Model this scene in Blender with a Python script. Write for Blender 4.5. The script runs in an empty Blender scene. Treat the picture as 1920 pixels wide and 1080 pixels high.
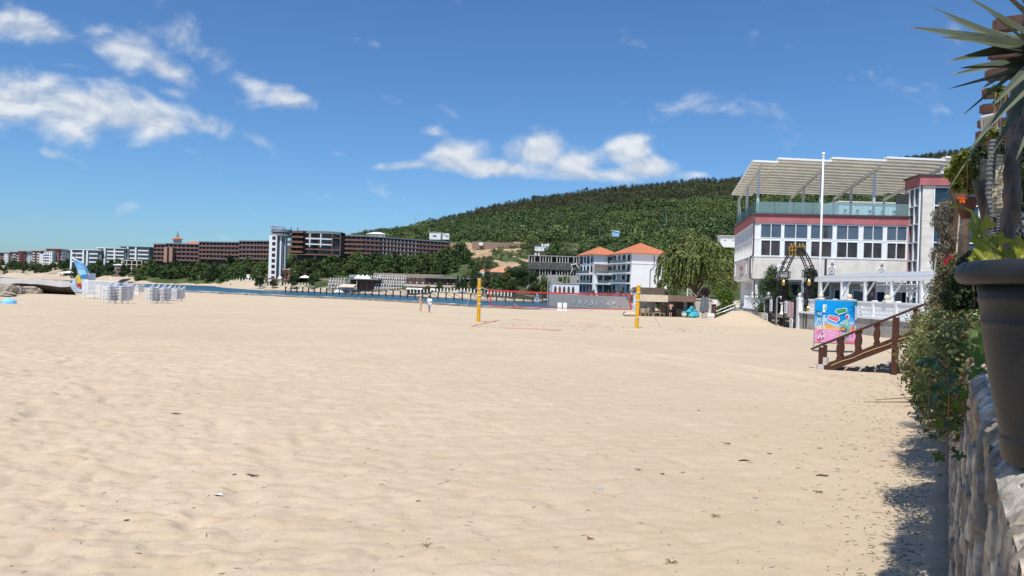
import bpy, math, random
import numpy as np
from mathutils import Vector, Matrix
sc = bpy.context.scene
COL = sc.collection
R = math.radians

# ------------------------------------------------------------------ camera
FPX, ROLL, PITCH, EYE = 1350.0, 0.031, 0.0022, 2.25
cr, sr, cp, sp = math.cos(ROLL), math.sin(ROLL), math.cos(PITCH), math.sin(PITCH)
_F = Vector((0, cp, -sp)); _R0 = Vector((1, 0, 0)); _U0 = Vector((0, sp, cp))
_R = cr * _R0 + sr * _U0; _U = -sr * _R0 + cr * _U0
cam = bpy.data.cameras.new("camera"); co = bpy.data.objects.new("camera", cam); COL.objects.link(co)
cam.sensor_width = 36; cam.lens = FPX / 1920 * 36; cam.clip_end = 20000; cam.clip_start = 0.05
co.matrix_world = Matrix(((_R.x, _U.x, -_F.x, 0), (_R.y, _U.y, -_F.y, 0), (_R.z, _U.z, -_F.z, EYE), (0, 0, 0, 1)))
sc.camera = co

def W(px, py, d):
    """point at distance d along +Y seen at photo pixel (px, py)"""
    v = _F + (px - 960) / FPX * _R + (540 - py) / FPX * _U
    t = d / v.y
    return Vector((0, 0, EYE)) + v * t

# ------------------------------------------------------------------ sun, sky
SUN_EL, SUN_AZ = R(61), (-0.345, -0.9386)          # sun stands behind the camera, a little left
sd = Vector((SUN_AZ[0] * math.cos(SUN_EL), SUN_AZ[1] * math.cos(SUN_EL), math.sin(SUN_EL))).normalized()
sl = bpy.data.lights.new("sun", 'SUN'); so = bpy.data.objects.new("sun", sl); COL.objects.link(so)
sl.energy = 5.0; sl.angle = R(0.53); sl.color = (1, .945, .85)
so.rotation_euler = sd.to_track_quat('Z', 'Y').to_euler()

w = bpy.data.worlds.new("World"); sc.world = w; w.use_nodes = True
nt = w.node_tree; nt.nodes.clear()
def N(t, **k):
    n = nt.nodes.new(t)
    for a, b in k.items(): setattr(n, a, b)
    return n
def LK(a, b): nt.links.new(a, b)
def MT(op, a, b=None, c=None, clamp=False):
    n = N('ShaderNodeMath', operation=op, use_clamp=clamp)
    for i, x in enumerate((a, b, c)):
        if x is None: continue
        if isinstance(x, (int, float)): n.inputs[i].default_value = x
        else: LK(x, n.inputs[i])
    return n.outputs[0]
sky = N('ShaderNodeTexSky', sky_type='NISHITA', sun_disc=False, sun_elevation=SUN_EL)
sky.sun_rotation = math.atan2(SUN_AZ[0], SUN_AZ[1])
sky.air_density = 1.0; sky.dust_density = 0.55; sky.ozone_density = 2.5; sky.altitude = 0
tint = N('ShaderNodeMix', data_type='RGBA', blend_type='MULTIPLY'); tint.inputs[0].default_value = 1
LK(sky.outputs[0], tint.inputs[6]); tint.inputs[7].default_value = (.635, .965, 1.30, 1)
tc = N('ShaderNodeTexCoord'); sep = N('ShaderNodeSeparateXYZ'); LK(tc.outputs['Generated'], sep.inputs[0])
yy = MT('MAXIMUM', sep.outputs[1], 0.02)
pa = MT('DIVIDE', sep.outputs[0], yy); pe = MT('DIVIDE', sep.outputs[2], yy)
P = N('ShaderNodeCombineXYZ'); LK(pa, P.inputs[0]); LK(pe, P.inputs[1])
# heavy clouds: (px, py, rx, ry, turn in degrees (down to the right), strength)
clouds = [(30, 185, 150, 66, 4, 1.2), (150, 205, 170, 66, 4, 1.25), (265, 222, 150, 50, 8, 1.25), (380, 235, 90, 30, 14, .95), (330, 175, 50, 18, 8, .8),
          (80, 60, 130, 34, 8, .95), (175, 55, 70, 24, 10, .75), (150, 95, 90, 22, 16, .35), (235, 100, 80, 40, 24, 1.0), (310, 130, 95, 30, 26, 1.0),
          (458, 152, 62, 24, 22, .72), (545, 188, 62, 24, 18, .8), (590, 190, 50, 14, 5, .35), (95, 288, 40, 15, 14, .65), (30, 262, 90, 18, 18, .35),
          (340, 45, 60, 38, 40, .5), (400, 110, 110, 40, 28, .54), (280, 272, 130, 12, 6, .5), (470, 258, 45, 15, 25, .55), (120, 122, 80, 16, 8, .6), (180, 75, 120, 34, 14, .5),
          (848, 292, 74, 34, -10, 1.12), (775, 309, 75, 13, -4, .95), (1008, 283, 62, 45, -10, 1.2), (930, 316, 130, 22, 4, 1.1), (1085, 306, 80, 36, -14, 1.12),
          (1172, 277, 56, 36, -12, 1.12), (1215, 315, 62, 24, 0, 1.05), (1120, 328, 130, 19, 0, 1.05), (640, 290, 40, 8, 6, .45), (1310, 328, 55, 13, 0, .8),
          (1300, 200, 140, 42, 6, .47), (1385, 265, 90, 34, 10, .36), (1430, 285, 90, 20, 4, .32), (735, 185, 34, 20, 10, .55), (820, 250, 42, 13, 5, .5), (1615, 230, 85, 18, -6, .42), (710, 85, 70, 14, 12, .36), (440, 445, 26, 9, 0, .35)]
mask = None
for (px, py, rx, ry, a, s) in clouds:
    c = W(px, py, 1.0)
    mp = N('ShaderNodeMapping', vector_type='TEXTURE')
    mp.inputs['Location'].default_value = (c.x, c.z - EYE, 0)
    mp.inputs['Rotation'].default_value = (0, 0, R(-a) + ROLL)
    mp.inputs['Scale'].default_value = (rx * 1.35 / FPX, ry * 1.35 / FPX, 1)
    LK(P.outputs[0], mp.inputs[0])
    g = N('ShaderNodeTexGradient', gradient_type='QUADRATIC_SPHERE'); LK(mp.outputs[0], g.inputs[0])
    v = MT('MULTIPLY', MT('POWER', g.outputs['Fac'], .45), s)
    mask = v if mask is None else MT('SMOOTH_MAX', mask, v, .12)
def noise(vec, scale, det, rough, stretch=None, dist=0.0):
    if stretch:
        m = N('ShaderNodeMapping'); m.inputs['Scale'].default_value = stretch; m.inputs['Rotation'].default_value = (0, 0, R(9)); LK(vec, m.inputs[0]); vec = m.outputs[0]
    n = N('ShaderNodeTexNoise'); n.inputs['Scale'].default_value = scale; n.inputs['Detail'].default_value = det
    n.inputs['Roughness'].default_value = rough; n.inputs['Distortion'].default_value = dist; LK(vec, n.inputs['Vector'])
    return n.outputs['Fac']
n1 = noise(P.outputs[0], 11, 9, .53, (1, 1.45, 1), .35)
up = N('ShaderNodeVectorMath', operation='ADD'); up.inputs[1].default_value = (-.004, .012, 0); LK(P.outputs[0], up.inputs[0])
n1u = noise(up.outputs[0], 11, 9, .53, (1, 1.45, 1), .35)
dens = MT('ADD', mask, MT('MULTIPLY', MT('SUBTRACT', n1, .5), 2.0))
cov = N('ShaderNodeMapRange', interpolation_type='SMOOTHSTEP'); LK(dens, cov.inputs[0])
cov.inputs[1].default_value = .26; cov.inputs[2].default_value = 1.0; cov.inputs[3].default_value = 0; cov.inputs[4].default_value = .97
covm = MT('MULTIPLY', cov.outputs[0], MT('GREATER_THAN', mask, .02))
covm = MT('MULTIPLY', covm, MT('GREATER_THAN', sep.outputs[1], .03))
lit = N('ShaderNodeMapRange'); LK(MT('SUBTRACT', n1, n1u), lit.inputs[0])
lit.inputs[1].default_value = -.10; lit.inputs[2].default_value = .10; lit.inputs[3].default_value = .0; lit.inputs[4].default_value = 1
ccol = N('ShaderNodeMix', data_type='RGBA'); LK(lit.outputs[0], ccol.inputs[0])
ccol.inputs[6].default_value = (4.6, 5.5, 6.9, 1); ccol.inputs[7].default_value = (8.0, 8.4, 8.9, 1)
mx = N('ShaderNodeMix', data_type='RGBA'); LK(covm, mx.inputs[0]); LK(tint.outputs[2], mx.inputs[6]); LK(ccol.outputs[2], mx.inputs[7])
bg = N('ShaderNodeBackground'); LK(mx.outputs[2], bg.inputs[0]); bg.inputs[1].default_value = 0.10
wo = N('ShaderNodeOutputWorld'); LK(bg.outputs[0], wo.inputs[0])
sc.view_settings.view_transform = 'Standard'; sc.view_settings.look = 'None'
sc.view_settings.exposure = 0.0; sc.view_settings.gamma = 1; sc.view_settings.use_curve_mapping = False
sc.cycles.max_bounces = 6; sc.cycles.diffuse_bounces = 3; sc.cycles.glossy_bounces = 3; sc.cycles.transparent_max_bounces = 12
sc.cycles.caustics_reflective = False; sc.cycles.caustics_refractive = False

# ------------------------------------------------------------------ helpers
rnd = random.Random(11); rng = np.random.default_rng(5)
MATS = {}
def M(name, col, rough=.8, var=.12, scale=6.0, bump=0.0, bscale=40.0, metal=0.0, island=0.0, col2=None, spec=.3, trans=0.0, alpha=1.0, stretch=None):
    """procedural material: colour mottled by noise, optional bump, optional per-leaf variation"""
    if name in MATS: return MATS[name]
    m = bpy.data.materials.new(name); m.use_nodes = True; t = m.node_tree; b = t.nodes['Principled BSDF']
    b.inputs['Roughness'].default_value = rough; b.inputs['Metallic'].default_value = metal
    b.inputs['Specular IOR Level'].default_value = spec
    tcn = t.nodes.new('ShaderNodeTexCoord'); src = tcn.outputs['Object']
    if stretch:
        mp = t.nodes.new('ShaderNodeMapping'); mp.inputs['Scale'].default_value = stretch; t.links.new(src, mp.inputs[0]); src = mp.outputs[0]
    n = t.nodes.new('ShaderNodeTexNoise'); n.inputs['Scale'].default_value = scale; n.inputs['Detail'].default_value = 5
    t.links.new(src, n.inputs['Vector'])
    mixc = t.nodes.new('ShaderNodeMix'); mixc.data_type = 'RGBA'
    c = Vector(col); c2 = Vector(col2) if col2 else None
    lo = c * (1 - var); hi = c2 if c2 else c * (1 + var)
    mixc.inputs[6].default_value = (*lo, 1); mixc.inputs[7].default_value = (*hi, 1)
    mr = t.nodes.new('ShaderNodeMapRange'); mr.inputs[1].default_value = .32; mr.inputs[2].default_value = .68
    t.links.new(n.outputs['Fac'], mr.inputs[0]); t.links.new(mr.outputs[0], mixc.inputs[0])
    out = mixc.outputs[2]
    if island:
        gi = t.nodes.new('ShaderNodeNewGeometry'); hs = t.nodes.new('ShaderNodeHueSaturation')
        a = t.nodes.new('ShaderNodeMapRange'); a.inputs[3].default_value = 1 - island; a.inputs[4].default_value = 1 + island
        t.links.new(gi.outputs['Random Per Island'], a.inputs[0]); t.links.new(a.outputs[0], hs.inputs['Value'])
        oi = t.nodes.new('ShaderNodeObjectInfo'); h = t.nodes.new('ShaderNodeMapRange'); h.inputs[3].default_value = .482; h.inputs[4].default_value = .515
        t.links.new(oi.outputs['Random'], h.inputs[0]); t.links.new(h.outputs[0], hs.inputs['Hue'])
        t.links.new(out, hs.inputs['Color']); out = hs.outputs[0]
    t.links.new(out, b.inputs['Base Color'])
    if bump:
        n2 = t.nodes.new('ShaderNodeTexNoise'); n2.inputs['Scale'].default_value = bscale; n2.inputs['Detail'].default_value = 6
        t.links.new(src, n2.inputs['Vector']); bp = t.nodes.new('ShaderNodeBump'); bp.inputs['Strength'].default_value = bump; bp.inputs['Distance'].default_value = .02
        t.links.new(n2.outputs['Fac'], bp.inputs['Height']); t.links.new(bp.outputs[0], b.inputs['Normal'])
    if trans:
        tr = t.nodes.new('ShaderNodeBsdfTranslucent'); t.links.new(out, tr.inputs[0]); ms = t.nodes.new('ShaderNodeMixShader'); ms.inputs[0].default_value = trans
        t.links.new(b.outputs[0], ms.inputs[1]); t.links.new(tr.outputs[0], ms.inputs[2]); t.links.new(ms.outputs[0], t.nodes['Material Output'].inputs[0])
    if alpha < 1: b.inputs['Alpha'].default_value = alpha
    MATS[name] = m
    return m

class MB:
    """collects shapes and links them as ONE mesh object"""
    def __init__(s): s.v = []; s.f = []; s.m = []
    def add(s, vs, fs, m=0):
        o = len(s.v); s.v += [tuple(x) for x in vs]; s.f += [tuple(i + o for i in f) for f in fs]; s.m += [m] * len(fs); return s
    def obox(s, o, a, b, c, m=0):
        o, a, b, c = map(Vector, (o, a, b, c))
        vs = [o, o + a, o + a + b, o + b, o + c, o + a + c, o + a + b + c, o + b + c]
        fs = [(0, 3, 2, 1), (4, 5, 6, 7), (0, 1, 5, 4), (1, 2, 6, 5), (2, 3, 7, 6), (3, 0, 4, 7)]
        return s.add(vs, fs, m)
    def box(s, x0, x1, y0, y1, z0, z1, m=0):
        return s.obox((x0, y0, z0), (x1 - x0, 0, 0), (0, y1 - y0, 0), (0, 0, z1 - z0), m)
    def bar(s, p, q, w, h, m=0, up=(0, 0, 1)):
        p, q = Vector(p), Vector(q); d = (q - p); u = Vector(up); sx = d.cross(u)
        if sx.length < 1e-6: sx = d.cross(Vector((0, 1, 0)))
        sx = sx.normalized() * w; uz = sx.cross(d).normalized() * h
        return s.obox(p - sx / 2 - uz / 2, sx, d, uz, m)
    def tube(s, pts, r, n=6, m=0, cap=True):
        pts = [Vector(p) for p in pts]; k = len(pts); rr = r if hasattr(r, '__len__') else [r] * k
        vs = []; fs = []; prev = None
        for i, p in enumerate(pts):
            t = (pts[min(i + 1, k - 1)] - pts[max(i - 1, 0)]).normalized()
            if prev is None:
                a = t.cross(Vector((0, 0, 1)))
                if a.length < .05: a = t.cross(Vector((0, 1, 0)))
            else: a = prev - t * prev.dot(t)
            a.normalize(); prev = a; b = t.cross(a)
            for j in range(n):
                an = 2 * math.pi * j / n; vs.append(p + (a * math.cos(an) + b * math.sin(an)) * rr[i])
        for i in range(k - 1):
            for j in range(n):
                fs.append((i * n + j, i * n + (j + 1) % n, (i + 1) * n + (j + 1) % n, (i + 1) * n + j))
        if cap: fs += [tuple(range(n - 1, -1, -1)), tuple((k - 1) * n + j for j in range(n))]
        return s.add(vs, fs, m)
    def lathe(s, prof, c=(0, 0, 0), n=16, m=0):
        c = Vector(c); vs = []; fs = []; k = len(prof)
        for (r, z) in prof:
            for j in range(n):
                a = 2 * math.pi * j / n; vs.append(c + Vector((r * math.cos(a), r * math.sin(a), z)))
        for i in range(k - 1):
            for j in range(n): fs.append((i * n + j, i * n + (j + 1) % n, (i + 1) * n + (j + 1) % n, (i + 1) * n + j))
        if prof[0][0] > 1e-4: fs.append(tuple(range(n - 1, -1, -1)))
        if prof[-1][0] > 1e-4: fs.append(tuple((k - 1) * n + j for j in range(n)))
        return s.add(vs, fs, m)
    def ball(s, c, r, n=10, k=7, m=0, sc_=(1, 1, 1)):
        c = Vector(c); vs = [c + Vector((0, 0, -r * sc_[2]))]; fs = []
        for i in range(1, k):
            t = -math.pi / 2 + math.pi * i / k
            for j in range(n):
                a = 2 * math.pi * j / n; vs.append(c + Vector((r * math.cos(t) * math.cos(a) * sc_[0], r * math.cos(t) * math.sin(a) * sc_[1], r * math.sin(t) * sc_[2])))
        vs.append(c + Vector((0, 0, r * sc_[2]))); e = len(vs) - 1
        for j in range(n):
            fs.append((0, 1 + (j + 1) % n, 1 + j)); fs.append((e, e - n + j, e - n + (j + 1) % n))
            for i in range(k - 2): fs.append((1 + i * n + j, 1 + i * n + (j + 1) % n, 1 + (i + 1) * n + (j + 1) % n, 1 + (i + 1) * n + j))
        return s.add(vs, fs, m)
    def plate(s, poly, vec, m=0):
        """planar polygon (3-D points) given the thickness vec"""
        poly = [Vector(p) for p in poly]; vec = Vector(vec); n = len(poly)
        vs = poly + [p + vec for p in poly]
        fs = [tuple(range(n - 1, -1, -1)), tuple(range(n, 2 * n))] + [(i, (i + 1) % n, n + (i + 1) % n, n + i) for i in range(n)]
        return s.add(vs, fs, m)
    def build(s, name, mats, parent=None, smooth=False, loc=None):
        me = bpy.data.meshes.new(name); me.from_pydata(s.v, [], s.f); 
        for m in (mats if isinstance(mats, (list, tuple)) else [mats]): me.materials.append(m)
        if any(s.m): me.polygons.foreach_set('material_index', s.m)
        if smooth: me.polygons.foreach_set('use_smooth', [True] * len(me.polygons))
        me.update(); return link(name, me, parent, loc)

def link(name, me, parent=None, loc=None):
    o = bpy.data.objects.new(name, me); COL.objects.link(o)
    if parent: o.parent = parent
    if loc is not None: o.location = loc
    return o
def tag(o, label=None, cat=None, group=None, kind=None):
    if label: o['label'] = label
    if cat: o['category'] = cat
    if group: o['group'] = group
    if kind: o['kind'] = kind
    return o
def thing(name, label, cat, loc=(0, 0, 0), rz=0, group=None):
    o = bpy.data.objects.new(name, None); COL.objects.link(o); o.location = loc; o.rotation_euler = (0, 0, rz); o.empty_display_size = .2
    return tag(o, label, cat, group)
KIDS = {}
def dup(root, loc, rz=0, label=None, scale=None, group=None):
    r = root.copy(); COL.objects.link(r); r.location = loc; r.rotation_euler = (0, 0, rz)
    if label: r['label'] = label
    if group: r['group'] = group
    if scale: r.scale = scale if hasattr(scale, '__len__') else (scale,) * 3
    if root.name not in KIDS: KIDS[root.name] = list(root.children)
    for ch in KIDS[root.name]:
        c = ch.copy(); COL.objects.link(c); c.parent = r
    return r
def copies(src, locs, parent, name=None):
    for l in locs:
        c = src.copy(); COL.objects.link(c); c.parent = parent; c.location = l
def npmesh(name, v, f, mats, parent=None, smooth=False, loc=None):
    me = bpy.data.meshes.new(name); v = np.asarray(v, np.float32); f = np.asarray(f, np.int32); k = f.shape[1]
    me.vertices.add(len(v)); me.vertices.foreach_set('co', v.ravel())
    me.loops.add(f.size); me.loops.foreach_set('vertex_index', f.ravel())
    me.polygons.add(len(f)); me.polygons.foreach_set('loop_start', np.arange(0, f.size, k, dtype=np.int32)); me.polygons.foreach_set('loop_total', np.full(len(f), k, np.int32))
    if smooth: me.polygons.foreach_set('use_smooth', np.ones(len(f), bool))
    for m in (mats if isinstance(mats, (list, tuple)) else [mats]): me.materials.append(m)
    me.update(calc_edges=True)
    return link(name, me, parent, loc)
def grid_faces(nr, nc):
    i = np.arange(nr * nc).reshape(nr, nc)
    return np.stack([i[:-1, :-1], i[:-1, 1:], i[1:, 1:], i[1:, :-1]], -1).reshape(-1, 4)
def norm(a): return a / np.maximum(np.linalg.norm(a, axis=1, keepdims=True), 1e-9)
def leaf_quads(p, n, size, aspect=.55, r=rng, grow=None):
    """diamond leaves at p facing n"""
    k = len(p); a = norm(np.cross(n, norm(r.normal(size=(k, 3))))) if grow is None else norm(grow - n * (grow * n).sum(1, keepdims=True))
    b = np.cross(n, a); s = np.asarray(size).reshape(-1, 1) * np.ones((k, 1))
    q = np.stack([p - a * s * .5, p + b * s * aspect * .5 + n * s * .06, p + a * s * .5, p - b * s * aspect * .5 + n * s * .06], 1).reshape(-1, 3)
    return q, np.arange(4 * k).reshape(-1, 4)
def blob_points(blobs, n, r=rng, inner=.72, outer=1.06, jitter=.55):
    B = np.array(blobs, float); area = (B[:, 3] * B[:, 4] + B[:, 3] * B[:, 5] + B[:, 4] * B[:, 5]); idx = r.choice(len(B), n, p=area / area.sum())
    d = norm(r.normal(size=(n, 3))); rad = r.uniform(inner, outer, (n, 1)) ; b = B[idx]
    p = b[:, :3] + d * b[:, 3:6] * rad; nn = norm(d / b[:, 3:6] + r.normal(size=(n, 3)) * jitter / b[:, 3:6].mean(1, keepdims=True))
    return p, nn
def crown_blobs(w, h, n, r=rnd, low=.0):
    """irregular set of foliage clumps filling a crown w wide and h high above z = low"""
    out = []
    for i in range(n):
        a = r.uniform(0, 2 * math.pi); zz = r.uniform(.12, .9); rad = (1 - abs(zz - .42) ** 1.6 * 2.2) * r.uniform(.15, .75)
        s = r.uniform(.2, .36) * (1.1 - .35 * zz)
        out.append((math.cos(a) * rad * w * .5, math.sin(a) * rad * w * .5, low + zz * h, s * w * .62, s * w * .62, s * h * .55))
    return out
# ------------------------------------------------------------------ common materials
white = M('white_paint', (.80, .81, .82), .5, .04, 2)
offwhite = M('weathered_white', (.68, .67, .64), .7, .08, 3)
glass_dark = M('dark_glass', (.035, .05, .065), .08, .3, .6, spec=.8)
glass_blue = M('blue_glass', (.030, .060, .085), .06, .3, .5, spec=.5)
brown_wood = M('brown_stained_wood', (.075, .030, .018), .45, .35, 9, .25, 60, stretch=(1, 1, 6))
steel = M('grey_steel', (.34, .35, .36), .4, .15, 8, metal=.5)
darksteel = M('dark_steel', (.05, .045, .045), .55, .2, 8)
concrete = M('grey_concrete', (.36, .345, .32), .9, .22, 1.4, .4, 14)
terracotta = M('terracotta_tiles', (.50, .17, .085), .8, .25, 2.2, .3, 9)
black = M('black_metal', (.02, .02, .022), .5, .2, 10)
stone = M('beige_stone', (.56, .51, .45), .85, .10, 2.5, .15, 12)
SEA = -3.25
# ------------------------------------------------------------------ ground, sea, hills
def _hash(ix, iy, seed):
    h = (ix.astype(np.int64) * 374761393 + iy.astype(np.int64) * 668265263 + seed * 974634777) & 0xffffffff
    h = ((h ^ (h >> 13)) * 1274126177) & 0xffffffff
    return ((h ^ (h >> 16)) & 0xffff) / 65535.0
def vnoise(x, y, seed=0):
    x = np.asarray(x, float); y = np.asarray(y, float); ix, iy = np.floor(x), np.floor(y); fx, fy = x - ix, y - iy
    fx = fx * fx * (3 - 2 * fx); fy = fy * fy * (3 - 2 * fy)
    a, b, c, d = (_hash(ix + i, iy + j, seed) for i, j in ((0, 0), (1, 0), (0, 1), (1, 1)))
    return (a * (1 - fx) + b * fx) * (1 - fy) + (c * (1 - fx) + d * fx) * fy
def fbm(x, y, o=4, seed=0):
    s = 0; a = .5
    for i in range(o): s = s + a * (vnoise(x * 2 ** i, y * 2 ** i, seed + i) - .5); a *= .5
    return s
DN = ([-900, -300, 0, 340, 520, 700, 900, 1000, 1180, 1250], [620, 560, 437, 275, 247, 232, 190, 186, 200, 260])
def BZ(px, d):
    px = np.asarray(px, float); d = np.asarray(d, float); dn = np.interp(px, *DN)
    a = np.where(d < 77, np.interp(d, [0, 42, 77], [0, 0, -.75]), np.where(d < dn, -.75 + (d - 77) / (dn - 77) * (SEA + .75), SEA - (d - dn) * .07))
    b = np.interp(d, [0, 45, 85, 140, 235, 600], [0, 0, -.83, -1.5, -2.72, -2.72])
    t = np.clip((px - 1150) / 90, 0, 1); t = t * t * (3 - 2 * t)
    return a * (1 - t) + b * t
def PX(x, y): return 960 + x / y * FPX
def ground(x, y): return float(BZ(PX(x, y), y))
# sand mound in front of the terrace wall
MOUND = W(1388, 600, 58)
def sand_height(x, y):
    px = PX(x, y); z = BZ(px, y)
    near = np.clip(1 - y / 70, 0, 1)
    z = z + .03 * fbm(x * .45, y * .45, 3, 3) * np.clip(y / 6, 0, 1)
    # trampled dimples, stronger to the left
    amt = np.clip(.95 - (x + 1.0) / np.maximum(y, 2) * 1.1, .36, 1.6)
    th = .35; xr = x * math.cos(th) + y * math.sin(th); yr = -x * math.sin(th) + y * math.cos(th)
    dim = fbm(xr * 1.7, yr * 3.0, 3, 21); dim2 = fbm(xr * 4.2, yr * 6.2, 3, 33)
    pits = np.clip(vnoise(xr * 2.6, yr * 3.4, 57) - .62, 0, 1)
    cre = np.abs(fbm(xr * 1.5 + 3, yr * 2.6, 3, 71)); cre2 = np.abs(fbm(xr * 3.6, yr * 5.0 + 7, 2, 83))
    nearf = np.clip(1.25 - y / 45, .35, 1)
    z = z + amt * nearf * (.035 * dim + .05 * dim2 - .12 * pits + .075 * cre + .10 * cre2)
    for (ax_, ay_, bx_, by_, bow) in ((-22, 70, -1, 40, 2.0), (-30, 58, 6, 33, -2.5), (-4, 34, 9, 17, 1.2)):   # faint vehicle tracks
        L_ = math.hypot(bx_ - ax_, by_ - ay_); ux, uy = (bx_ - ax_) / L_, (by_ - ay_) / L_; s_ = (x - ax_) * ux + (y - ay_) * uy; dq = -(x - ax_) * uy + (y - ay_) * ux - bow * np.sin(np.clip(s_ / L_, 0, 1) * math.pi)
        ins = np.clip(s_ / 4, 0, 1) * np.clip((L_ - s_) / 4, 0, 1)
        for o_ in (-.8, .8): z = z - ins * (.055 * np.exp(-((dq - o_) / .2) ** 2) - .03 * np.exp(-((dq - o_ - .34) / .16) ** 2) - .03 * np.exp(-((dq - o_ + .34) / .16) ** 2)) * (.6 + .8 * vnoise(x * .5, y * .5, 9))
    z = z + 1.15 * np.exp(-(((x - MOUND.x) / 2.0) ** 2 + ((y - MOUND.y) / 2.6) ** 2))
    z = z + .12 * np.exp(-((x - (.09 + .608 * y) + .1) / .35) ** 2) * (y < 24)
    return z
ncx = 860
yr_ = np.concatenate([np.linspace(-6, 4.2, 24), np.geomspace(4.3, 26, 520), np.geomspace(26.3, 90, 170), np.geomspace(91, 620, 110)]); nr = len(yr_)
tt = np.linspace(-1, 1, ncx)
Xs = np.where(tt < 0, tt[None, :] * (1.22 * np.maximum(yr_, 2) + 6)[:, None], tt[None, :] * (.92 * np.maximum(yr_, 2) + 6)[:, None])
Ys = np.repeat(yr_[:, None], ncx, 1)
Zs = sand_height(Xs, np.maximum(Ys, 1.0))
def sand_mat():
    m = bpy.data.materials.new('beach_sand'); m.use_nodes = True; t = m.node_tree; b = t.nodes['Principled BSDF']; b.inputs['Roughness'].default_value = .95; b.inputs['Specular IOR Level'].default_value = .12
    g = t.nodes.new('ShaderNodeNewGeometry')
    def ns(s, d, r=.55):
        n = t.nodes.new('ShaderNodeTexNoise'); n.inputs['Scale'].default_value = s; n.inputs['Detail'].default_value = d; n.inputs['Roughness'].default_value = r; t.links.new(g.outputs['Position'], n.inputs['Vector']); return n.outputs['Fac']
    def mix(f, a, c, lo, hi, bt='MIX'):
        r_ = t.nodes.new('ShaderNodeMapRange'); r_.inputs[1].default_value = lo; r_.inputs[2].default_value = hi; t.links.new(f, r_.inputs[0])
        x = t.nodes.new('ShaderNodeMix'); x.data_type = 'RGBA'; x.blend_type = bt; t.links.new(r_.outputs[0], x.inputs[0])
        for i, q in ((6, a), (7, c)):
            if isinstance(q, tuple): x.inputs[i].default_value = (*q, 1)
            else: t.links.new(q, x.inputs[i])
        return x.outputs[2]
    c = mix(ns(.35, 5), (.560, .450, .322), (.615, .502, .365), .35, .65)
    c = mix(ns(.09, 4), c, (.54, .435, .318), .46, .70)
    c = mix(ns(2.6, 5), c, (.54, .415, .27), .52, .80)
    c = mix(ns(120, 2), c, (.30, .225, .15), .60, .80)
    c = mix(ns(90, 2), c, (.70, .62, .50), .66, .82)
    c = mix(ns(17, 3), c, (.40, .30, .20), .60, .85)
    t.links.new(c, b.inputs['Base Color'])
    bp = t.nodes.new('ShaderNodeBump'); bp.inputs['Strength'].default_value = .5; bp.inputs['Distance'].default_value = .032
    ad = t.nodes.new('ShaderNodeMath'); ad.operation = 'ADD'; t.links.new(ns(22, 7, .7), ad.inputs[0]); t.links.new(ns(160, 3), ad.inputs[1])
    t.links.new(ad.outputs[0], bp.inputs['Height']); t.links.new(bp.outputs[0], b.inputs['Normal'])
    return m
SAND = sand_mat()
npmesh('beach', np.stack([Xs, Ys, Zs], -1).reshape(-1, 3), grid_faces(nr, ncx), SAND, smooth=True)['kind'] = 'structure'

# sea
sm = bpy.data.materials.new('sea_water'); sm.use_nodes = True; t = sm.node_tree; b = t.nodes['Principled BSDF']
b.inputs['Base Color'].default_value = (.025, .11, .17, 1); b.inputs['Roughness'].default_value = .3; b.inputs['Specular IOR Level'].default_value = .3; b.inputs['IOR'].default_value = 1.33
g = t.nodes.new('ShaderNodeNewGeometry'); mp = t.nodes.new('ShaderNodeMapping'); mp.inputs['Scale'].default_value = (.35, .9, 1); mp.inputs['Rotation'].default_value = (0, 0, -.2)
n = t.nodes.new('ShaderNodeTexNoise'); n.inputs['Scale'].default_value = 1.0; n.inputs['Detail'].default_value = 6; bp = t.nodes.new('ShaderNodeBump'); bp.inputs['Strength'].default_value = 1; bp.inputs['Distance'].default_value = .35
t.links.new(g.outputs['Position'], mp.inputs[0]); t.links.new(mp.outputs[0], n.inputs['Vector']); t.links.new(n.outputs['Fac'], bp.inputs['Height']); t.links.new(bp.outputs[0], b.inputs['Normal'])
sb = MB(); sb.add([(-9000, 100, SEA), (4000, 100, SEA), (4000, 9000, SEA), (-9000, 9000, SEA)], [(0, 1, 2, 3)]); sb.build('sea', sm)['kind'] = 'structure'
# surf line along the near shore: thin broken sheets of foam and pale shell sand
foam = M('foam', (.74, .74, .72), .9, .08, 1.5, .4, 5)
pale = M('pale_wet_sand', (.58, .54, .48), .7, .14, .8, .4, 6)
def strip(name, off0, off1, zz, mat, px0, px1, seed):
    pxs = np.arange(px0, px1, 3.0); dn = np.interp(pxs, *DN); wob = fbm(pxs * .03, pxs * 0 + seed, 4, seed) * 2
    a = dn * (1 + off0) + wob * 9 * (off0 != 0) + (off0 == 0) * wob * 3; c = dn * (1 + off1) + fbm(pxs * .05, pxs * 0, 4, seed + 9) * 10
    c = np.maximum(c, a + .5)
    v = []
    for pq, d0, d1 in zip(pxs, a, c):
        for d in (d0, (d0 + d1) / 2, d1):
            u = (pq - 960) / FPX; v.append((u * d, d, max(float(BZ(pq, d)), SEA) + zz))
    return npmesh(name, v, grid_faces(len(pxs), 3), mat, smooth=True)
strip('shell_sand_band', -.16, -.012, .06, pale, -500, 1120, 4)['kind'] = 'structure'
strip('surf_foam', -.014, .006, .16, foam, -500, 1130, 7)['kind'] = 'structure'

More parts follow.
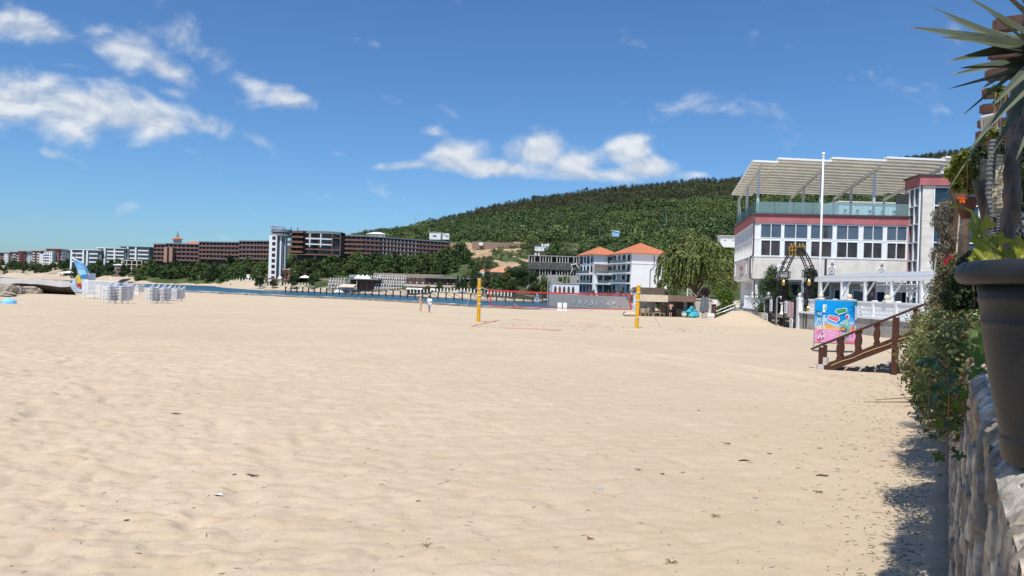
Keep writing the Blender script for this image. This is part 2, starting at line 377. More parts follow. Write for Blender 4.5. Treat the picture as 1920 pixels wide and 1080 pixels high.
# far shore, bluff and wooded hill: depth / photo-row profiles by column
HC = {
 -700: [(640, 521), (680, 516), (695, 508), (720, 500), (900, 494), (2600, 490)],
 0: [(619, 519), (634, 517.5), (646, 509), (665, 498), (690, 494), (900, 491), (2600, 489)],
 130: [(540, 524), (554, 521.5), (578, 508), (610, 497), (700, 491), (900, 489), (2600, 487)],
 290: [(440, 533), (456, 529.5), (474, 520), (520, 500), (550, 489), (700, 487), (2600, 485)],
 400: [(437, 537), (450, 532), (460, 525), (490, 503), (525, 487), (600, 482), (2600, 480)],
 500: [(337, 545), (362, 536), (375, 527), (400, 512), (440, 494), (480, 480), (600, 476), (2600, 474)],
 600: [(337, 549), (352, 542), (364, 528), (385, 514), (420, 496), (455, 482), (560, 472), (800, 458), (2600, 456)],
 650: [(337, 550), (352, 545), (364, 529), (385, 516), (420, 498), (465, 481), (560, 470), (680, 457), (850, 447), (2600, 452)],
 700: [(337, 551), (352, 546), (366, 531), (385, 519), (420, 500), (465, 481), (540, 470), (660, 455), (900, 440), (2600, 450)],
 800: [(300, 556), (325, 551), (338, 541), (365, 523), (410, 503), (465, 482), (540, 466), (680, 445), (950, 421), (2600, 445)],
 890: [(265, 563), (290, 556), (298, 545), (330, 522), (390, 500), (440, 480), (520, 456), (700, 430), (1000, 396), (2600, 440)],
 1000: [(265, 566), (290, 560), (298, 548), (330, 530), (390, 505), (450, 470), (540, 446), (720, 416), (1040, 375), (2600, 430)],
 1100: [(250, 570), (262, 568), (266, 553), (310, 546), (360, 525), (450, 480), (560, 450), (740, 410), (1060, 360), (2600, 425)],
 1200: [(246, 570), (258, 568), (264, 551), (310, 546), (360, 522), (450, 474), (560, 440), (740, 400), (1060, 350), (2600, 420)],
 1390: [(230, 572), (258, 566), (300, 535), (400, 480), (520, 440), (740, 388), (1060, 336), (2600, 415)],
 1640: [(230, 574), (258, 566), (300, 525), (400, 470), (520, 425), (740, 362), (1080, 305), (2600, 410)],
 1800: [(230, 576), (258, 566), (300, 520), (400, 465), (520, 415), (740, 342), (1080, 283), (2600, 400)],
 2300: [(230, 578), (258, 566), (300, 510), (400, 450), (520, 395), (740, 310), (1080, 240), (2600, 380)]}
hk = sorted(HC); HD = np.concatenate([np.arange(215, 480, 2.2), np.geomspace(480, 2600, 110)])
HT = []
for k in hk:
    ds = [d for d, _ in HC[k]]; zs = [W(k, y, d).z for d, y in HC[k]]
    zs[0] = max(SEA, zs[0]) if zs[0] > SEA else SEA
    HT.append(np.interp(HD, [ds[0] - 30] + ds, [SEA - 2 if k < 1150 else zs[0] - 3] + zs))
HT = np.array(HT); hpx = np.arange(-700, 2301, 5.0)
HG = np.stack([np.interp(hpx, hk, HT[:, j]) for j in range(len(HD))], 1)      # column x depth
def smooth_cols(a, n=6):
    for _ in range(n): a[1:-1] = (a[:-2] + 2 * a[1:-1] + a[2:]) / 4
    return a
HG = smooth_cols(HG)
hx = (hpx - 960)[:, None] / FPX * HD[None, :]; hy = np.repeat(HD[None, :], len(hpx), 0)
HG = HG + fbm(hx * .03, hy * .03, 4, 77) * np.clip((hy - 330) / 200, 0, 1) * 9 + fbm(hx * .15, hy * .15, 3, 7) * 1.2 * (HG > SEA + 1.2)
def HZ(px, d):
    i = np.interp(px, hpx, np.arange(len(hpx))); j = np.interp(d, HD, np.arange(len(HD)))
    i0, j0 = min(int(i), len(hpx) - 2), min(int(j), len(HD) - 2); a, b_ = i - i0, j - j0
    return float((HG[i0, j0] * (1 - a) + HG[i0 + 1, j0] * a) * (1 - b_) + (HG[i0, j0 + 1] * (1 - a) + HG[i0 + 1, j0 + 1] * a) * b_)
def onhill(px, d, dz=0): return Vector(((px - 960) / FPX * d, d, HZ(px, d) + dz))
V = np.stack([hx, hy, HG], -1).reshape(-1, 3); Fh = grid_faces(len(hpx), len(HD))[:, ::-1]
fc = V[Fh].mean(1); fpx = 960 + fc[:, 0] / fc[:, 1] * FPX; fz = fc[:, 2]; fd = fc[:, 1]
foot = np.interp(fpx, hk, [HC[k][1][0] if k < 1100 else HC[k][1][0] for k in hk])
nz = fbm(fc[:, 0] * .06, fc[:, 1] * .06, 4, 91)
sand_f = fd < foot + 4
cliff_f = (~sand_f) & (fpx < 118) & (fd < 672) & (nz > -.12)
fpy = 537 + (fpx - 960) * .031 - (fz - EYE) / fd * FPX
bare_f = (~sand_f) & (fpx > 872) & (fpx < 1080) & (fpy > 455) & (fpy < 502) & (nz + .25 * np.exp(-((fpy - (468 + (fpx - 885) * .5)) / 7) ** 2) + .22 * np.exp(-(((fpx - 888) / 22) ** 2 + ((fpy - 470) / 14) ** 2)) > .13)
rest = ~(sand_f | cliff_f | bare_f)
earth = M('bare_earth', (.40, .28, .17), .95, .25, .12, .5, .6)
cliffm = M('sandstone', (.33, .275, .20), .95, .45, .15, 1.0, .5)
hillg = M('undergrowth', (.045, .075, .022), .95, .4, .12, 1.0, .6, col2=(.10, .125, .045))
for nm, fm, mt in (('far_beach', sand_f, M('far_sand', (.50, .40, .29), .95, .10, .1)), ('sandstone_cliff', cliff_f, cliffm), ('bare_earth_slope', bare_f, earth), ('hills', rest, hillg)):
    if fm.sum():
        ids, inv = np.unique(Fh[fm], return_inverse=True)
        npmesh(nm, V[ids], inv.reshape(-1, 4), mt)['kind'] = 'structure'

# ------------------------------------------------------------------ trees
green_a = M('oak_leaves', (.056, .102, .026), .7, .3, .35, island=.45, col2=(.098, .158, .040), trans=.12)
green_b = M('light_leaves', (.092, .138, .028), .7, .3, .4, island=.4, col2=(.145, .195, .044), trans=.15)
green_c = M('dark_leaves', (.032, .062, .021), .7, .3, .4, island=.45, col2=(.054, .09, .028), trans=.08)
pine_m = M('pine_needles', (.048, .060, .028), .8, .3, .05, island=.4, col2=(.085, .084, .040))
olive_m = M('dry_leaves', (.085, .085, .035), .8, .3, .4, island=.4)
bark = M('bark', (.11, .085, .065), .95, .35, 5, .6, 20)
def tree_thing(name, label, cat, mat, w, h, nblob, nleaf, leaf, group, seed, trunk_h=.25, low=.1, shape=None, loc=(0, 0, 0)):
    r = random.Random(seed); g_ = np.random.default_rng(seed)
    t = thing(name, label, cat, loc, 0, group)
    bl = shape if shape else crown_blobs(w, h, nblob, r, low * h)
    p, nn = blob_points(bl, nleaf, g_); keep = p[:, 2] > .02 * h
    q, f = leaf_quads(p[keep], nn[keep], g_.uniform(.6, 1.3, keep.sum()) * leaf, .7, g_)
    npmesh('crown', q, f, mat, t)
    m = MB(); tr = max(.03 * h, .04)
    m.tube([(0, 0, -.6), (.02 * w, 0, h * .3), (.03 * w, .02 * w, h * .62)], [tr, tr * .7, tr * .3], 6)
    for k in range(4):
        a = k * 1.7 + r.random(); m.tube([(.02 * w, 0, h * (.28 + .06 * k)), (math.cos(a) * w * .2, math.sin(a) * w * .2, h * (.5 + .06 * k))], [tr * .5, tr * .2], 5)
    m.build('trunk', bark, t)
    return t
G_BLUFF = 'trees on the wooded bluff below the hotel'
protos = []
for k in range(6):
    mt = (green_a, green_a, green_c, green_b, green_a, green_c)[k]
    protos.append(tree_thing('broadleaf_tree', 'tree', 'tree', mt, 9, 8.5, 15, 620, .95, G_BLUFF, 100 + k, low=-.05))
used = [False] * 6
def put_tree(px, d, s, label, group, kinds=(0, 1, 2, 3, 4, 5), sink=1.0, sz=1.0):
    k = rnd.choice(kinds); p = onhill(px, d, -sink * s); rz = rnd.uniform(0, 6.28)
    sc_ = (s * rnd.uniform(.85, 1.2), s * rnd.uniform(.85, 1.2), s * sz * rnd.uniform(.85, 1.2))
    if not used[k]:
        o = protos[k]; used[k] = True; o.location = p; o.rotation_euler = (0, 0, rz); o.scale = sc_; o['label'] = label; o['group'] = group
        return o
    return dup(protos[k], p, rz, label, sc_, group)
bpy.context.view_layer.update()
ntree = 0
# bluff between the beach and the hotel
for row, (fr, step) in enumerate(((.03, 13), (.22, 14), (.42, 15), (.62, 16), (.82, 18))):
    px = 268 + row * 5
    while px < 884:
        f0 = float(np.interp(px, hk, [HC[k][2][0] for k in hk])); top = np.interp(px, [268, 290, 400, 500, 540, 650, 884], [560, 548, 515, 450, 428, 455, 450])
        d = f0 + (top - f0) * (fr + rnd.uniform(-.08, .08))
        skip = (492 < px < 536 and d < 400) or (535 <= px < 885 and row == 0 and px > 600)
        if not skip and not (612 < px < 885 and d < 372):
            put_tree(px, d, rnd.uniform(.72, 1.15), 'dense green tree in the wooded bluff between the beach and the long brown hotel', G_BLUFF, (0, 1, 2, 4, 5, 0, 2, 3)); ntree += 1
        px += step * rnd.uniform(.8, 1.25)
for k in range(48):
    f = rnd.random(); px = rnd.uniform(118, 285); d0_ = float(np.interp(px, [110, 290], [552, 452])); d = d0_ + f * 60
    put_tree(px, d, rnd.uniform(.75, 1.1), 'dark green tree on the slope below the white terraced building', 'trees below the terraced building', (0, 2, 5, 1)); ntree += 1
# scrub on the sandstone cliff, far left
for k in range(50):
    px = -25 + (k % 25) * 6.2 + rnd.uniform(-3, 3); d = float(np.interp(px, [-30, 130], [676, 606])) + (rnd.uniform(-6, 12) if k < 25 else rnd.uniform(-27, -4))
    put_tree(px, d, rnd.uniform(.5, .95) * (1 if k < 25 else .8), 'low dark tree on top of the sandstone cliff at the far left', 'trees on top of the far cliff', (0, 2, 5)); ntree += 1
# lower hill behind the white villas
for k in range(34):
    px = rnd.uniform(1010, 1460); d = rnd.uniform(300, 450) + max(0, (1060 - px)) * .12
    pyy = 537 + (px - 960) * .031 - (HZ(px, d) - EYE) / d * FPX
    if px < 1090 and d < 400: d += 60
    if px < 1260 and d < 330: continue
    put_tree(px, d, rnd.uniform(.75, 1.25), 'green tree on the lower slope of the hill behind the white villas', 'trees on the lower hillside', (0, 1, 2, 3, 4, 0, 1)); ntree += 1
for (px, d, s) in ((842, 440, 1.3), (852, 432, 1.35), (862, 425, 1.3), (835, 425, 1.2), (870, 412, 1.1), (850, 410, 1.2), (828, 405, 1.1)):
    put_tree(px, d, s, 'large dark tree at the right end of the long brown hotel', 'trees at the end of the hotel', (2, 5, 0))

def forest(name, mat, pts, scales, ktempl, nleaf, leaf, conifer):
    Vs = []; Fs = []; off = 0
    tpl = []
    for k in range(ktempl):
        g_ = np.random.default_rng(300 + k + conifer * 50); r = random.Random(k + 70)
        if conifer: bl = [(0, 0, z, rr, rr, 1.6) for z, rr in ((2.2, 2.9), (3.6, 2.8), (4.9, 2.4), (5.9, 1.6))]
        else: bl = [(0, 0, 4.2, 3.6, 3.6, 3.0)] + crown_blobs(8.5, 7.5, 5, r, .3)
        p, nn = blob_points(bl, nleaf, g_, jitter=.28); tpl.append(leaf_quads(p, nn, g_.uniform(.7, 1.35, nleaf) * leaf, .8, g_)[0])
    tpl = np.array(tpl); pts = np.array(pts); n_ = len(pts); idx = rng.integers(0, ktempl, n_); a = rng.uniform(0, 6.28, n_); s = np.array(scales)[:, None]
    t_ = tpl[idx]; c_, s_ = np.cos(a)[:, None], np.sin(a)[:, None]
    X = (t_[:, :, 0] * c_ - t_[:, :, 1] * s_) * s + pts[:, 0:1]; Y = (t_[:, :, 0] * s_ + t_[:, :, 1] * c_) * s + pts[:, 1:2]; Z = t_[:, :, 2] * s * rng.uniform(.85, 1.15, (n_, 1)) + pts[:, 2:3]
    v = np.stack([X, Y, Z], -1).reshape(-1, 3)
    npmesh(name, v, np.arange(len(v)).reshape(-1, 4), mat)['kind'] = 'stuff'
dec, dsc, con, csc, lig, lsc = [], [], [], [], [], []
d = 275.0
while d < 1100:
    stp = 6.7 + max(d - 500, 0) * .003
    x0, x1 = (610 - 960) / FPX * d, (1960 - 960) / FPX * d; x = x0
    while x < x1:
        px = PX(x, d); q = onhill(px + rnd.uniform(-3, 3), d + rnd.uniform(-4, 4))
        e = math.degrees(math.atan2(q.z - EYE, d)); sk = np.interp(px, hk, [HC[k][-2][0] for k in hk])
        pyy = 537 + (px - 960) * .031 - (q.z - EYE) / d * FPX
        line = np.interp(px, [650, 800, 900, 1100, 1300, 1400, 1800], [438, 424, 410, 392, 378, 368, 330]) + 16 * float(fbm(np.array(px * .02), np.array(d * .01), 3, 4))
        if d < sk + 12 and not (px < 640 and d < 800) and not (px < 880 and d < 560) and not (px < 1090 and (pyy > 456 or d < 500)) and not (px < 1260 and d < 385) and not (px < 1420 and d < 340):
            if pyy < line: con.append(q - Vector((0, 0, .8))); csc.append(rnd.uniform(.75, 1.12))
            elif rnd.random() < .12 + .75 * (float(fbm(np.array(q.x * .02), np.array(d * .02), 3, 55)) > .06): lig.append(q - Vector((0, 0, 1.6))); lsc.append(rnd.uniform(.75, 1.3) * (1 + 1.0 * float(fbm(np.array(q.x * .03), np.array(d * .03), 2, 66))))
            else: dec.append(q - Vector((0, 0, 1.6))); dsc.append(rnd.uniform(.75, 1.25) * (1 + 1.3 * float(fbm(np.array(q.x * .03), np.array(d * .03), 2, 66))))
        x += stp * rnd.uniform(.75, 1.25)
    d += stp * 1.05
forest('hill_forest', M('hill_leaves', (.056, .098, .032), .75, .3, .05, island=.22, col2=(.088, .135, .046), trans=.1), dec, dsc, 8, 90, 1.25, 0)
forest('hill_light_forest', M('hill_light_leaves', (.105, .155, .042), .75, .3, .05, island=.28, col2=(.15, .20, .058), trans=.1), lig, lsc, 6, 90, 1.2, 0)
forest('hill_pine_forest', pine_m, con, csc, 6, 80, 1.15, 1)
scr, ssc = [], []
for k in range(1500):
    px = rnd.uniform(868, 1095); d = rnd.uniform(300, 500); pyy = 537 + (px - 960) * .031 - (HZ(px, d) - EYE) / d * FPX
    if pyy < 455 or pyy > 540: continue
    q = onhill(px, d); nzv = float(fbm(np.array(q.x * .06), np.array(q.y * .06), 4, 91)); bare = nzv + .25 * math.exp(-((pyy - (468 + (px - 885) * .5)) / 7) ** 2) + .22 * math.exp(-(((px - 888) / 22) ** 2 + ((pyy - 470) / 14) ** 2))
    if bare > .10 and pyy < 502: continue
    scr.append(q - Vector((0, 0, .5))); ssc.append(rnd.uniform(.12, .36))
forest('slope_scrub', M('scrub_leaves', (.065, .085, .028), .8, .3, .06, island=.4, col2=(.10, .115, .04)), scr, ssc, 4, 60, 1.6, 0)
print('trees', ntree, len(dec), len(con), len(lig))
# ------------------------------------------------------------------ far buildings
redbrown = M('red_brown_render', (.24, .075, .055), .85, .15, .4)
brownband = M('brown_cladding', (.215, .115, .09), .75, .15, .5)
pinkwall = M('pink_render', (.42, .25, .19), .85, .10, .4)
greywall = M('pale_grey_render', (.50, .53, .56), .85, .06, .4)
cream = M('cream_render', (.62, .56, .46), .85, .08, .4)
whitewall = M('white_render', (.78, .79, .80), .8, .04, .4)
roofgrey = M('grey_roofing', (.22, .235, .25), .7, .12, .6)
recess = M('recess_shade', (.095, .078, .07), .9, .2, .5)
wood_dark = M('dark_timber', (.05, .032, .024), .8, .3, 4)
awningm = M('beige_awning', (.62, .53, .42), .85, .08, 2)

def mpx(d): return d / FPX
WINS = {}
def window_mesh(wd, h, mats, prot=.06, frame=.08, split=1):
    """window: frame of four bars with glass set in it, origin at its lower left corner, facing -y"""
    m = MB(); f = frame
    m.box(0, wd, -prot * .4, 0, 0, h, 1)
    m.box(0, f, -prot, -.001, 0, h, 0); m.box(wd - f, wd, -prot, -.001, 0, h, 0); m.box(f, wd - f, -prot, -.001, 0, f, 0); m.box(f, wd - f, -prot, -.001, h - f, h, 0)
    for k in range(1, split): m.box(wd * k / split - f / 2, wd * k / split + f / 2, -prot * .98, -.001, f, h - f, 0)
    return m
def win_row(parent, locs, wd, h, fm, gm, name='window', split=1, frame=.1, rz=0.0, prot=.06):
    """window parts: the first 100 as objects, further ones in one part"""
    if not locs: return
    cnt = parent.get('_w', 0)
    first = None; rest_ = []
    for l in locs:
        if cnt < 100:
            if first is None: first = window_mesh(wd, h, None, prot, frame, split).build(name, [fm, gm], parent, loc=l)
            else: first_c = first.copy(); COL.objects.link(first_c); first_c.parent = parent; first_c.location = l
            cnt += 1
        else: rest_.append(l)
    parent['_w'] = cnt
    if first is not None and rz:
        for c in list(parent.children):
            if c.data is first.data: c.rotation_euler = (0, 0, rz)
    if rest_:
        m = MB()
        for l in rest_:
            q = window_mesh(wd, h, None, prot, frame, split); ca, sa = math.cos(rz), math.sin(rz)
            m.add([(l[0] + v[0] * ca - v[1] * sa, l[1] + v[0] * sa + v[1] * ca, l[2] + v[2]) for v in q.v], q.f, 0)
            for i, mm in enumerate(q.m): m.m[len(m.m) - len(q.m) + i] = mm
        o = m.build(name, [fm, gm], parent); o['kind'] = 'stuff'

def seg(t, x0, x1, y0, dep, z0, z1, mat, nf, nb, bal=None, balm=None, roof=None, fm=white, gm=glass_dark, ww=.5, wh=.55, below=6.0, cols=None, over=.35):
    """one wing of a block of flats: wall body, floors of windows, balconies (slab + parapet), roof slab"""
    m = MB(); m.box(x0, x1, y0, y0 + dep, z0 - below, z1); m.build('wall', mat, t)
    fh = (z1 - z0) / nf; bw = (x1 - x0) / nb
    locs = [(x0 + bw * (b_ + .5 - ww / 2), y0 - .02, z0 + fh * (f + .5 - wh / 2)) for f in range(nf) for b_ in range(nb)]
    win_row(t, locs, bw * ww, fh * wh, fm, gm, split=2 if bw * ww > 1.6 else 1)
    if bal:
        for f in range(nf):
            for (a, c) in bal:
                m = MB(); xa, xb = x0 + (x1 - x0) * a, x0 + (x1 - x0) * c; zz = z0 + fh * f
                m.box(xa, xb, y0 - 1.35, y0 - .07, zz - .12, zz + .06); m.box(xa, xb, y0 - 1.36, y0 - 1.26, zz + .06, zz + .95)
                m.box(xa, xa + .1, y0 - 1.25, y0 - .07, zz + .06, zz + .95); m.box(xb - .1, xb, y0 - 1.25, y0 - .07, zz + .06, zz + .95)
                m.build('balcony', balm or white, t)
    if cols:
        for c in cols: m = MB(); m.box(x0 + (x1 - x0) * c - .6, x0 + (x1 - x0) * c + .6, y0 - 1.5, y0 - .08, z0 - below, z1 + .2); m.build('pilaster', fm, t)
    if roof:
        m = MB(); m.box(x0 - over, x1 + over, y0 - over - 1.1, y0 + dep + over, z1, z1 + .45); m.build('roof', roof, t)
def hip(m, x0, x1, y0, y1, z0, h, over=.6, mi=0, ridge=.45):
    x0 -= over; x1 += over; y0 -= over; y1 += over; cx = (x0 + x1) / 2; cy = (y0 + y1) / 2; rx = max((x1 - x0) - (y1 - y0), 0) / 2; ry = max((y1 - y0) - (x1 - x0), 0) / 2
    if ridge is not None: rx *= ridge * 2; ry *= ridge * 2
    v = [(x0, y0, z0), (x1, y0, z0), (x1, y1, z0), (x0, y1, z0), (cx - rx - .02, cy - ry - .02, z0 + h), (cx + rx + .02, cy - ry - .02, z0 + h), (cx + rx + .02, cy + ry + .02, z0 + h), (cx - rx - .02, cy + ry + .02, z0 + h)]
    v += [(a, b_, c - .18) for a, b_, c in v[:4]]
    m.add(v, [(0, 1, 5, 4), (1, 2, 6, 5), (2, 3, 7, 6), (3, 0, 4, 7), (4, 5, 6, 7), (8, 9, 1, 0), (9, 10, 2, 1), (10, 11, 3, 2), (11, 8, 0, 3), (11, 10, 9, 8)], mi)

def far_block(name, label, px0, ybase, d, segs, group=None, rz=0):
    o = W(px0, ybase, d); t = thing(name, label, 'building', o, rz, group)
    for (a, b_, yt, mat, dy, dep, nf, nb, kw) in segs:
        x0 = (a - px0) * mpx(d); x1 = (b_ - px0) * mpx(d); z1 = W((a + b_) / 2, yt, d).z - o.z; z0 = W((a + b_) / 2, kw.pop('yb', ybase), d).z - o.z
        seg(t, x0, x1, dy, dep, z0, z1, mat, nf, nb, **kw)
    return t
GA = 'apartment blocks on the far point'
far_block('apartment_building', 'leftmost red and white apartment block on the far point, cut by the photo edge', -14, 498, 690, [
    (-14, 9, 474, redbrown, 0, 14, 5, 4, dict(bal=[(.1, .5)], balm=greywall, roof=roofgrey)), (9, 17, 476, whitewall, -1.5, 14, 5, 2, {}),
    (17, 31, 473, redbrown, .5, 14, 5, 4, dict(bal=[(.5, .95)], balm=greywall, roof=terracotta)), (31, 36, 476, greywall, 1.5, 12, 5, 1, dict(bal=[(0, .95)]))], GA)
far_block('apartment_building', 'red and grey apartment block with stacked curved balconies on the far point', 36, 500, 680, [
    (36, 48, 471.5, redbrown, -1.5, 14, 6, 2, dict(bal=[(.12, .8)], balm=redbrown, roof=terracotta)), (48, 59, 473, greywall, 0, 14, 6, 2, dict(roof=roofgrey)),
    (59, 77, 471, redbrown, .8, 14, 6, 4, dict(bal=[(.1, .35), (.6, .9)], balm=offwhite, roof=terracotta)), (77, 84, 469.5, redbrown, 3, 14, 6, 1, {})], GA)
far_block('apartment_building', 'taller white apartment block with a red penthouse on the far point', 78, 503, 660, [
    (77.5, 84, 476, whitewall, -3, 10, 6, 1, dict(ww=.2)), (84, 103, 472, greywall, -2, 14, 6, 3, dict(bal=[(.05, .7)], balm=whitewall)), (96.5, 102, 471.5, whitewall, -3.8, 3, 6, 1, dict(ww=.35)),
    (84.5, 109, 467, redbrown, 1, 12, 6, 4, dict(roof=terracotta)), (109.5, 124, 469.5, greywall, 2.5, 12, 6, 3, dict(bal=[(.2, .9)], balm=roofgrey, roof=roofgrey))], GA)
far_block('apartment_building', 'narrow red apartment block beside the white terraced building', 124.5, 500, 690, [
    (124.5, 135, 470.5, redbrown, 0, 14, 6, 2, dict(bal=[(.1, .5)], roof=terracotta))], GA)
tb = far_block('terraced_building', 'long white apartment building with stepped roofs and horizontal white balconies', 134, 492, 560, [
    (134, 190, 469, M('grey_panel', (.16, .165, .18), .7, .2, .5), 0, 16, 3, 14, dict(bal=[(.0, .13), (.16, .42), (.62, .9)], balm=whitewall, roof=whitewall, ww=.7, cols=(.02, .42, .55), over=.6)),
    (179, 232, 465.5, M('grey_panel', (.16, .165, .18)), 3, 16, 4, 13, dict(bal=[(.35, .6), (.66, .95)], balm=whitewall, roof=whitewall, ww=.7, cols=(.27, .62), over=.6)),
    (217, 273, 462.5, M('grey_panel', (.16, .165, .18)), 6, 16, 4, 14, dict(bal=[(.35, .55), (.62, .98)], balm=whitewall, roof=roofgrey, ww=.7, cols=(.28, .55), over=.6))], None)
# open cream frame with the brick house under it
o = W(228, 503, 500); t = thing('frame_building', 'low cream concrete frame building with open bays below the white terraces', 'building', o)
wq = 38 * mpx(500); hq = 15 * mpx(500)
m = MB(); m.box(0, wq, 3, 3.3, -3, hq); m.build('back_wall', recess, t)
for k in range(3): m = MB(); m.box(0, wq, 0, 2.99, k * hq / 2 - .15, k * hq / 2 + .25); m.build('floor_slab', cream, t)
for k in range(5): m = MB(); m.box(wq * k / 4 - .25, wq * k / 4 + .25, -.3, -.003, -3, hq + .3); m.build('column', cream, t)
o = W(209, 507, 470); t = thing('brick_house', 'old brick house with a grey roof among the trees behind the sun loungers', 'house', o)
wq = 17 * mpx(470); m = MB(); m.box(0, wq, 0, 6, -4, 3.6); m.build('wall', M('old_brick', (.27, .17, .14), .9, .25, .8), t); m = MB(); hip(m, 0, wq, 0, 6, 3.6, .9); m.build('roof', offwhite, t)
win_row(t, [(.6 + k * 1.5, -.02, z) for k in range(3) for z in (.2, 2.0)], .7, 1.1, white, glass_dark)

# beach pavilion with white tent roof
o = W(113, 522, 555); t = thing('beach_pavilion', 'dark beach bar under a white tent roof at the foot of the far cliff', 'pavilion', o)
wq = 30 * mpx(555); m = MB(); hip(m, 0, wq, 0, 8, 4.4, 1.6, 1.2); m.build('roof', whitewall, t)
for k in range(6): m = MB(); m.box(wq * k / 5 - .12, wq * k / 5 + .12, 0, .25, -1.5, 4.3); m.build('post', wood_dark, t)
m = MB(); m.box(0, wq, 5, 5.3, -1.5, 4.2); m.build('back_wall', recess, t)
m = MB(); m.box(-5, wq, -3, -2.8, -3, -1.2); m.build('deck', cream, t)

# ---- the long brown hotel
def wing(t, path, z0, fh, nf, bayw, depth=12, name='wing', roof=True, endwall=None):
    """curved hotel wing along a path of (x, y): per floor a parapet band, a slab and a recessed back wall; windows are parts"""
    pts = [Vector((x, y, 0)) for x, y in path]
    def off(dy):
        return [p + Vector((0, dy, 0)) for p in pts]
    for f in range(nf):
        zz = z0 + f * fh; m = MB()
        for a, b_ in zip(pts[:-1], pts[1:]): m.obox(a + Vector((0, -1.6, zz - .15)), b_ - a, (0, .22, 0), (0, 0, 1.15))
        m.build('balcony_band', brownband, t)
        m = MB()
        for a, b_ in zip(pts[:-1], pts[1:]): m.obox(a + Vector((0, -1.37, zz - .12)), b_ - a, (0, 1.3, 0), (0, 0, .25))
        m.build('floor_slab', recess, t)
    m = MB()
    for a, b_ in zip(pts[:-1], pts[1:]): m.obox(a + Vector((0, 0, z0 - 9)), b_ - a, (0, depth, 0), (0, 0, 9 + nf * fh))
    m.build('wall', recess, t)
    if roof:
        m = MB()
        for a, b_ in zip(pts[:-1], pts[1:]): m.obox(a + Vector((0, -2.0, z0 + nf * fh)), b_ - a, (0, depth + 2.3, 0), (0, 0, .75))
        m.build('roof', roofgrey, t)
    pl = []; m = MB(); L = 0
    for a, b_ in zip(pts[:-1], pts[1:]):
        dd = b_ - a; k = max(1, round(dd.length / bayw))
        for i in range(k):
            q = a + dd * (i / k)
            m.obox(q + Vector((-.09, -1.38, z0)), (.18, 0, 0), (0, 1.37, 0), (0, 0, nf * fh))
            for f in range(nf): pl.append((q.x + bayw * .42, q.y + dd.y / k * .5 - .06 - abs(dd.y / k) * .3, z0 + f * fh + .25))
    m.build('partition', brownband, t)
    win_row(t, pl, bayw * .42, fh * .66, M('pale_curtain', (.42, .46, .52), .7, .3, .3), M('curtain_glass', (.26, .31, .38), .2, .5, .25, spec=.7), frame=.35, prot=.1)
GH = 'long brown hotel on the bluff'
def pts_at(lst, o): return [((W(px, 470, d) - o).x, d - o.y) for px, d in lst]
# left wings
o = W(290, 489, 505); t = thing('hotel_wing', 'left wing of the brown hotel with a turret and red tiled roofs', 'hotel', o)
fh = 2.85
def zof(px, y, d): return W(px, y, d).z - o.z
wing(t, pts_at([(290, 507), (312, 505)], o), zof(300, 489, 505), fh, 4, 2.9)
wing(t, pts_at([(312, 501), (375, 500)], o), zof(340, 489, 500), fh, 4, 2.9)
for px in (313, 323): m = MB(); xx = (W(px, 470, 498) - o).x; m.box(xx - 1.1, xx + 1.1, -9.2, -5.5, zof(px, 492, 498), zof(px, 464, 498)); m.build('pilaster', pinkwall, t)
wing(t, pts_at([(375, 498), (450, 490)], o), zof(420, 486.5, 495), fh, 4, 2.9)
m = MB(); hip(m, (W(291, 470, 505) - o).x, (W(334, 470, 505) - o).x, 0, 11, zof(300, 458.5, 505), 1.1, 1); m.build('roof', terracotta, t)
m = MB(); hip(m, (W(346, 470, 505) - o).x, (W(371, 470, 505) - o).x, 0, 9, zof(358, 457, 505), 2.2, 1); m.build('roof', terracotta, t)
tx = (W(327, 470, 505) - o).x; tz = zof(327, 457, 505)
m = MB(); m.box(tx - 2.1, tx + 2.1, 2, 6.2, tz - 1, tz + 3.6); m.build('turret', cream, t)
m = MB(); m.lathe([(4.1, tz + 3.5), (1.2, tz + 4.7), (.9, tz + 5.2)], (tx, 4.1, 0), 12); m.build('turret_roof', terracotta, t)
m = MB(); m.lathe([(1.1, tz + 4.9), (.7, tz + 6.6), (.05, tz + 9.2)], (tx, 4.1, 0), 10); m.build('spire', roofgrey, t)
win_row(t, [(tx - 1.5, 1.97, tz + 1.2), (tx + .5, 1.97, tz + 1.2)], 1.0, 1.5, cream, glass_dark)
o = W(450, 486, 470); t = thing('hotel_wing', 'short wing of the brown hotel just left of the white tower', 'hotel', o)
wing(t, pts_at([(450, 472), (478, 468), (508, 462)], o), zof(475, 486, 466), 2.85, 4, 2.7)
# tower
dT = 375; o = W(502, 526, dT); t = thing('hotel_tower', 'tall white round lift tower with a grey crown and roof lettering', 'tower', o)
k_ = mpx(dT); H = W(515, 441, dT).z - o.z
m = MB(); m.box(.15, 15 * k_, 0, 7, -4, H); m.build('wall', whitewall, t)
gl = MB(); cxx, cyy, rr = 17.5 * k_, 4.6, 11.5 * k_
gl.lathe([(rr, -4), (rr, H)], (cxx, cyy, 0), 40); gl.build('curtain_wall', glass_blue, t, smooth=False)
for a in (262, 285, 306, 329, 350):
    m = MB(); ca, sa = math.cos(R(a)), math.sin(R(a)); wdt = .75 if a in (285, 329) else .28
    m.obox((cxx + (rr + .02) * ca + sa * wdt / 2, cyy + (rr + .02) * sa - ca * wdt / 2, -4), (-sa * wdt, ca * wdt, 0), (ca * .25, sa * .25, 0), (0, 0, H + 4)); m.build('fin', whitewall if wdt > .5 else steel, t)
for f in range(1, 17): 
    m = MB(); m.lathe([(rr + .06, f * H / 17 - .07), (rr + .06, f * H / 17 + .07)], (cxx, cyy, 0), 40); m.build('transom', steel, t)
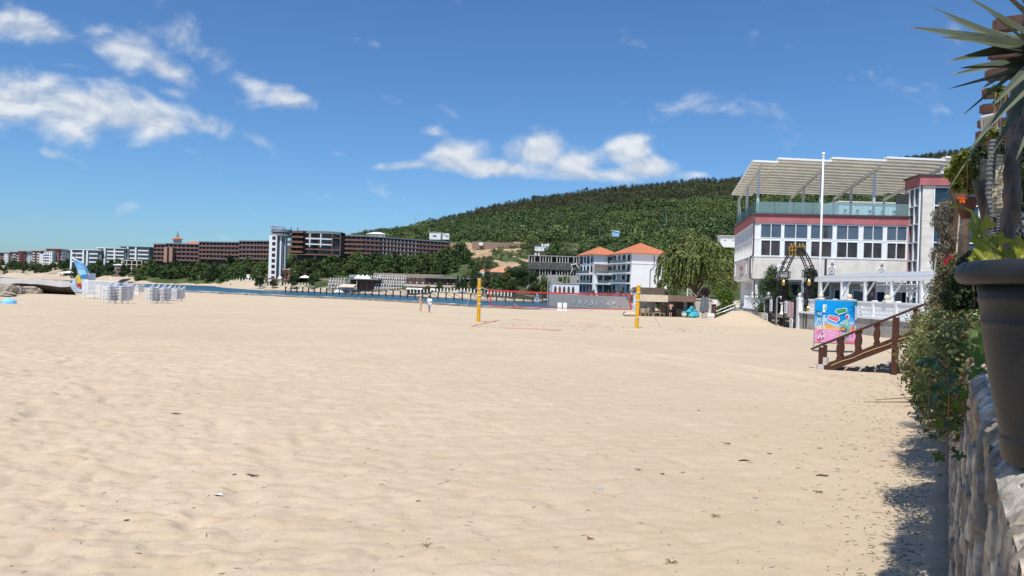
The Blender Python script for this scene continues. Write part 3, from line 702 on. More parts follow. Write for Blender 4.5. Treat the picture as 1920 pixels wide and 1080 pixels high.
win_row(t, [(6.2 * k_, -.03, H * (f + .28) / 8 - .2) for f in range(8)], 1.75, 1.75, recess, M('dark_red_glass', (.05, .02, .022), .3, .3, 1), prot=.08)
m = MB(); m.lathe([(19.2 * k_, H - .2), (19.2 * k_, H + 1.0), (5 * k_, H + 1.0)], (17.2 * k_, 5.2, 0), 40); m.build('crown_base', roofgrey, t)
m = MB(); m.lathe([(16 * k_, H + 1.01), (16 * k_, H + 1.75)], (16.5 * k_, 5.2, 0), 40); m.build('crown_gap', recess, t)
m = MB(); m.lathe([(5 * k_, H + 1.76), (19.2 * k_, H + 1.76), (19.2 * k_, H + 3.3), (5 * k_, H + 3.3)], (17.2 * k_, 5.2, 0), 40); m.build('crown', roofgrey, t)
def text(body, size, loc, mat, parent, rz=0, name='lettering', rx=math.pi / 2, ext=.02, align='LEFT'):
    c = bpy.data.curves.new(name, 'FONT'); c.body = body; c.size = size; c.extrude = ext; c.align_x = align; c.materials.append(mat)
    ob = bpy.data.objects.new('tmp', c); COL.objects.link(ob)
    dg = bpy.context.evaluated_depsgraph_get(); me = bpy.data.meshes.new_from_object(ob.evaluated_get(dg)); bpy.data.objects.remove(ob); me.materials.clear(); me.materials.append(mat)
    ot = link(name, me, parent, loc); ot.rotation_euler = (rx, 0, rz); return ot
redsign = M('red_lettering', (.55, .05, .09), .6, .1, 3)
text('ME', 1.7, (1.6 * k_, 0, H + 3.6), redsign, t, ext=.1); text('BEACH', 1.7, (7.0 * k_, 0, H + 3.6), M('mauve_lettering', (.36, .10, .26), .6, .1, 3), t, ext=.1)
# bridges between tower and the round block
o = W(534, 475, 395); t = thing('hotel_link', 'open brown walkway storeys joining the white tower to the round hotel block', 'walkway', o)
for f in range(5):
    z = W(548, 473.5 - f * 9.3, 395).z - o.z
    m = MB(); m.box(-1.5, 9.6, 0, 5, z, z + 1.05); m.build('parapet', brownband, t)
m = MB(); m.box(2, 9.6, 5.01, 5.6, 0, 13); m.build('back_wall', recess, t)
for k in range(3): m = MB(); m.box(-.8 + k * 3.6, -.5 + k * 3.6, .3, .7, -6, 14.5); m.build('column', wood_dark, t)
# round block
o = W(556, 477, 415); t = thing('hotel_block', 'round fronted hotel block with white framed panoramic windows and grey roof', 'hotel', o)
k_ = mpx(415); wid = 82 * k_
def arcp(n, bulge=3.2): return [(wid * i / n, -bulge * math.sin(math.pi * i / n)) for i in range(n + 1)]
A = arcp(12); zz = lambda y: W(597, y, 415).z - o.z
def band(nm, y0, y1, dy, th, mat, i0=0, i1=12):
    m = MB()
    for (xa, ya), (xb, yb) in zip(A[i0:i1], A[i0 + 1:i1 + 1]): m.obox((xa, ya + dy, zz(y0)), (xb - xa, yb - ya, 0), (0, th, 0), (0, 0, zz(y1) - zz(y0)))
    return m.build(nm, mat, t)
band('wall', 492, 435, 1.2, 9, recess); band('roof', 438.5, 433.8, -.9, 12, roofgrey)
band('white_frame', 449.5, 447, -.8, 1.9, whitewall, 2, 10); band('white_frame', 460, 457.6, -.8, 1.9, whitewall, 2, 10)
band('balcony_band', 469.5, 466.8, -.8, 1.9, brownband); band('balcony_band', 479, 476.5, -.8, 1.9, brownband); band('balcony_band', 446.9, 445, -.5, 1.6, roofgrey, 0, 2); band('balcony_band', 446.9, 445.2, -.5, 1.6, brownband, 10, 12)
for i in range(12):
    (xa, ya), (xb, yb) = A[i], A[i + 1]
    for (y0, y1) in ((457.5, 449.6), (466.7, 460.1), (476.4, 469.6), (445, 438.6)):
        m = MB(); m.obox((xa + .12, ya + .95, zz(y0)), (xb - xa - .24, yb - ya, 0), (0, .2, 0), (0, 0, zz(y1) - zz(y0))); m.build('window', glass_blue if (i % 3 or y0 > 460) else brownband, t)
for i in (0, 2, 4, 7, 10, 12):
    xa, ya = A[i]; m = MB(); m.box(xa - .25, xa + .25, ya - .95, ya + .9, zz(464 if i in (4, 7) else 477), zz(438.6)); m.build('pier', whitewall if i in (4, 7) else brownband, t)
m = MB(); m.box(wid * .43, wid * .47, -2, -1.2, zz(492), zz(479)); m.build('column', cream, t)
# right wing
o = W(634, 476, 440); t = thing('hotel_wing', 'long curved right wing of the brown hotel with four rows of balconies', 'hotel', o)
zb = W(640, 475.5, 440).z - o.z
wing(t, pts_at([(634, 440), (652, 437), (680, 437), (712, 442), (745, 450), (780, 459), (815, 466), (842, 471)], o), zb, 2.62, 4, 2.75)
m = MB(); xx = (W(843, 470, 471) - o).x; m.box(xx, xx + 7, 471.5 - o.y, 471.5 - o.y + 12, zb - 8, zb + 10.4); m.build('end_wall', pinkwall, t)
for px in np.arange(638, 705, 5.5):
    p = W(float(px), 441, 444) - o; m = MB(); m.bar((p.x, p.y, zb + 11.2), (p.x + 1.0, p.y + 1, zb + 12.3), .3, .3); m.bar((p.x + 1, p.y + 1, zb + 12.3), (p.x + 2.0, p.y, zb + 11.2), .3, .3); m.build('roof_truss', roofgrey, t)
# roofs and small white buildings above
def small(name, label, px0, px1, yt, yb, d, wallm, roofm, roof='flat', nwin=3, cat='house'):
    o = W(px0, yb, d); wq = (px1 - px0) * mpx(d); h = (W((px0 + px1) / 2, yt, d).z - W((px0 + px1) / 2, yb, d).z)
    t = thing(name, label, cat, o); m = MB(); m.box(0, wq, 0, wq * .6, -1, h * (.6 if roof == 'hip' else .95)); m.build('wall', wallm, t); m = MB()
    if roof == 'hip': hip(m, 0, wq, 0, wq * .6, h * .6, h * .4, .5)
    elif roof == 'mono': m.plate([(-.3, -.3, h * .95), (wq + .3, -.3, h * .45), (wq + .3, wq * .6, h * .45), (-.3, wq * .6, h * .95)], (0, 0, .25))
    else: m.box(-.3, wq + .3, -.3, wq * .6 + .3, h * .951, h)
    m.build('roof', roofm, t)
    if nwin: win_row(t, [(wq * (k + .3) / nwin, -.03, h * .18) for k in range(nwin)], wq / nwin * .35, h * .32, white, glass_dark, frame=.12)
    return t
small('hill_house', 'cream gabled house above the roof of the brown hotel', 688, 722, 434, 444, 520, cream, offwhite, 'hip', 4)
small('hill_house', 'white house with a square window at the right end of the hotel roof', 805, 826, 435, 446, 500, whitewall, offwhite, 'flat', 1)
small('hill_house', 'low white annexe with a sloping roof beside the hotel end', 825, 842, 437, 446, 502, whitewall, offwhite, 'mono', 2)
m = small('hill_house', 'white modern house with rooftop boxes on the hill above the concrete frame', 1003, 1027, 461, 467, 420, whitewall, whitewall, 'flat', 3)
for k, xx in enumerate((3.8, 5.6, 7.2)): q = MB(); q.box(xx, xx + 1.0, .5, 1.5, 1.9, 3.1 + (k == 2) * .4); q.build('roof_box', whitewall, m)
small('billboard_house', 'small blue and white cabin alone in the hillside trees', 1148, 1161, 432, 439, 330, M('pale_blue_panel', (.30, .50, .72), .6, .2, .6), whitewall, 'mono', 0, 'cabin')
small('hill_house', 'white flat roofed house behind the left end of the restaurant', 1351, 1384, 441, 452, 130, whitewall, offwhite, 'flat', 2)
t = small('hill_house', 'long white modern house seen through the restaurant roof terrace', 1573, 1712, 377, 404, 115, whitewall, whitewall, 'flat', 6)
t = small('turret_cabin', 'small brick cabin with a window at the foot of the white tower', 530, 545, 504, 529, 372, redbrown, cream, 'flat', 2, 'cabin')
# retaining wall above the bare slope
for a, b_, yt, yb, lb in ((885, 974, 453, 461, 'long brown stone retaining wall above the bare earth slope'), ):
    o = W(a, yb, 470); t = tag(MB().box(0, (b_ - a) * mpx(470), 0, .8, -2, (yb - yt) * mpx(470)).build('retaining_wall', M('brown_stone_wall', (.28, .20, .15), .95, .3, 1.2, .6, 3), loc=o), lb, 'wall')
o = W(898, 460, 468); t = tag(MB().box(0, 2.6, 0, 2, 0, 1.8).box(-.1, 2.7, -.1, 2.1, 1.8, 1.95).build('site_cabin', whitewall, loc=o), 'tiny white site cabin in front of the brown retaining wall', 'cabin')

# ---- pool terraces with closed white parasols
GP = 'closed white parasols on the beach terraces'
def parasol_mesh():
    m = MB(); m.tube([(0, 0, 0), (0, 0, 2.3)], .05, 5, 1); m.lathe([(.06, .75), (.30, .9), (.26, 1.7), (.05, 2.45)], n=7); return m
pm = parasol_mesh().build('closed_parasol', [whitewall, steel]); first_par = [pm]
def parasol(p, label, group, s=1.0):
    if first_par: o = first_par.pop()
    else: o = pm.copy(); COL.objects.link(o)
    o.location = p; o.scale = s if hasattr(s, '__len__') else (s, s, s); o.rotation_euler = (0, 0, rnd.uniform(0, 6)); tag(o, label, 'parasol', group); return o
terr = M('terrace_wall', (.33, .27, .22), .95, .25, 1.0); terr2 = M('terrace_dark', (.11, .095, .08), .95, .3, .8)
def terrace(px0, px1, ys, d0, lab, plab, n, dd=4.5):
    o = W(px0, ys[0], d0); t = thing('beach_terrace', lab, 'terrace', o)
    for i, y in enumerate(ys):
        d = d0 + i * dd; inset = i * (px1 - px0) * .03
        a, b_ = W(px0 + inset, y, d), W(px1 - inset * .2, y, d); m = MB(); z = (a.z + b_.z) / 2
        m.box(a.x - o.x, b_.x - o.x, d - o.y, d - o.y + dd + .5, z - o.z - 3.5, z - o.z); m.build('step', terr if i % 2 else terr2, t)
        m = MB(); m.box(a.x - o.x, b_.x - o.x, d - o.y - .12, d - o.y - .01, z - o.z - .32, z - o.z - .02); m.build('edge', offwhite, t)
        for k in range(n): x = a.x + (b_.x - a.x) * (k + .5 + rnd.uniform(-.15, .15)) / n; parasol((x, d + 1.2, z), plab, GP, (.8, .8, .60))
    return t
terrace(611, 668, (544, 538, 532, 526), 345, 'stepped sunbed terrace left of the dark beach bar', 'closed white parasol in a row on the terraces left of the dark beach bar', 10)
terrace(700, 764, (544, 538, 532, 526, 520.5), 345, 'stepped sunbed terrace right of the dark beach bar', 'closed white parasol in a row on the terraces right of the dark beach bar', 13)
# dark bar with parasols on its roof
o = W(648, 545, 350); t = thing('beach_bar', 'dark flat roofed beach bar with a white tent on its roof between the terraces', 'bar', o); wq = 63 * mpx(350)
m = MB(); m.box(2, wq - 1, 1.5, 9, -2, 5.6); m.build('wall', recess, t)
m = MB(); m.box(0, wq, -2.5, 9.5, 5.6, 6.1); m.build('roof', roofgrey, t)
for k in range(7): m = MB(); m.box(.6 + k * 2.5, .85 + k * 2.5, -2, -1.75, -2, 5.59); m.build('post', awningm if k == 2 else wood_dark, t)
m = MB()
for k in range(3): m.lathe([(2.3, 6.15), (1.1, 7.0), (.05, 8.1)], (5.5 + k * 2.2, 2, 0), 8)
m.build('tent', whitewall, t)
for k in range(16): parasol(o + Vector((.8 + k * .98, 5, 6.1)), 'closed white parasol on the flat roof of the dark beach bar', GP, .8)
o = W(634, 548, 340); t = thing('beach_kiosk', 'small grey kiosk with a sloping cream roof in front of the terraces', 'kiosk', o)
m = MB(); m.box(0, 7, 0, 4, -1, 2.4); m.build('wall', greywall, t); m = MB(); m.plate([(-.6, -1, 2.5), (7.3, -1, 2.5), (7.6, 4.5, 3.8), (1.2, 4.5, 3.8)], (0, 0, .15)); m.build('roof', awningm, t)
# long restaurant pavilion right of the terraces
o = W(762, 552, 325); t = thing('beach_restaurant', 'long two storey beach pavilion with a cream parapet and striped awnings', 'restaurant', o); wq = 100 * mpx(325)
m = MB(); m.box(0, wq, 2, 10, -2, 7.6); m.build('wall', recess, t)
m = MB(); m.box(-.5, wq + .3, -1.2, 1.99, 3.7, 4.7); m.build('parapet', awningm, t)
m = MB(); m.box(wq * .33, wq + 6, -.6, 10, 7.7, 8.3); m.build('roof', roofgrey, t)
for k in range(9): m = MB(); m.plate([(k * 2.65 + .1, -2.4, 2.3), (k * 2.65 + 2.5, -2.4, 2.3), (k * 2.65 + 2.5, -.2, 3.3), (k * 2.65 + .1, -.2, 3.3)], (0, 0, .08)); m.build('awning', offwhite, t)
for k in range(13): m = MB(); m.box(k * 2 - .1, k * 2 + .1, -1.0, -.8, -2, 3.69); m.box(k * 2 - .1, k * 2 + .1, -.9, -.7, 4.71, 7.69); m.build('post', wood_dark, t)
m = MB(); m.box(wq - 1.6, wq + .2, -.5, 1.99, 4.71, 7.69); m.build('panel', greywall, t)
for k in range(26): m = MB(); m.ball((.7 + k * .93, .8, 5.4), .35, 6, 4); m.build('chair_back', (redbrown, whitewall, brownband)[k % 3], t)
# rock retaining wall behind the terraces
o = W(560, 531, 372); tag(MB().box(0, 60, 0, 1, -1, 2.9).build('stone_retaining_wall', M('tan_stone_wall', (.36, .29, .22), .95, .3, .9, .7, 2), loc=o), 'tan stone retaining wall at the foot of the wooded bluff', 'wall')
o = W(700, 522, 368); tag(MB().box(0, 36, 0, 1, -2, 2.9).build('stone_retaining_wall', M('tan_stone_wall', (.36, .29, .22)), loc=o), 'tan stone retaining wall above the rows of closed parasols', 'wall')
o = W(494, 530, 362); t = thing('entrance_pergola', 'brown flat pergola at the foot of the white tower', 'pergola', o)
m = MB(); m.box(0, 9, 0, 4, 1.7, 2.5); m.build('roof', brownband, t)
for k in range(3): m = MB(); m.box(.2 + k * 4.1, .6 + k * 4.1, .2, .6, -3, 1.69); m.build('post', cream, t)
for px, lb in ((487, 'white dome on a post left of the tower pergola'), (525, 'white dome on a post right of the tower pergola')):
    tag(MB().lathe([(1.1, 0), (1.0, .8), (.5, 1.35), (.02, 1.5)], n=12).tube([(0, 0, -3), (0, 0, 0)], .25).build('dome_lamp', whitewall, loc=W(px, 523, 360)), lb, 'dome')
o = W(572, 521, 368); t = thing('open_parasol', 'open white parasol with a red top on the terrace wall', 'parasol', o)
MB().lathe([(3.2, 0), (1.4, .9), (.05, 1.4)], n=12).build('canopy', whitewall, t); MB().tube([(0, 0, -2.5), (0, 0, 2.4)], .12).build('pole', redsign, t)
# rows of parasols along the far beach
for px in np.arange(432, 585, 5.6): parasol(onhill(float(px), 356 if px > 480 else 380 + (480 - px) * .6, .0), 'closed white parasol in the row on the far sand below the tower', 'closed parasols on the far beach', .9)
for px in np.arange(770, 965, 6.3):
    d = float(np.interp(px, [770, 830, 965], [318, 300, 280])); parasol(onhill(float(px), d, .1), 'closed white parasol in the row on the far sand beside the pier', 'closed parasols by the pier', 1.05)
o = onhill(466, 395); t = thing('lifeguard_booth', 'tiny white and blue lifeguard booth on the far sand left of the tower', 'booth', o)
MB().box(-1.2, 1.2, 0, 2, 1.2, 3.2).build('cabin', whitewall, t); MB().bar((1.3, 0, 0), (3.5, 0, 2.8), .5, .2).build('ramp', white, t)
for px, d, lb in ((636, 338, 'small white tent on the sand before the terraces'), ): 
    tag(MB().lathe([(2.4, 0), (1.2, 1.0), (.05, 1.5)], n=7).build('beach_tent', whitewall, loc=onhill(px, d, .2)), lb, 'tent')
for px, d, lb in ((648, 338, 'dark parked car beside the small white tent'), (668, 338, 'dark parked car under the dark beach bar')):
    t = thing('parked_car', lb, 'car', onhill(px, d, .1)); m = MB(); m.plate([(-2, 0, .3), (2, 0, .3), (2, 0, .8), (1.2, 0, .9), (.6, 0, 1.4), (-1, 0, 1.4), (-1.7, 0, .9), (-2, 0, .85)], (0, 1.7, 0)); m.build('body', M('dark_car_paint', (.04, .045, .05), .3, .1, 2), t)
    for x in (-1.2, 1.2): q = MB(); q.tube([(x, -.05, .33), (x, .2, .33)], .33, 10); q.build('wheel', black, t)

# ---- pier
dP0, dP1 = 318, 236
p0, p1 = W(512, 0, dP0), W(1035, 0, dP1); p0.z = p1.z = 0
t = thing('pier', 'long dark steel pier with diagonal braces crossing the strip of water', 'pier', (p0.x, p0.y, SEA)); L = p1 - p0
m = MB(); m.bar((0, 0, .62), Vector((L.x, L.y, .62)), .5, .22); m.build('deck', darksteel, t)
m = MB(); m.bar((L.x * .12, L.y * .12, 2.55), Vector((L.x, L.y, 2.55)), .14, .18); m.build('handrail', darksteel, t)
nP = 36; pps = []
for k in range(nP):
    f = k / (nP - 1); f = .1 + f * .9; pps.append(Vector((L.x * f, L.y * f, 0)))
    m = MB(); m.box(-.22, .22, -.22, .22, -1.5, 2.5); m.build('post', darksteel, t, loc=pps[-1])
for k in range(0, nP - 1):
    if k % 3 != 2: m = MB(); m.bar(pps[k] + Vector((0, .3, 2.3)), pps[k + 1] + Vector((0, .3, .75)), .12, .14); m.build('brace', darksteel, t)

# ---- tiled villa, concrete frame, white villas
o = W(897, 521, 345); t = thing('tiled_villa', 'low white villa with a pale terracotta hipped roof behind the cypresses', 'villa', o); k_ = mpx(345)
m = MB(); m.box(0, 60 * k_, 1, 11, -4, 11.5 * k_); m.build('wall', whitewall, t)
m = MB(); hip(m, 16 * k_, 66 * k_, 0, 12, 12 * k_, 12 * k_, 1.0); m.build('roof', M('pale_tiles', (.50, .25, .15), .85, .25, 1.5, .3, 6), t)
m = MB(); hip(m, -1 * k_, 30 * k_, 2, 10, 12 * k_, 7 * k_, .8); m.build('roof', M('pale_tiles', (.50, .25, .15)), t)
win_row(t, [(x * k_, .97, 3 * k_) for x in (3, 10, 26, 33, 46)], 3.5 * k_, 7 * k_, white, glass_dark)
o = W(991, 516, 300); t = thing('unfinished_building', 'grey unfinished concrete frame building with open storeys', 'building', o, R(2)); k_ = mpx(300); wq = 95 * k_; fh = 12.5 * k_
for f in range(4): m = MB(); m.box(-.3, wq, 0, 9, f * fh - .2, f * fh + .14); m.build('floor_slab', concrete, t)
for k in range(10):
    for f in range(3): m = MB(); m.box(wq * k / 9 - .28, wq * k / 9 + .18, .1, .6, f * fh + .142, (f + 1) * fh - .202); m.build('column', concrete, t)
for k in range(9):
    if k % 3 != 1:
        for f in range(3): m = MB(); m.box(wq * (k + .45) / 9, wq * (k + .55) / 9, .3, .5, f * fh + .142, (f + 1) * fh - .202); m.build('mullion', offwhite, t)
m = MB(); m.box(-.35, wq, -.4, -.02, fh * .98, fh * 2.0); m.build('dark_screen', M('weathered_dark_panel', (.10, .095, .09), .9, .4, 1.2), t)
m = MB(); m.box(0, wq, 5, 5.3, -3, fh * 3); m.build('back_wall', recess, t)
m = MB(); m.box(-.3, wq, -.2, 8, -6, -.21); m.build('plinth', concrete, t)
m = MB(); m.box(10 * k_, 32 * k_, 2, 7, fh * 3 + .15, fh * 3 + 1.3); m.build('roof_hut', recess, t)
for x in (11, 17): m = MB(); m.box(x * k_, (x + 3) * k_, 1, 2, fh * 3 + .15, fh * 3 + .95); m.build('roof_box', whitewall, t)
m = MB(); m.tube([(78 * k_, -.7, fh * .3), (82 * k_, -.9, fh * 1.1), (79 * k_, -.8, fh * 1.7), (88 * k_, -.8, fh * 1.9), (94 * k_, -.8, fh * 1.2)], [.15, .25, .3, .3, .2], 6); m.build('torn_tarpaulin', offwhite, t)

def arch_plate(m, x, y, w_, z0, h, th, mi=0, axis='x'):
    """pointed arch opening filled with dark glass, as a slab proud of the wall"""
    pr = [(-w_ / 2, 0), (w_ / 2, 0), (w_ / 2, h * .62), (w_ * .36, h * .8), (0, h), (-w_ * .36, h * .8), (-w_ / 2, h * .62)]
    if axis == 'x': m.plate([(x + a, y, z0 + b_) for a, b_ in pr], (0, -th, 0), mi)
    else: m.plate([(y, x + a, z0 + b_) for a, b_ in pr], (-th, 0, 0), mi)
slatewall = M('slate_cladding', (.20, .18, .165), .9, .3, 2.5, .4, 8)
def villa(label, pxc, ybase, yeave, d, th, wr, ll, rh, detail):
    o = W(pxc, ybase, d); t = thing('white_villa', label, 'villa', o, R(th), 'white villas with red roofs'); H = W(pxc, yeave, d).z - o.z; fh = H / 4
    m = MB(); m.box(0, wr, 0, ll, -2.5, H); m.build('wall', whitewall, t)
    m = MB(); hip(m, 0, wr, 0, ll, H, rh, 1.0, ridge=.3); m.build('roof', terracotta, t)
    m = MB(); m.box(-.5, wr + .5, -.5, ll + .5, H - .25, H - .185); m.build('soffit', offwhite, t)
    # left face (x = 0 side): balconies and pointed windows
    for f, (za, kind) in enumerate(((0, 'bal'), (fh, 'bal'), (2 * fh, 'arch'), (3 * fh, 'arch'))):
        for k in range(4):
            yc = ll * (k + .5) / 4
            if kind == 'arch' and k % 2 == 0: q = MB(); arch_plate(q, yc, -.02, ll / 4 * .5, za + .5, fh * .78, .06, axis='y'); q.build('arched_window', glass_dark, t)
            else: q = MB(); q.box(-.1, -.02, yc - ll * .08, yc + ll * .08, za + .25, za + fh * .85); q.build('window', glass_dark, t)
        if f in (1, 2) or (f == 3 and detail):
            q = MB(); q.box(-1.5, -.11, .1, ll * .95, za - .14, za + .12); q.build('balcony_slab', whitewall, t)
            q = MB(); q.box(-1.47, -1.43, .2, ll * .9, za + .121, za + 1.0); q.build('balcony_glass', M('balcony_glass', (.14, .19, .20), .1, .2, 1, spec=.8), t)
    if detail:   # plain side wall with a string course and down pipe
        q = MB(); q.box(-.04, wr, -.12, -.001, 2.95 * fh, 3.2 * fh); q.build('string_course', white, t)
        q = MB(); q.tube([(wr * .62, -.18, H - .4), (wr * .62, -.18, 2.7 * fh), (wr * .52, -.18, 2.4 * fh), (wr * .52, -.18, 0)], .09, 6); q.build('down_pipe', darksteel, t)
    else:        # stone clad middle storey, balconies, lower bay
        q = MB(); q.box(.3, wr - .3, -.14, -.001, 2.0 * fh, 3.0 * fh); q.build('stone_cladding', slatewall, t)
        for z in (.15, 1.1, 2.15, 3.1): q = MB(); q.box(wr * .58, wr * .76, -.22, -.141, z * fh + .2, z * fh + fh * .7); q.build('window', glass_dark, t)
        for z in (1.0, 2.0):
            q = MB(); q.box(wr * .1, wr + 1.2, -2.0, -.143, z * fh - .18, z * fh + .16); q.build('balcony_slab', whitewall, t)
            q = MB(); q.box(wr * .14, wr + 1.1, -1.95, -1.9, z * fh + .161, z * fh + 1.0); q.build('balcony_glass', M('balcony_glass', (.14, .19, .20)), t)
        for z in (.1, 1.05):
            for k in range(3): q = MB(); q.box(wr * (.2 + .25 * k), wr * (.38 + .25 * k), -.21, -.13, z * fh + .2, z * fh + fh * .78); q.build('window', glass_dark, t)
    for (x, y) in ((-.05, -.05), (-.05, ll)): q = MB(); q.tube([(x - .12, y - .1, H - .2), (x - .12, y - .1, 2.1 * fh)], .08, 6); q.build('corner_pipe', darksteel, t)
    return t
villa('nearer white villa with a red hipped roof and plain side wall', 1182, 550, 474, 210, 15, 11.6, 14, 3.4, True)
villa('farther white villa with a red hipped roof and stone clad storey', 1111, 550, 476.5, 226, 15, 8.2, 12, 2.7, False)
# arcade beside the villas
o = W(1034, 549, 224); t = thing('white_arcade', 'low white arcade with pointed arches left of the villas', 'arcade', o, R(4)); k_ = mpx(224); wq = 52 * k_
m = MB(); m.box(0, wq, 0, 5, -2, 18 * k_); m.box(-.15, wq, -.2, 5.2, 18 * k_, 19 * k_); m.build('wall', whitewall, t)
for k in range(5): q = MB(); arch_plate(q, (7 + 8.4 * k) * k_, -.02, 4.6 * k_, .0, 14 * k_, .06); q.build('arch', glass_dark if k != 1 else redbrown, t)
o = W(1026, 552, 220); t = thing('concrete_pergola', 'bare concrete pergola frame standing around the white arcade', 'frame', o, R(4)); k_ = mpx(220)
for x in (0, 8, 28, 36, 44, 52, 60): m = MB(); m.box(x * k_, (x + 1.4) * k_, 0, .3, -2 if x < 10 else 22 * k_, 35 * k_); m.build('post', concrete, t)
m = MB(); m.box(-.1, 61.5 * k_, -.05, .35, 35 * k_, 37 * k_); m.build('beam', concrete, t); m = MB(); m.box(0, 8 * k_, -.04, .34, 17 * k_, 18.2 * k_); m.box(8.3 * k_, 61 * k_, -.04, .34, 21 * k_, 22 * k_); m.build('beam', concrete, t)
# graffiti wall
gm = bpy.data.materials.new('graffiti_stone'); gm.use_nodes = True; t_ = gm.node_tree; b = t_.nodes['Principled BSDF']; b.inputs['Roughness'].default_value = .95
tcg = t_.nodes.new('ShaderNodeTexCoord'); br = t_.nodes.new('ShaderNodeTexBrick'); br.inputs['Scale'].default_value = 1.3; br.inputs['Color1'].default_value = (.36, .34, .32, 1); br.inputs['Color2'].default_value = (.26, .25, .24, 1); br.inputs['Mortar'].default_value = (.42, .40, .37, 1)
mpg = t_.nodes.new('ShaderNodeMapping'); mpg.inputs['Rotation'].default_value = (R(90), 0, 0); t_.links.new(tcg.outputs['Object'], mpg.inputs[0]); t_.links.new(mpg.outputs[0], br.inputs[0]); t_.links.new(br.outputs[0], b.inputs['Base Color'])
o = W(1026, 571, 222); e = W(1183, 569, 190); t = thing('graffiti_wall', 'grey stone sea wall with pale graffiti below the white villas', 'wall', o, math.atan2(e.y - o.y, e.x - o.x)); L_ = (e - o).xy.length
MB().box(0, L_, 0, .6, -1.5, 3.4).build('wall', gm, t)
gr = M('graffiti_paint', (.62, .60, .62), .8, .1, 2); gp = M('graffiti_mauve', (.38, .30, .42), .8, .1, 2)
for k in range(9):
    x = L_ * (.36 + .066 * k); q = MB(); pts = [(x + rnd.uniform(-.9, .9), -.02, .6 + rnd.uniform(0, 1.9)) for _ in range(5)]; q.tube(pts, .13, 5); q.build('graffiti', gp if k % 3 == 2 else gr, t)
# ------------------------------------------------------------------ restaurant with roof terrace
def gz(x, y): return float(sand_height(np.array([float(x)]), np.array([float(y)]))[0])
CA = Vector((20.0, 60.0, 0)); fa, la = R(6), R(11)
FV = Vector((math.cos(fa), -math.sin(fa), 0)); FN = Vector((-math.sin(fa), -math.cos(fa), 0))
LV = Vector((math.sin(la), math.cos(la), 0)); LN = Vector((-math.cos(la), math.sin(la), 0))
UZ = Vector((0, 0, 1))
t = thing('restaurant', 'large cream beach restaurant with two rows of white windows and a roof terrace', 'restaurant', CA)
def fbox(m, s0, s1, z0, z1, o0, o1, mi=0): return m.obox(FV * s0 + FN * o0 + UZ * z0, FV * (s1 - s0), FN * (o1 - o0), UZ * (z1 - z0), mi)
def lbox(m, s0, s1, z0, z1, o0, o1, mi=0): return m.obox(LV * s0 + LN * o0 + UZ * z0, LV * (s1 - s0), LN * (o1 - o0), UZ * (z1 - z0), mi)
FLEN, LLEN = 12.35, 14.0
frame_w = M('window_frame_white', (.80, .82, .84), .45, .03, 2)
redband = M('dusty_red_band', (.43, .145, .155), .75, .10, 1.2, .1, 8)
limestone = M('limestone_cladding', (.70, .66, .60), .9, .10, 1.6, .25, 9)
dkgrey = M('dark_cap', (.09, .075, .08), .6, .1, 4)
intr = M('room_interior', (.06, .055, .055), .9, .3, .7)
m = MB(); fbox(m, 0, FLEN, 3.53, 5.35, 0, -.4); lbox(m, .4, LLEN, 3.5, 5.35, 0, -.4); m.build('stone_band', limestone, t)
m = MB(); fbox(m, .3, FLEN, 3.35, 3.52, -.2, -8); m.build('ceiling', offwhite, t)
m = MB(); fbox(m, .1, FLEN + .2, 8.2, 8.86, .12, -.3); lbox(m, -.12, LLEN, 8.2, 8.86, .12, -.3); m.build('red_band', redband, t)
m = MB(); fbox(m, -.05, FLEN + .2, 8.862, 8.98, .24, -.3); lbox(m, -.24, LLEN, 8.862, 8.98, .24, -.3); m.build('cornice', dkgrey, t)
m = MB(); m.plate([FV * .1 + LV * .1 + UZ * 8.7, FV * 19 + LV * .1 + UZ * 8.7, FV * 19 + LV * LLEN + UZ * 8.7, FV * .1 + LV * LLEN + UZ * 8.7], (0, 0, .15)); m.build('terrace_floor', concrete, t)
m = MB(); fbox(m, .5, FLEN - .2, 3.6, 8.1, -4.5, -4.8); lbox(m, .5, LLEN - .3, 3.6, 8.1, -5.6, -5.9); m.build('inner_wall', intr, t)
m = MB(); fbox(m, .3, FLEN - .2, 5.2, 5.3, -.42, -4.4); m.build('inner_floor', M('floor_dark', (.12, .10, .09), .5, .2, 2), t)
wg = M('window_glass', (.030, .048, .075), .03, .2, .4, spec=.55)
wg_up = M('window_glass_sky_reflection', (.075, .105, .15), .06, .25, .5, spec=.6); wg_lo = M('window_glass_red_reflection', (.045, .034, .036), .05, .6, .9, spec=.5)  # reflections put into the colour: bluish sky above, reddish brown below
def win_panel(nm, boxf, s0, s1, z0, z1, panes, parent, fw=.085):
    m = MB(); boxf(m, s0, s1, z0, z0 + fw, .05, -.1); boxf(m, s0, s1, z1 - fw, z1, .05, -.1)
    boxf(m, s0, s0 + fw, z0 + fw, z1 - fw, .05, -.1); boxf(m, s1 - fw, s1, z0 + fw, z1 - fw, .05, -.1)
    for k in range(1, panes): c = s0 + (s1 - s0) * k / panes; boxf(m, c - fw / 2, c + fw / 2, z0 + fw, z1 - fw, .045, -.1)
    fr = m.build(nm, frame_w, parent)
    for k in range(panes):
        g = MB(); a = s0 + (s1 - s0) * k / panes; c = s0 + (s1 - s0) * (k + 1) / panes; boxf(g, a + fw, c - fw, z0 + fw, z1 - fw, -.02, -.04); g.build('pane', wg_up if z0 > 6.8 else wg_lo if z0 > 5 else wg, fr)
    return fr
bays = [(.55, 2.2), (2.42, 4.3), (4.55, 6.3), (6.6, 8.35), (8.7, 10.25), (10.55, 12.1)]
edges = [.05] + [x for b_ in bays for x in b_] + [FLEN]
m = MB()
for k in range(0, len(edges), 2): fbox(m, edges[k], edges[k + 1], 5.352, 8.198, 0, -.28)
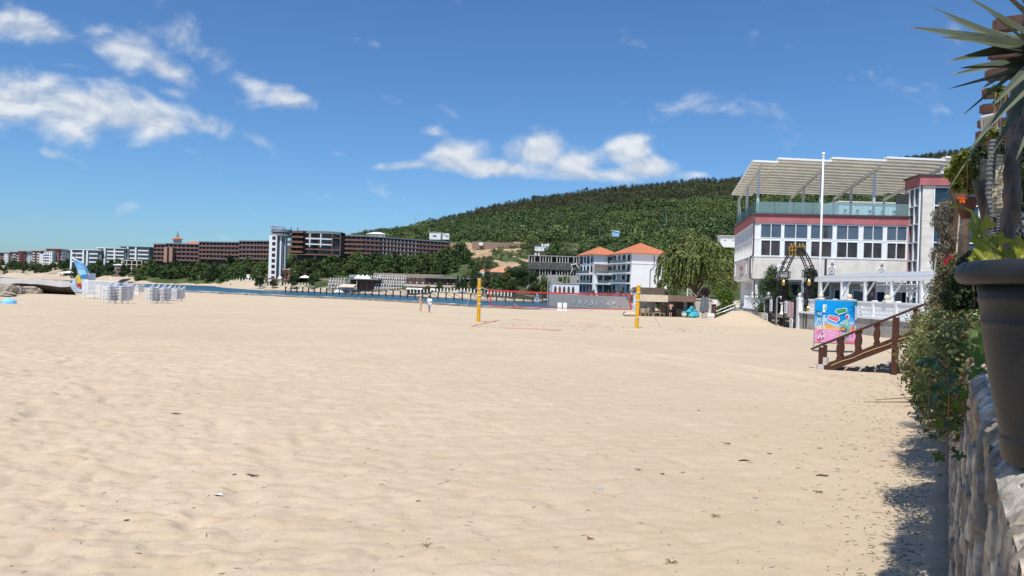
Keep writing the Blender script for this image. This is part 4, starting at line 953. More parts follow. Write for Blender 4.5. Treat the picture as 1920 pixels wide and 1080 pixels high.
fbox(m, .05, FLEN, 6.78, 6.94, .02, -.26); fbox(m, .05, FLEN, 5.352, 5.44, .04, -.27); fbox(m, .05, FLEN, 8.1, 8.199, .02, -.27)
m.build('window_wall', frame_w, t)
for (a, b_) in bays:
    win_panel('window', fbox, a - .04, b_ + .04, 6.92, 8.13, 2, t, .055); win_panel('window', fbox, a, b_, 5.42, 6.80, 2, t, .075)
for (za, zb) in ((5.5, 8.05), ):
    m = MB(); m.bar(FV * .7 - FN * .35 + UZ * za, FV * 2.0 - FN * .35 + UZ * zb, .14, .14); m.bar(FV * 2.0 - FN * .5 + UZ * za, FV * .7 - FN * .5 + UZ * zb, .14, .14); m.build('steel_brace', white, t)
m = MB(); n_l = 7
for k in range(n_l + 1): s = .3 + (LLEN - .5) * k / n_l; lbox(m, s - .28, s + .28, 5.352, 8.198, 0, -.28)
lbox(m, .1, LLEN, 6.78, 6.94, .02, -.26); lbox(m, .1, LLEN, 8.08, 8.199, .02, -.27); m.build('window_wall', frame_w, t)
for k in range(n_l):
    a = .3 + (LLEN - .5) * k / n_l + .3; c = .3 + (LLEN - .5) * (k + 1) / n_l - .3
    win_panel('window', lbox, a, c, 6.94, 8.08, 2, t); win_panel('window', lbox, a, c, 5.40, 6.78, 2, t)
# plaques, sign, down pipes
for s in (2.35, 6.3, 10.2):
    m = MB(); fbox(m, s - .34, s + .34, 4.05, 4.75, .04, 0); pl = m.build('plaque', frame_w, t)
    m = MB(); c = FV * s + FN * .07 + UZ * 4.4
    for k in range(20): a0 = k / 20 * 6.283; m.ball(c + FV * math.cos(a0) * .25 + UZ * math.sin(a0) * .25, .036, 6, 4)
    m.ball(c, .13, 8, 5, 0, (1, .3, .8)); m.build('wreath', M('wreath_stone', (.50, .44, .36), .8, .2, 9), pl)
    m = MB(); m.ball(FV * (s + .02) + FN * .16 + UZ * 5.12, .10, 8, 5, 0, (1.4, 1, .7)); m.build('wall_light', white, t)
rzL = math.atan2(-LV.y, -LV.x)
inkred = M('faded_sign_red', (.42, .28, .26), .8, .2, 4)
text('Eland', 1.15, LV * 8.9 + LN * .05 + UZ * 4.42, inkred, t, rzL, 'sign_lettering', ext=.03); text('restaurant', .62, LV * 8.7 + LN * .05 + UZ * 3.85, inkred, t, rzL, 'sign_lettering', ext=.03)
for k, s in enumerate((1.0, 4.4, 9.4, 12.9)):
    m = MB(); lbox(m, s - .28, s + .28, 4.0, 5.2, .06, .001); pn = m.build('sign_panel', frame_w, t)
    for q in range(3): m = MB(); lbox(m, s - .14, s + .12, 4.2 + q * .33, 4.36 + q * .33, .075, .061); m.build('sign_mark', dkgrey, pn)
m = MB(); c0 = -FV * .06 + FN * .12
m.tube([c0 + UZ * 8.75, c0 + UZ * 8.5 + FN * .1, c0 + UZ * 5.5 + FN * .1, c0 + UZ * 5.3 - FV * .18, c0 + UZ * 3.6 - FV * .18, c0 + UZ * 3.4 + FV * .2, c0 + UZ * .8 + FV * .2], .07, 8); m.build('down_pipe', dkgrey, t)
m = MB(); c0 = FV * (FLEN - .12) + FN * .1; m.tube([c0 + UZ * 8.7, c0 + UZ * 3.4], .06, 8); m.build('down_pipe', redband, t)
# ground floor
m = MB(); fbox(m, 1.2, FLEN + 6, .8, 3.4, -1.6, -1.9); m.build('wall', cream, t)
m = MB(); lbox(m, .8, LLEN, .8, 3.4, -.7, -1.0); m.build('wall', offwhite, t)
for s in (.35, 4.2, 7.6, 11.2): m = MB(); fbox(m, s - .2, s + .2, .8, 3.349, -.25, -.65); m.build('column', frame_w, t)
def gf(m, s0, s1, z0, z1, o0, o1, mi=0): return fbox(m, s0, s1, z0, z1, o0 - 1.55, o1 - 1.55, mi)
def gl(m, s0, s1, z0, z1, o0, o1, mi=0): return lbox(m, s0, s1, z0, z1, o0 - .64, o1 - .64, mi)
for s, wd, z0 in ((1.4, 1.0, 2.1), (2.9, 1.6, 2.1), (5.2, 1.6, 2.1), (3.2, .75, .85), (4.15, .75, .85), (7.0, 1.3, .9), (8.5, 1.3, .9), (10.4, 1.1, .9), (12.4, 1.2, .9), (14.6, 1.3, .9), (16.4, 1.3, .9)):
    win_panel('window', gf, s, s + wd, z0, 3.3 if z0 > 2 else 2.0 + (.9 if s > 6 else 0), 1, t, .12)
for k in range(6):
    s = 1.2 + k * 1.35; win_panel('glass_door', gl, s, s + 1.2, .85, 2.4, 2, t); win_panel('window', gl, s, s + 1.2, 2.5, 3.35, 2, t)
m = MB(); m.bar(FV * .6 - FN * .9 + UZ * .9, FV * 1.9 - FN * .9 + UZ * 3.3, .1, .1); m.build('steel_brace', white, t)
m = MB(); lbox(m, -.4, LLEN, .3, .8, .3, -1); fbox(m, 0, FLEN + 8, .3, .8, 3.5, -3); m.build('plinth', concrete, t)
# glass stair tower at the right
S0, S1, PO = 12.2, 18.4, 2.0
m = MB(); fbox(m, S0 + .2, S0 + .98, .8, 11.2, PO, PO - .5); m.build('stone_column', limestone, t)
for z in np.arange(1.6, 11.1, .62): m = MB(); fbox(m, S0 + .21, S0 + .97, z, z + .018, PO + .004, PO - .1); m.build('stone_joint', M('joint_grey', (.42, .39, .36), .9), t) if z < 11 else None
m = MB(); fbox(m, S0 + .99, S1, .8, 11.2, PO - .1, PO - .2); g1 = m.build('glass_front', glass_blue, t)
m = MB(); m.obox(FV * (S0 + .1) + FN * (PO - .25) + UZ * .8, FV * .1, -FN * (PO - .3), UZ * 10.4); m.build('glass_side', glass_blue, t)
m = MB()
for k in range(4): s = S0 + 1.0 + (S1 - S0 - 1.15) * k / 3; fbox(m, s, s + .1, .8, 11.2, PO, PO - .09)
for z in np.arange(.9, 11.3, 1.45): fbox(m, S0 + 1.0, S1, z, z + .09, PO - .005, PO - .09)
m.build('glazing_bars', frame_w, t)
m = MB(); cc = FV * (S0 - .02)
for k in range(3): m.obox(cc + FN * (.02 + (PO - .25) * k / 2) + UZ * .8, FV * .11, FN * .12, UZ * 10.4)
for z in np.arange(.9, 11.3, 1.45): m.obox(cc + FN * .15 + UZ * z, FV * .1, FN * (PO - .4), UZ * .08)
m.build('glazing_bars', frame_w, t)
m = MB(); fbox(m, S0 - .1, S1 + .2, 11.21, 11.95, PO + .15, -.6); m.build('red_band', redband, t)
m = MB(); fbox(m, S0 - .2, S1 + .3, 11.951, 12.07, PO + .25, -.7); m.build('cornice', dkgrey, t)
m = MB(); fbox(m, S0 + 1.0, S1 - .2, .8, 11.2, -2.5, -5); m.build('tower_core', M('core_grey', (.20, .21, .22), .9, .1), t)
# roof terrace: glass balustrade, posts, awning roof
tg = bpy.data.materials.new('balustrade_glass'); tg.use_nodes = True; n_ = tg.node_tree; b = n_.nodes['Principled BSDF']; b.inputs['Base Color'].default_value = (.55, .72, .76, 1); b.inputs['Roughness'].default_value = .05
tr = n_.nodes.new('ShaderNodeBsdfTransparent'); tr.inputs[0].default_value = (.62, .78, .80, 1); ms = n_.nodes.new('ShaderNodeMixShader'); ms.inputs[0].default_value = .22
n_.links.new(tr.outputs[0], ms.inputs[1]); n_.links.new(b.outputs[0], ms.inputs[2]); n_.links.new(ms.outputs[0], n_.nodes['Material Output'].inputs[0])
for k in range(8): m = MB(); s = .1 + k * 1.53; fbox(m, s, s + 1.5, 8.985, 9.95, .0, -.025); m.build('glass_panel', tg, t)
for k in range(8): m = MB(); s = .1 + k * 1.73; lbox(m, s, s + 1.7, 8.985, 9.95, .0, -.025); m.build('glass_panel', tg, t)
aw = thing('awning_roof', 'white ribbed sliding awning roof on steel posts above the restaurant terrace', 'awning', CA + UZ * 8.98)
fabric = M('awning_fabric', (.80, .78, .72), .8, .05, 1.0, trans=.7)
mods = [(-.45, 1.55), (1.55, 5.75), (5.75, 9.95), (9.95, 14.4), (14.4, 17.2)]
zF, zB = 13.05 - 8.98, 12.35 - 8.98
def zroof(q, k, u): return zF + (zB - zF) * q + .14 - .16 * u * (1 if k else .4) - (0 if k else .14) + .09 * k
nr_ = 13
for k, (a, c) in enumerate(mods):
    m = MB()
    for j in range(nr_):
        q0, q1 = j / nr_, (j + 1) / nr_; D0, D1 = -1.3 + 15.6 * q0, -1.3 + 15.6 * q1
        p = [FV * a + LV * D0 + UZ * zroof(q0, k, 0), FV * c + LV * D0 + UZ * zroof(q0, k, 1), FV * c + LV * (D0 + D1) / 2 + UZ * (zroof((q0 + q1) / 2, k, 1) + .16), FV * a + LV * (D0 + D1) / 2 + UZ * (zroof((q0 + q1) / 2, k, 0) + .16),
             FV * c + LV * D1 + UZ * zroof(q1, k, 1), FV * a + LV * D1 + UZ * zroof(q1, k, 0)]
        m.add(p + [x + UZ * .03 for x in p], [(3, 2, 1, 0), (5, 4, 2, 3), (6, 7, 8, 9), (9, 8, 10, 11), (0, 1, 7, 6)])
        m.bar(p[0] - UZ * .07, p[1] - UZ * .07, .14, .12)
    m.build('fabric', fabric, aw)
    m = MB(); m.bar(FV * a - LV * 1.36 + UZ * (zroof(0, k, 0) + .03), FV * c - LV * 1.36 + UZ * (zroof(0, k, 1) + .03), .1, .16); m.build('gutter', white, aw)
for i, s in enumerate((0.25, 5.3, 9.5, 14.3)):
    m = MB(); m.bar(FV * s - LV * 1.1 + UZ * (zF - .28), FV * (s + .15) + LV * 14.2 + UZ * (zB - .28), .14, .26); m.build('rafter', offwhite, aw)
    for D in (.15, 7.2, 13.6):
        if i == 3 and D < 1: continue
        q = (D + 1.3) / 15.6; m = MB(); b0 = FV * s + LV * D; m.bar(b0, b0 + UZ * (zF + (zB - zF) * q - .41), .17, .17, up=(0, 1, 0)); m.build('post', M('galvanised_post', (.55, .58, .62), .45, .06, 3), aw)
m = MB(); m.bar(FV * .25 + LV * 13.6 + UZ * 3.0, FV * .25 + LV * 10.9, .1, .1); m.build('brace', offwhite, aw)
cable = MB(); cable.tube([FV * (1 + 1.1 * k) + LV * 6 + UZ * (2.55 - .12 * math.sin(k / 14 * math.pi)) for k in range(15)], .018, 4); cb = tag(cable.build('string_lights', offwhite, loc=CA + UZ * 8.98), 'string of small white bulbs slung under the awning roof', 'string lights')
for k in range(14): m = MB(); m.ball(FV * (1.5 + 1.1 * k) + LV * 6 + UZ * 2.33, .06, 6, 4); m.build('bulb', white, cb)
for s, D, z, lb in ((15.9, -1.1, 13.33, 'white gull standing on the awning roof'), (14.2, -1.6, 12.07, 'white gull standing on the red topped stair tower')):
    m = MB(); m.ball((0, 0, .17), .13, 8, 6, 0, (1.6, .8, .8)); m.ball((-.17, 0, .30), .065, 6, 5); m.tube([(-.22, 0, .3), (-.29, 0, .285)], [.02, .005], 4); m.tube([(.03, .03, .08), (.03, .03, 0)], .012, 4); m.tube([(.03, -.03, .08), (.03, -.03, 0)], .012, 4); m.plate([(.15, -.05, .18), (.36, -.02, .2), (.36, .02, .2), (.15, .05, .18)], (0, 0, .03))
    tag(m.build('gull', whitewall, loc=CA + FV * s + LV * D + UZ * z), lb, 'gull')

# ------------------------------------------------------------------ terrace wall, balustrade, globes
def TX(d): return 19.8 + (62 - d) * .0667
def wall_run(d0, d1, name, label):
    p = Vector((TX(d0), d0, 0)); q = Vector((TX(d1), d1, 0)); t = thing(name, label, 'wall', p); v = q - p; n = Vector((v.y, -v.x, 0)).normalized()
    m = MB(); m.obox(Vector((0, 0, -1.2)), v, n * .35 if n.x > 0 else -n * .35, (0, 0, 2.2)); m.build('concrete_base', M('board_marked_concrete', (.34, .325, .30), .95, .22, 1.6, .5, 10), t)
    m = MB(); m.obox(Vector((-.08, 0, 1.001)), v, (.5, 0, 0), (0, 0, .14)); m.build('coping', frame_w, t)
    L_ = v.length; npan = max(1, round(L_ / 2.3))
    for k in range(npan):
        a, c = v * (k / npan), v * ((k + 1) / npan); dv = c - a; m = MB()
        m.obox(a + Vector((.05, 0, 1.93)), dv, (.22, 0, 0), (0, 0, .09)); m.obox(a + Vector((.1, 0, 1.55)), dv, (.1, 0, 0), (0, 0, .379)); m.obox(a + Vector((.1, 0, 1.25)), dv, (.08, 0, 0), (0, 0, .05))
        nb = 16
        for j in range(nb):
            b0 = a + dv * ((j + .25) / nb); m.obox(b0 + Vector((.1, 0, 1.142)), dv * (.5 / nb), (.08, 0, 0), (0, 0, .407))
        m.build('balustrade_panel', [frame_w], t)
        m = MB(); m.obox(a + Vector((.04, 0, 1.142)), dv.normalized() * .2, (.26, 0, 0), (0, 0, .95)); m.build('pier', frame_w, t)
        if k % 2:
            m = MB(); c_ = a + dv * .5 + Vector((.06, 0, 1.45))
            for zz in (-.12, .12): m.tube([c_ + dv.normalized() * .14 * math.cos(x) + UZ * (zz + .12 * math.sin(x)) for x in np.linspace(0, 6.283, 13)], .03, 5)
            m.build('rosette', frame_w, t)
    return t
wall_run(61.6, 57.1, 'balustrade_wall', 'short white balustrade on concrete left of the iron gate')
wall_run(51.4, 31.0, 'balustrade_wall', 'long white balustrade on a concrete base behind the colourful banner')
GG = 'globe lamps on the terrace wall'
gm_c = M('cream_globe', (.72, .66, .48), .4, .05, 3)
for d, lb, mt in ((60, 'cream globe lamp at the far left end of the balustrade', gm_c), (56.9, 'white globe lamp on the left gate pier', white), (51.6, 'cream globe lamp on the right gate pier', gm_c), (48.6, 'cream globe lamp just left of the banner', gm_c), (45, 'cream globe lamp above the right half of the banner', gm_c), (41, 'cream globe lamp farthest right on the balustrade', gm_c)):
    x = TX(d) + .17; g = thing('globe_lamp', lb, 'lamp', (x, d, 2.02), 0, GG)
    MB().ball((0, 0, .25), .16, 14, 9).build('globe', mt, g, smooth=True); MB().box(-.18, .18, -.18, .18, .0, .1).build('base', frame_w, g)
for d in (57.0, 51.5):
    tag(MB().box(-.05, .4, -.25, .25, -.5, 2.02).build('gate_pier', frame_w, loc=(TX(d), d, 0)), 'white gate pier on the %s side of the black iron gate' % ('left' if d > 55 else 'right'), 'pier')
# iron gate
def gate(d0, d1, label, panels):
    p = Vector((TX(d0) - .1, d0, -.05)); q = Vector((TX(d1) - .1, d1, -.05)); v = q - p; t = thing('iron_gate', label, 'gate', p); L_ = v.length; u = v / L_; zt = 1.95
    m = MB(); 
    for f in (0, 1): m.bar(u * L_ * f, u * L_ * f + UZ * zt, .08, .08, up=(1, 0, 0))
    for z in (.1, .95, zt - .05): m.bar(UZ * z, u * L_ + UZ * z, .06, .06)
    m.build('gate_frame', black, t)
    m = MB()
    for k in range(1, 16): m.bar(u * L_ * k / 16 + UZ * .1, u * L_ * k / 16 + UZ * zt, .025, .025, up=(1, 0, 0))
    m.build('gate_bars', black, t)
    m = MB(); m.obox(u * .05 + Vector((.06, 0, .97)), u * (L_ - .1), (.03, 0, 0), (0, 0, zt - 1.05)); m.build('gate_sheet', black, t)
    for (a, c, z0, z1, mt) in panels:
        m = MB(); m.obox(u * L_ * a + Vector((-.09, 0, z0)), u * L_ * (c - a), (.03, 0, 0), (0, 0, z1 - z0)); pn = m.build('notice', mt, t)
        for j in range(4): m = MB(); zz = z0 + (z1 - z0) * (.12 + .2 * j); m.obox(u * L_ * (a + (c - a) * .35) + Vector((-.1, 0, zz)), u * L_ * (c - a) * .3, (.008, 0, 0), (0, 0, (z1 - z0) * .12)); m.build('notice_mark', dkgrey if mt is frame_w else inkred, pn)
    return t
poster = M('faded_poster', (.50, .36, .40), .8, .35, 5)
gate(56.8, 54.9, 'left leaf of the black iron gate with two narrow white notices', [(.5, .72, 1.0, 1.9, frame_w), (.08, .3, .05, .8, frame_w)])
gate(53.6, 51.7, 'right leaf of the black iron gate with posters and a white notice', [(.18, .4, .95, 1.85, frame_w), (.42, .64, .7, 1.85, poster), (.68, .92, .7, 1.8, poster), (.66, .9, -.05, .65, frame_w)])
o = (TX(54.3) - .3, 54.3, -.1); t = thing('beach_shower', 'grey pipe beach shower standing in the gate opening', 'shower', o)
MB().tube([(0, 0, 0), (0, 0, 2.1), (.05, -.15, 2.2), (.1, -.45, 2.2), (.1, -.5, 2.1)], .06, 8).build('pipe', steel, t); MB().lathe([(.02, 0), (.12, -.08), (.12, -.1)], (.1, -.5, 2.1), 10).build('shower_head', dkgrey, t)
MB().lathe([(.16, .9), (.09, 1.1), (.07, 1.6), (.15, 1.75), (.2, 1.8)], (.15, -.6, 0), 10).build('basin', white, t)
# iron arch with gilded crown
A0, A1 = Vector((TX(55.2) + .55, 55.2, .8)), Vector((TX(50.4) + .2, 50.4, .8)); av = A1 - A0; al = av.length; au = av / al; an = Vector((au.y, -au.x, 0))
t = thing('iron_arch', 'black wrought iron arch with gilded ornament above the beach gate', 'arch', A0)
gold = M('gilding', (.52, .34, .09), .35, .25, 8, metal=.7)
for f, nm in ((0, 0), (1, 1)):
    b0 = au * al * f; m = MB()
    for dx in (-.22, .22):
        for dy in (-.22, .22): m.bar(b0 + Vector((dx, dy, -.8)), b0 + Vector((dx, dy, 2.7)), .06, .06, up=(0, 1, 0))
    for z in (0, .55, 1.1, 1.65, 2.2, 2.7):
        for a0, a1 in (((-.22, -.22), (.22, -.22)), ((.22, -.22), (.22, .22)), ((.22, .22), (-.22, .22)), ((-.22, .22), (-.22, -.22))): m.bar(b0 + Vector((*a0, z)), b0 + Vector((*a1, z)), .04, .05)
    for z in (0, .55, 1.1, 1.65): m.bar(b0 + Vector((-.22, -.22, z)), b0 + Vector((.22, -.22, z + .55)), .03, .03); m.bar(b0 + Vector((-.22, .22, z)), b0 + Vector((-.22, -.22, z + .55)), .03, .03)
    m.box(b0.x - .17, b0.x + .17, b0.y - .17, b0.y + .17, -.8, 2.6)
    m.build('pillar', black, t)
    m = MB(); m.obox(b0 + Vector((-.38, -.38, 2.72)), (.76, 0, 0), (0, .76, 0), (0, 0, .06)); m.obox(b0 + Vector((-.38, -.38, 3.2)), (.76, 0, 0), (0, .76, 0), (0, 0, .05))
    for k in range(5):
        q = -.36 + .18 * k
        for s in (-.36, .36): m.bar(b0 + Vector((q, s, 2.75)), b0 + Vector((q, s, 3.22)), .03, .03, up=(0, 1, 0)); m.bar(b0 + Vector((s, q, 2.75)), b0 + Vector((s, q, 3.22)), .03, .03, up=(0, 1, 0))
    m.build('capital', black, t)
    m = MB()
    for z in (.5, 2.35): m = MB(); m.ball(b0 + Vector((-.1, -.25, z)), .2, 8, 6, 0, (.7, .7, 1.2)); m.build('gilt_ornament', gold, t)
def arch_pt(u, r_in):  # u 0..1 along span; pointed arch
    x = (u - .5); h = (1 - abs(2 * x) ** 1.75); return au * al * (.5 + x * (1 + r_in)) + UZ * (3.25 + h * (1.5 + r_in * 1.6))
m = MB(); US = np.linspace(0, 1, 25)
for r_in in (-.05, .12):
    for s in (-.22, .22): m.tube([arch_pt(u, r_in) + an * s for u in US], .035, 5)
for k in range(24):
    u, u2 = US[k], US[k + 1]
    for s in (-.22, .22): m.tube([arch_pt(u, -.05) + an * s, arch_pt(u2, .12) + an * s], .022, 4); m.tube([arch_pt(u, .12) + an * s, arch_pt(u2, -.05) + an * s], .018, 4)
    if k % 2: m.tube([arch_pt(u, .12) - an * .22, arch_pt(u, .12) + an * .22], .022, 4)
m.build('arch_lattice', black, t)
m = MB(); cx = arch_pt(.5, .12) - UZ * .3
for s in (-.3, .3):
    for q in (-.55, 0, .55): m.tube([cx + au * q + an * s - UZ * .35, cx + au * q * 1.15 + an * s + UZ * (.28 if q else .1)], .055, 5); m.ball(cx + au * q * 1.15 + an * s + UZ * (.33 if q else .12), .09, 6, 5)
    m.tube([cx - au * .62 + an * s + UZ * .1, cx - au * .3 + an * s + UZ * .6, cx + an * s + UZ * .2, cx + au * .3 + an * s + UZ * .6, cx + au * .62 + an * s + UZ * .1, cx - au * .62 + an * s + UZ * .1], .05, 5)
m.build('gilt_crown', gold, t)
# flagpole
o = W(1535.5, 560, 49.5); fp = thing('flagpole', 'tall white flagpole in front of the restaurant facade', 'flagpole', (o.x, o.y, .6))
MB().tube([(0, 0, 0), (0, 0, 5), (0, 0, 11.2)], [.085, .075, .055], 10).build('pole', white, fp, smooth=True); MB().ball((0, 0, 11.42), .12, 10, 7).lathe([(.09, 11.2), (.05, 11.32)], n=8).build('finial', white, fp)
# white lattice pergola behind the balustrade
P0, P1 = Vector((TX(52) + .5, 52, .8)), Vector((TX(33) + .5, 33, .8)); pv = P1 - P0; pl_ = pv.length; pu = pv / pl_; pn_ = Vector((1, .05, 0)).normalized()
t = thing('white_pergola', 'long white wooden pergola with a lattice roof behind the balustrade', 'pergola', P0)
for k in range(8):
    b0 = pu * pl_ * k / 7
    for q in (0, 4.6): m = MB(); m.bar(b0 + pn_ * q, b0 + pn_ * q + UZ * (2.45 + q * .1), .14, .14, up=(0, 1, 0)); m.build('post', frame_w, t)
    m = MB(); m.bar(b0 + pn_ * .05 + UZ * 1.5, b0 + pn_ * .05 + pu * .9 + UZ * 2.4, .08, .08); m.build('brace', frame_w, t)
m = MB(); m.bar(UZ * 2.55, pv + UZ * 2.55, .16, .24); m.build('front_beam', frame_w, t); m = MB(); m.bar(pn_ * 4.6 + UZ * 3.0, pv + pn_ * 4.6 + UZ * 3.0, .14, .2); m.build('back_beam', frame_w, t)
m = MB()
for k in range(78): b0 = pu * pl_ * k / 77; m.bar(b0 + pn_ * .0 + UZ * 2.70, b0 + pn_ * 4.8 + UZ * 3.16, .09, .04)
for k in range(18): q = k * .27; m.bar(pn_ * q + UZ * (2.75 + q * .096), pv + pn_ * q + UZ * (2.75 + q * .096), .09, .04)
m.build('lattice', frame_w, t)
m = MB()
for k in range(60): b0 = pu * (pl_ * .1 + pl_ * .85 * k / 59) + pn_ * 3.2; m.bar(b0 + UZ * 1.85, b0 + pu * .5 + UZ * 2.35, .05, .04); m.bar(b0 + UZ * 2.35, b0 + pu * .5 + UZ * 1.85, .05, .04)
m.build('side_lattice', frame_w, t)
o = W(1617, 512, 44); MBt = MB().tube([(0, 0, -2.4), (0, 0, .0)], .22, 10).ball((0, 0, 0), .3, 10, 7, 0, (1, 1, .7)); tag(MBt.build('closed_heater', dkgrey, loc=(o.x + .6, o.y, 3.35)), 'dark round topped patio heater rising through the white pergola', 'heater')
# terrace floor
tag(MB().plate([(TX(62) + .3, 62, .5), (TX(31) + .3, 31, .5), (45, 31, .5), (45, 62, .5)], (0, 0, .3)).build('terrace_paving', M('terrace_paving', (.40, .36, .31), .9, .15, 1.0)), kind='structure')
# ------------------------------------------------------------------ trees and shrubs in the middle distance
def leafy(name, label, cat, blobs, n, leaf, mat, loc, trunk=None, aspect=.5, seed=1, inner=.6, group=None, jit=.6):
    g_ = np.random.default_rng(seed); t = thing(name, label, cat, loc, 0, group); p, nn = blob_points(blobs, n, g_, inner, 1.08, jit)
    q, f = leaf_quads(p, nn, g_.uniform(.6, 1.3, n) * leaf, aspect, g_); npmesh('crown' if 'tree' in name or 'willow' in name else 'foliage', q, f, mat, t)
    m = MB(); pts, r = trunk if trunk else ([(0, 0, -.3), (0, 0, .6)], [.08, .05]); m.tube(pts, r, 7); m.build('trunk' if trunk else 'stem', bark, t); return t
# weeping willow: hanging strands of narrow leaves
o = W(1300, 572, 108); o.z = -1.2; t = thing('willow_tree', 'large weeping willow with pale green hanging branches left of the restaurant', 'tree', o)
r = random.Random(3); g_ = np.random.default_rng(3); P_ = []; Nn = []; Gr = []
HW = 11.0
cl = []
for k in range(46):
    a = r.uniform(0, 6.28); q = math.sqrt(r.random()); cx, cy = math.cos(a) * q * 5.2, math.sin(a) * q * 4.2; cz = HW - 2.2 * q * q - r.uniform(0, 1.4) + (.7 if abs(cx - .8) < 2 else 0)
    cl.append((cx, cy, cz, r.uniform(.7, 1.25)))
for (cx, cy, cz, s) in cl:
    n_ = 80
    for k in range(20):
        a = r.uniform(0, 6.28); rr = s * r.uniform(.5, 1.15); x0, y0 = cx + math.cos(a) * rr, cy + math.sin(a) * rr; L_ = r.uniform(2.2, 5.2) * (.55 + .5 * min(1, math.hypot(x0, y0) / 5)); z0 = cz + r.uniform(-.2, .3)
        L_ = min(L_, z0 - r.uniform(.6, 2.2)); nl = int(max(L_, .6) * 13); ts = np.linspace(0, 1, nl)
        sw = r.uniform(-.3, .3); px_ = x0 + math.cos(a) * .6 * np.sqrt(ts) + sw * ts; py_ = y0 + math.sin(a) * .6 * np.sqrt(ts); pz_ = z0 + .25 * np.sin(ts * 3) - L_ * ts ** 1.2
        P_.append(np.stack([px_, py_, pz_], 1) + g_.normal(size=(nl, 3)) * .07); nn = norm(np.tile([math.cos(a), math.sin(a), .55], (nl, 1)) + g_.normal(size=(nl, 3)) * .45); Nn.append(nn)
        Gr.append(norm(np.tile([math.cos(a) * .2, math.sin(a) * .2, -1.0], (nl, 1)) + g_.normal(size=(nl, 3)) * .25))
    q_ = norm(g_.normal(size=(n_, 3))); P_.append(np.array([cx, cy, cz]) + q_ * s * .9); Nn.append(norm(q_ + [0, 0, .4])); Gr.append(norm(g_.normal(size=(n_, 3)) + [0, 0, -1]))
P_ = np.concatenate(P_); Nn = np.concatenate(Nn); Gr = np.concatenate(Gr)
q, f = leaf_quads(P_, Nn, g_.uniform(.35, .75, len(P_)), .34, g_, Gr); npmesh('crown', q, f, M('willow_leaves', (.105, .150, .040), .7, .25, .8, island=.35, col2=(.18, .215, .065), trans=.15), t)
m = MB(); m.tube([(0, 0, -.5), (.2, 0, 2), (.1, 0, 4.2)], [.5, .4, .3], 10)
for k in range(7): a = k * .9; m.tube([(.1, 0, 3.0 + k * .2), (math.cos(a) * 1.8, math.sin(a) * 1.6, 5.6), (math.cos(a) * 3.4, math.sin(a) * 2.8, HW - 1.6)], [.2, .13, .05], 6)
m.build('trunk', bark, t)
purple = M('purple_leaves', (.035, .012, .020), .7, .3, .8, island=.5, col2=(.06, .02, .03), trans=.1)
bright = M('bright_leaves', (.075, .135, .018), .65, .3, .8, island=.4, col2=(.13, .20, .03), trans=.2)
def shrub_blobs(w, h, n, seed, dp=1.0): return crown_blobs(w, h, n, random.Random(seed), -.12 * h)
def at(px, py, d): p = W(px, py, d); return p
p = at(1322, 560, 98); leafy('purple_tree', 'small dark purple leaved tree between the willow and the restaurant', 'tree', shrub_blobs(3.6, 4.6, 12, 5), 3600, .24, purple, (p.x, p.y, -1.1), ([(0, 0, -.2), (.1, 0, 2.4)], [.13, .07]), seed=5)
p = at(1357, 570, 90); leafy('bright_green_tree', 'bright green bushy tree beside the left wall of the restaurant', 'tree', shrub_blobs(4.0, 5.2, 16, 6), 4800, .24, bright, (p.x, p.y, -.9), ([(0, 0, -.2), (.1, 0, 2.6)], [.14, .07]), seed=6)
p = at(1240, 560, 122); leafy('leafy_tree', 'green tree at the left edge of the weeping willow', 'tree', shrub_blobs(4.6, 5.6, 14, 7), 3200, .34, green_a, (p.x, p.y, -.6), ([(0, 0, -.5), (.1, 0, 3)], [.16, .08]), seed=7)
p = at(1212, 556, 118); leafy('hedge', 'clipped dark green hedge behind the beach hut', 'hedge', [(x, 0, 1.1, 1.1, .9, 1.2) for x in np.linspace(-2.4, 4.5, 8)], 4200, .24, green_c, (p.x, p.y, .2), seed=8)
# conifer shrubs beside the arch
thuja = M('thuja_leaves', (.030, .058, .022), .75, .3, 2, island=.45, col2=(.055, .09, .03))
def conif(label, px, d, w, h, z, seed, group=None):
    x = W(px, 560, d).x; r = random.Random(seed); bl = []
    for k in range(26):
        q = r.random() ** .8; a = r.uniform(0, 6.28); rad = w * .5 * (1 - q) ** .6 * r.uniform(.4, 1); s = r.uniform(.18, .34) * w * (1 - .5 * q) * .8; bl.append((math.cos(a) * rad, math.sin(a) * rad, .2 + q * (h - .6), s, s, s * 1.7))
    return leafy('conifer_shrub', label, 'shrub', bl, 5200, .17, thuja, (x, d, z), seed=seed, aspect=.45, group=group)
conif('pointed dark conifer shrub behind the left pillar of the iron arch', 1446, 57.6, 2.7, 4.0, .8, 21)
conif('rounded dark conifer shrub between the iron arch and the flagpole', 1520, 52.5, 2.3, 3.6, .8, 22)
conif('low conifer shrub at the foot of the iron arch', 1470, 56.5, 1.7, 2.6, .8, 23)
p = W(1436, 590, 57.8); leafy('leafy_bush', 'small light green bush spilling over the balustrade beside the iron gate', 'bush', shrub_blobs(1.0, 1.0, 6, 9), 700, .12, bright, (TX(57.5) - .1, 57.5, .75), seed=9)
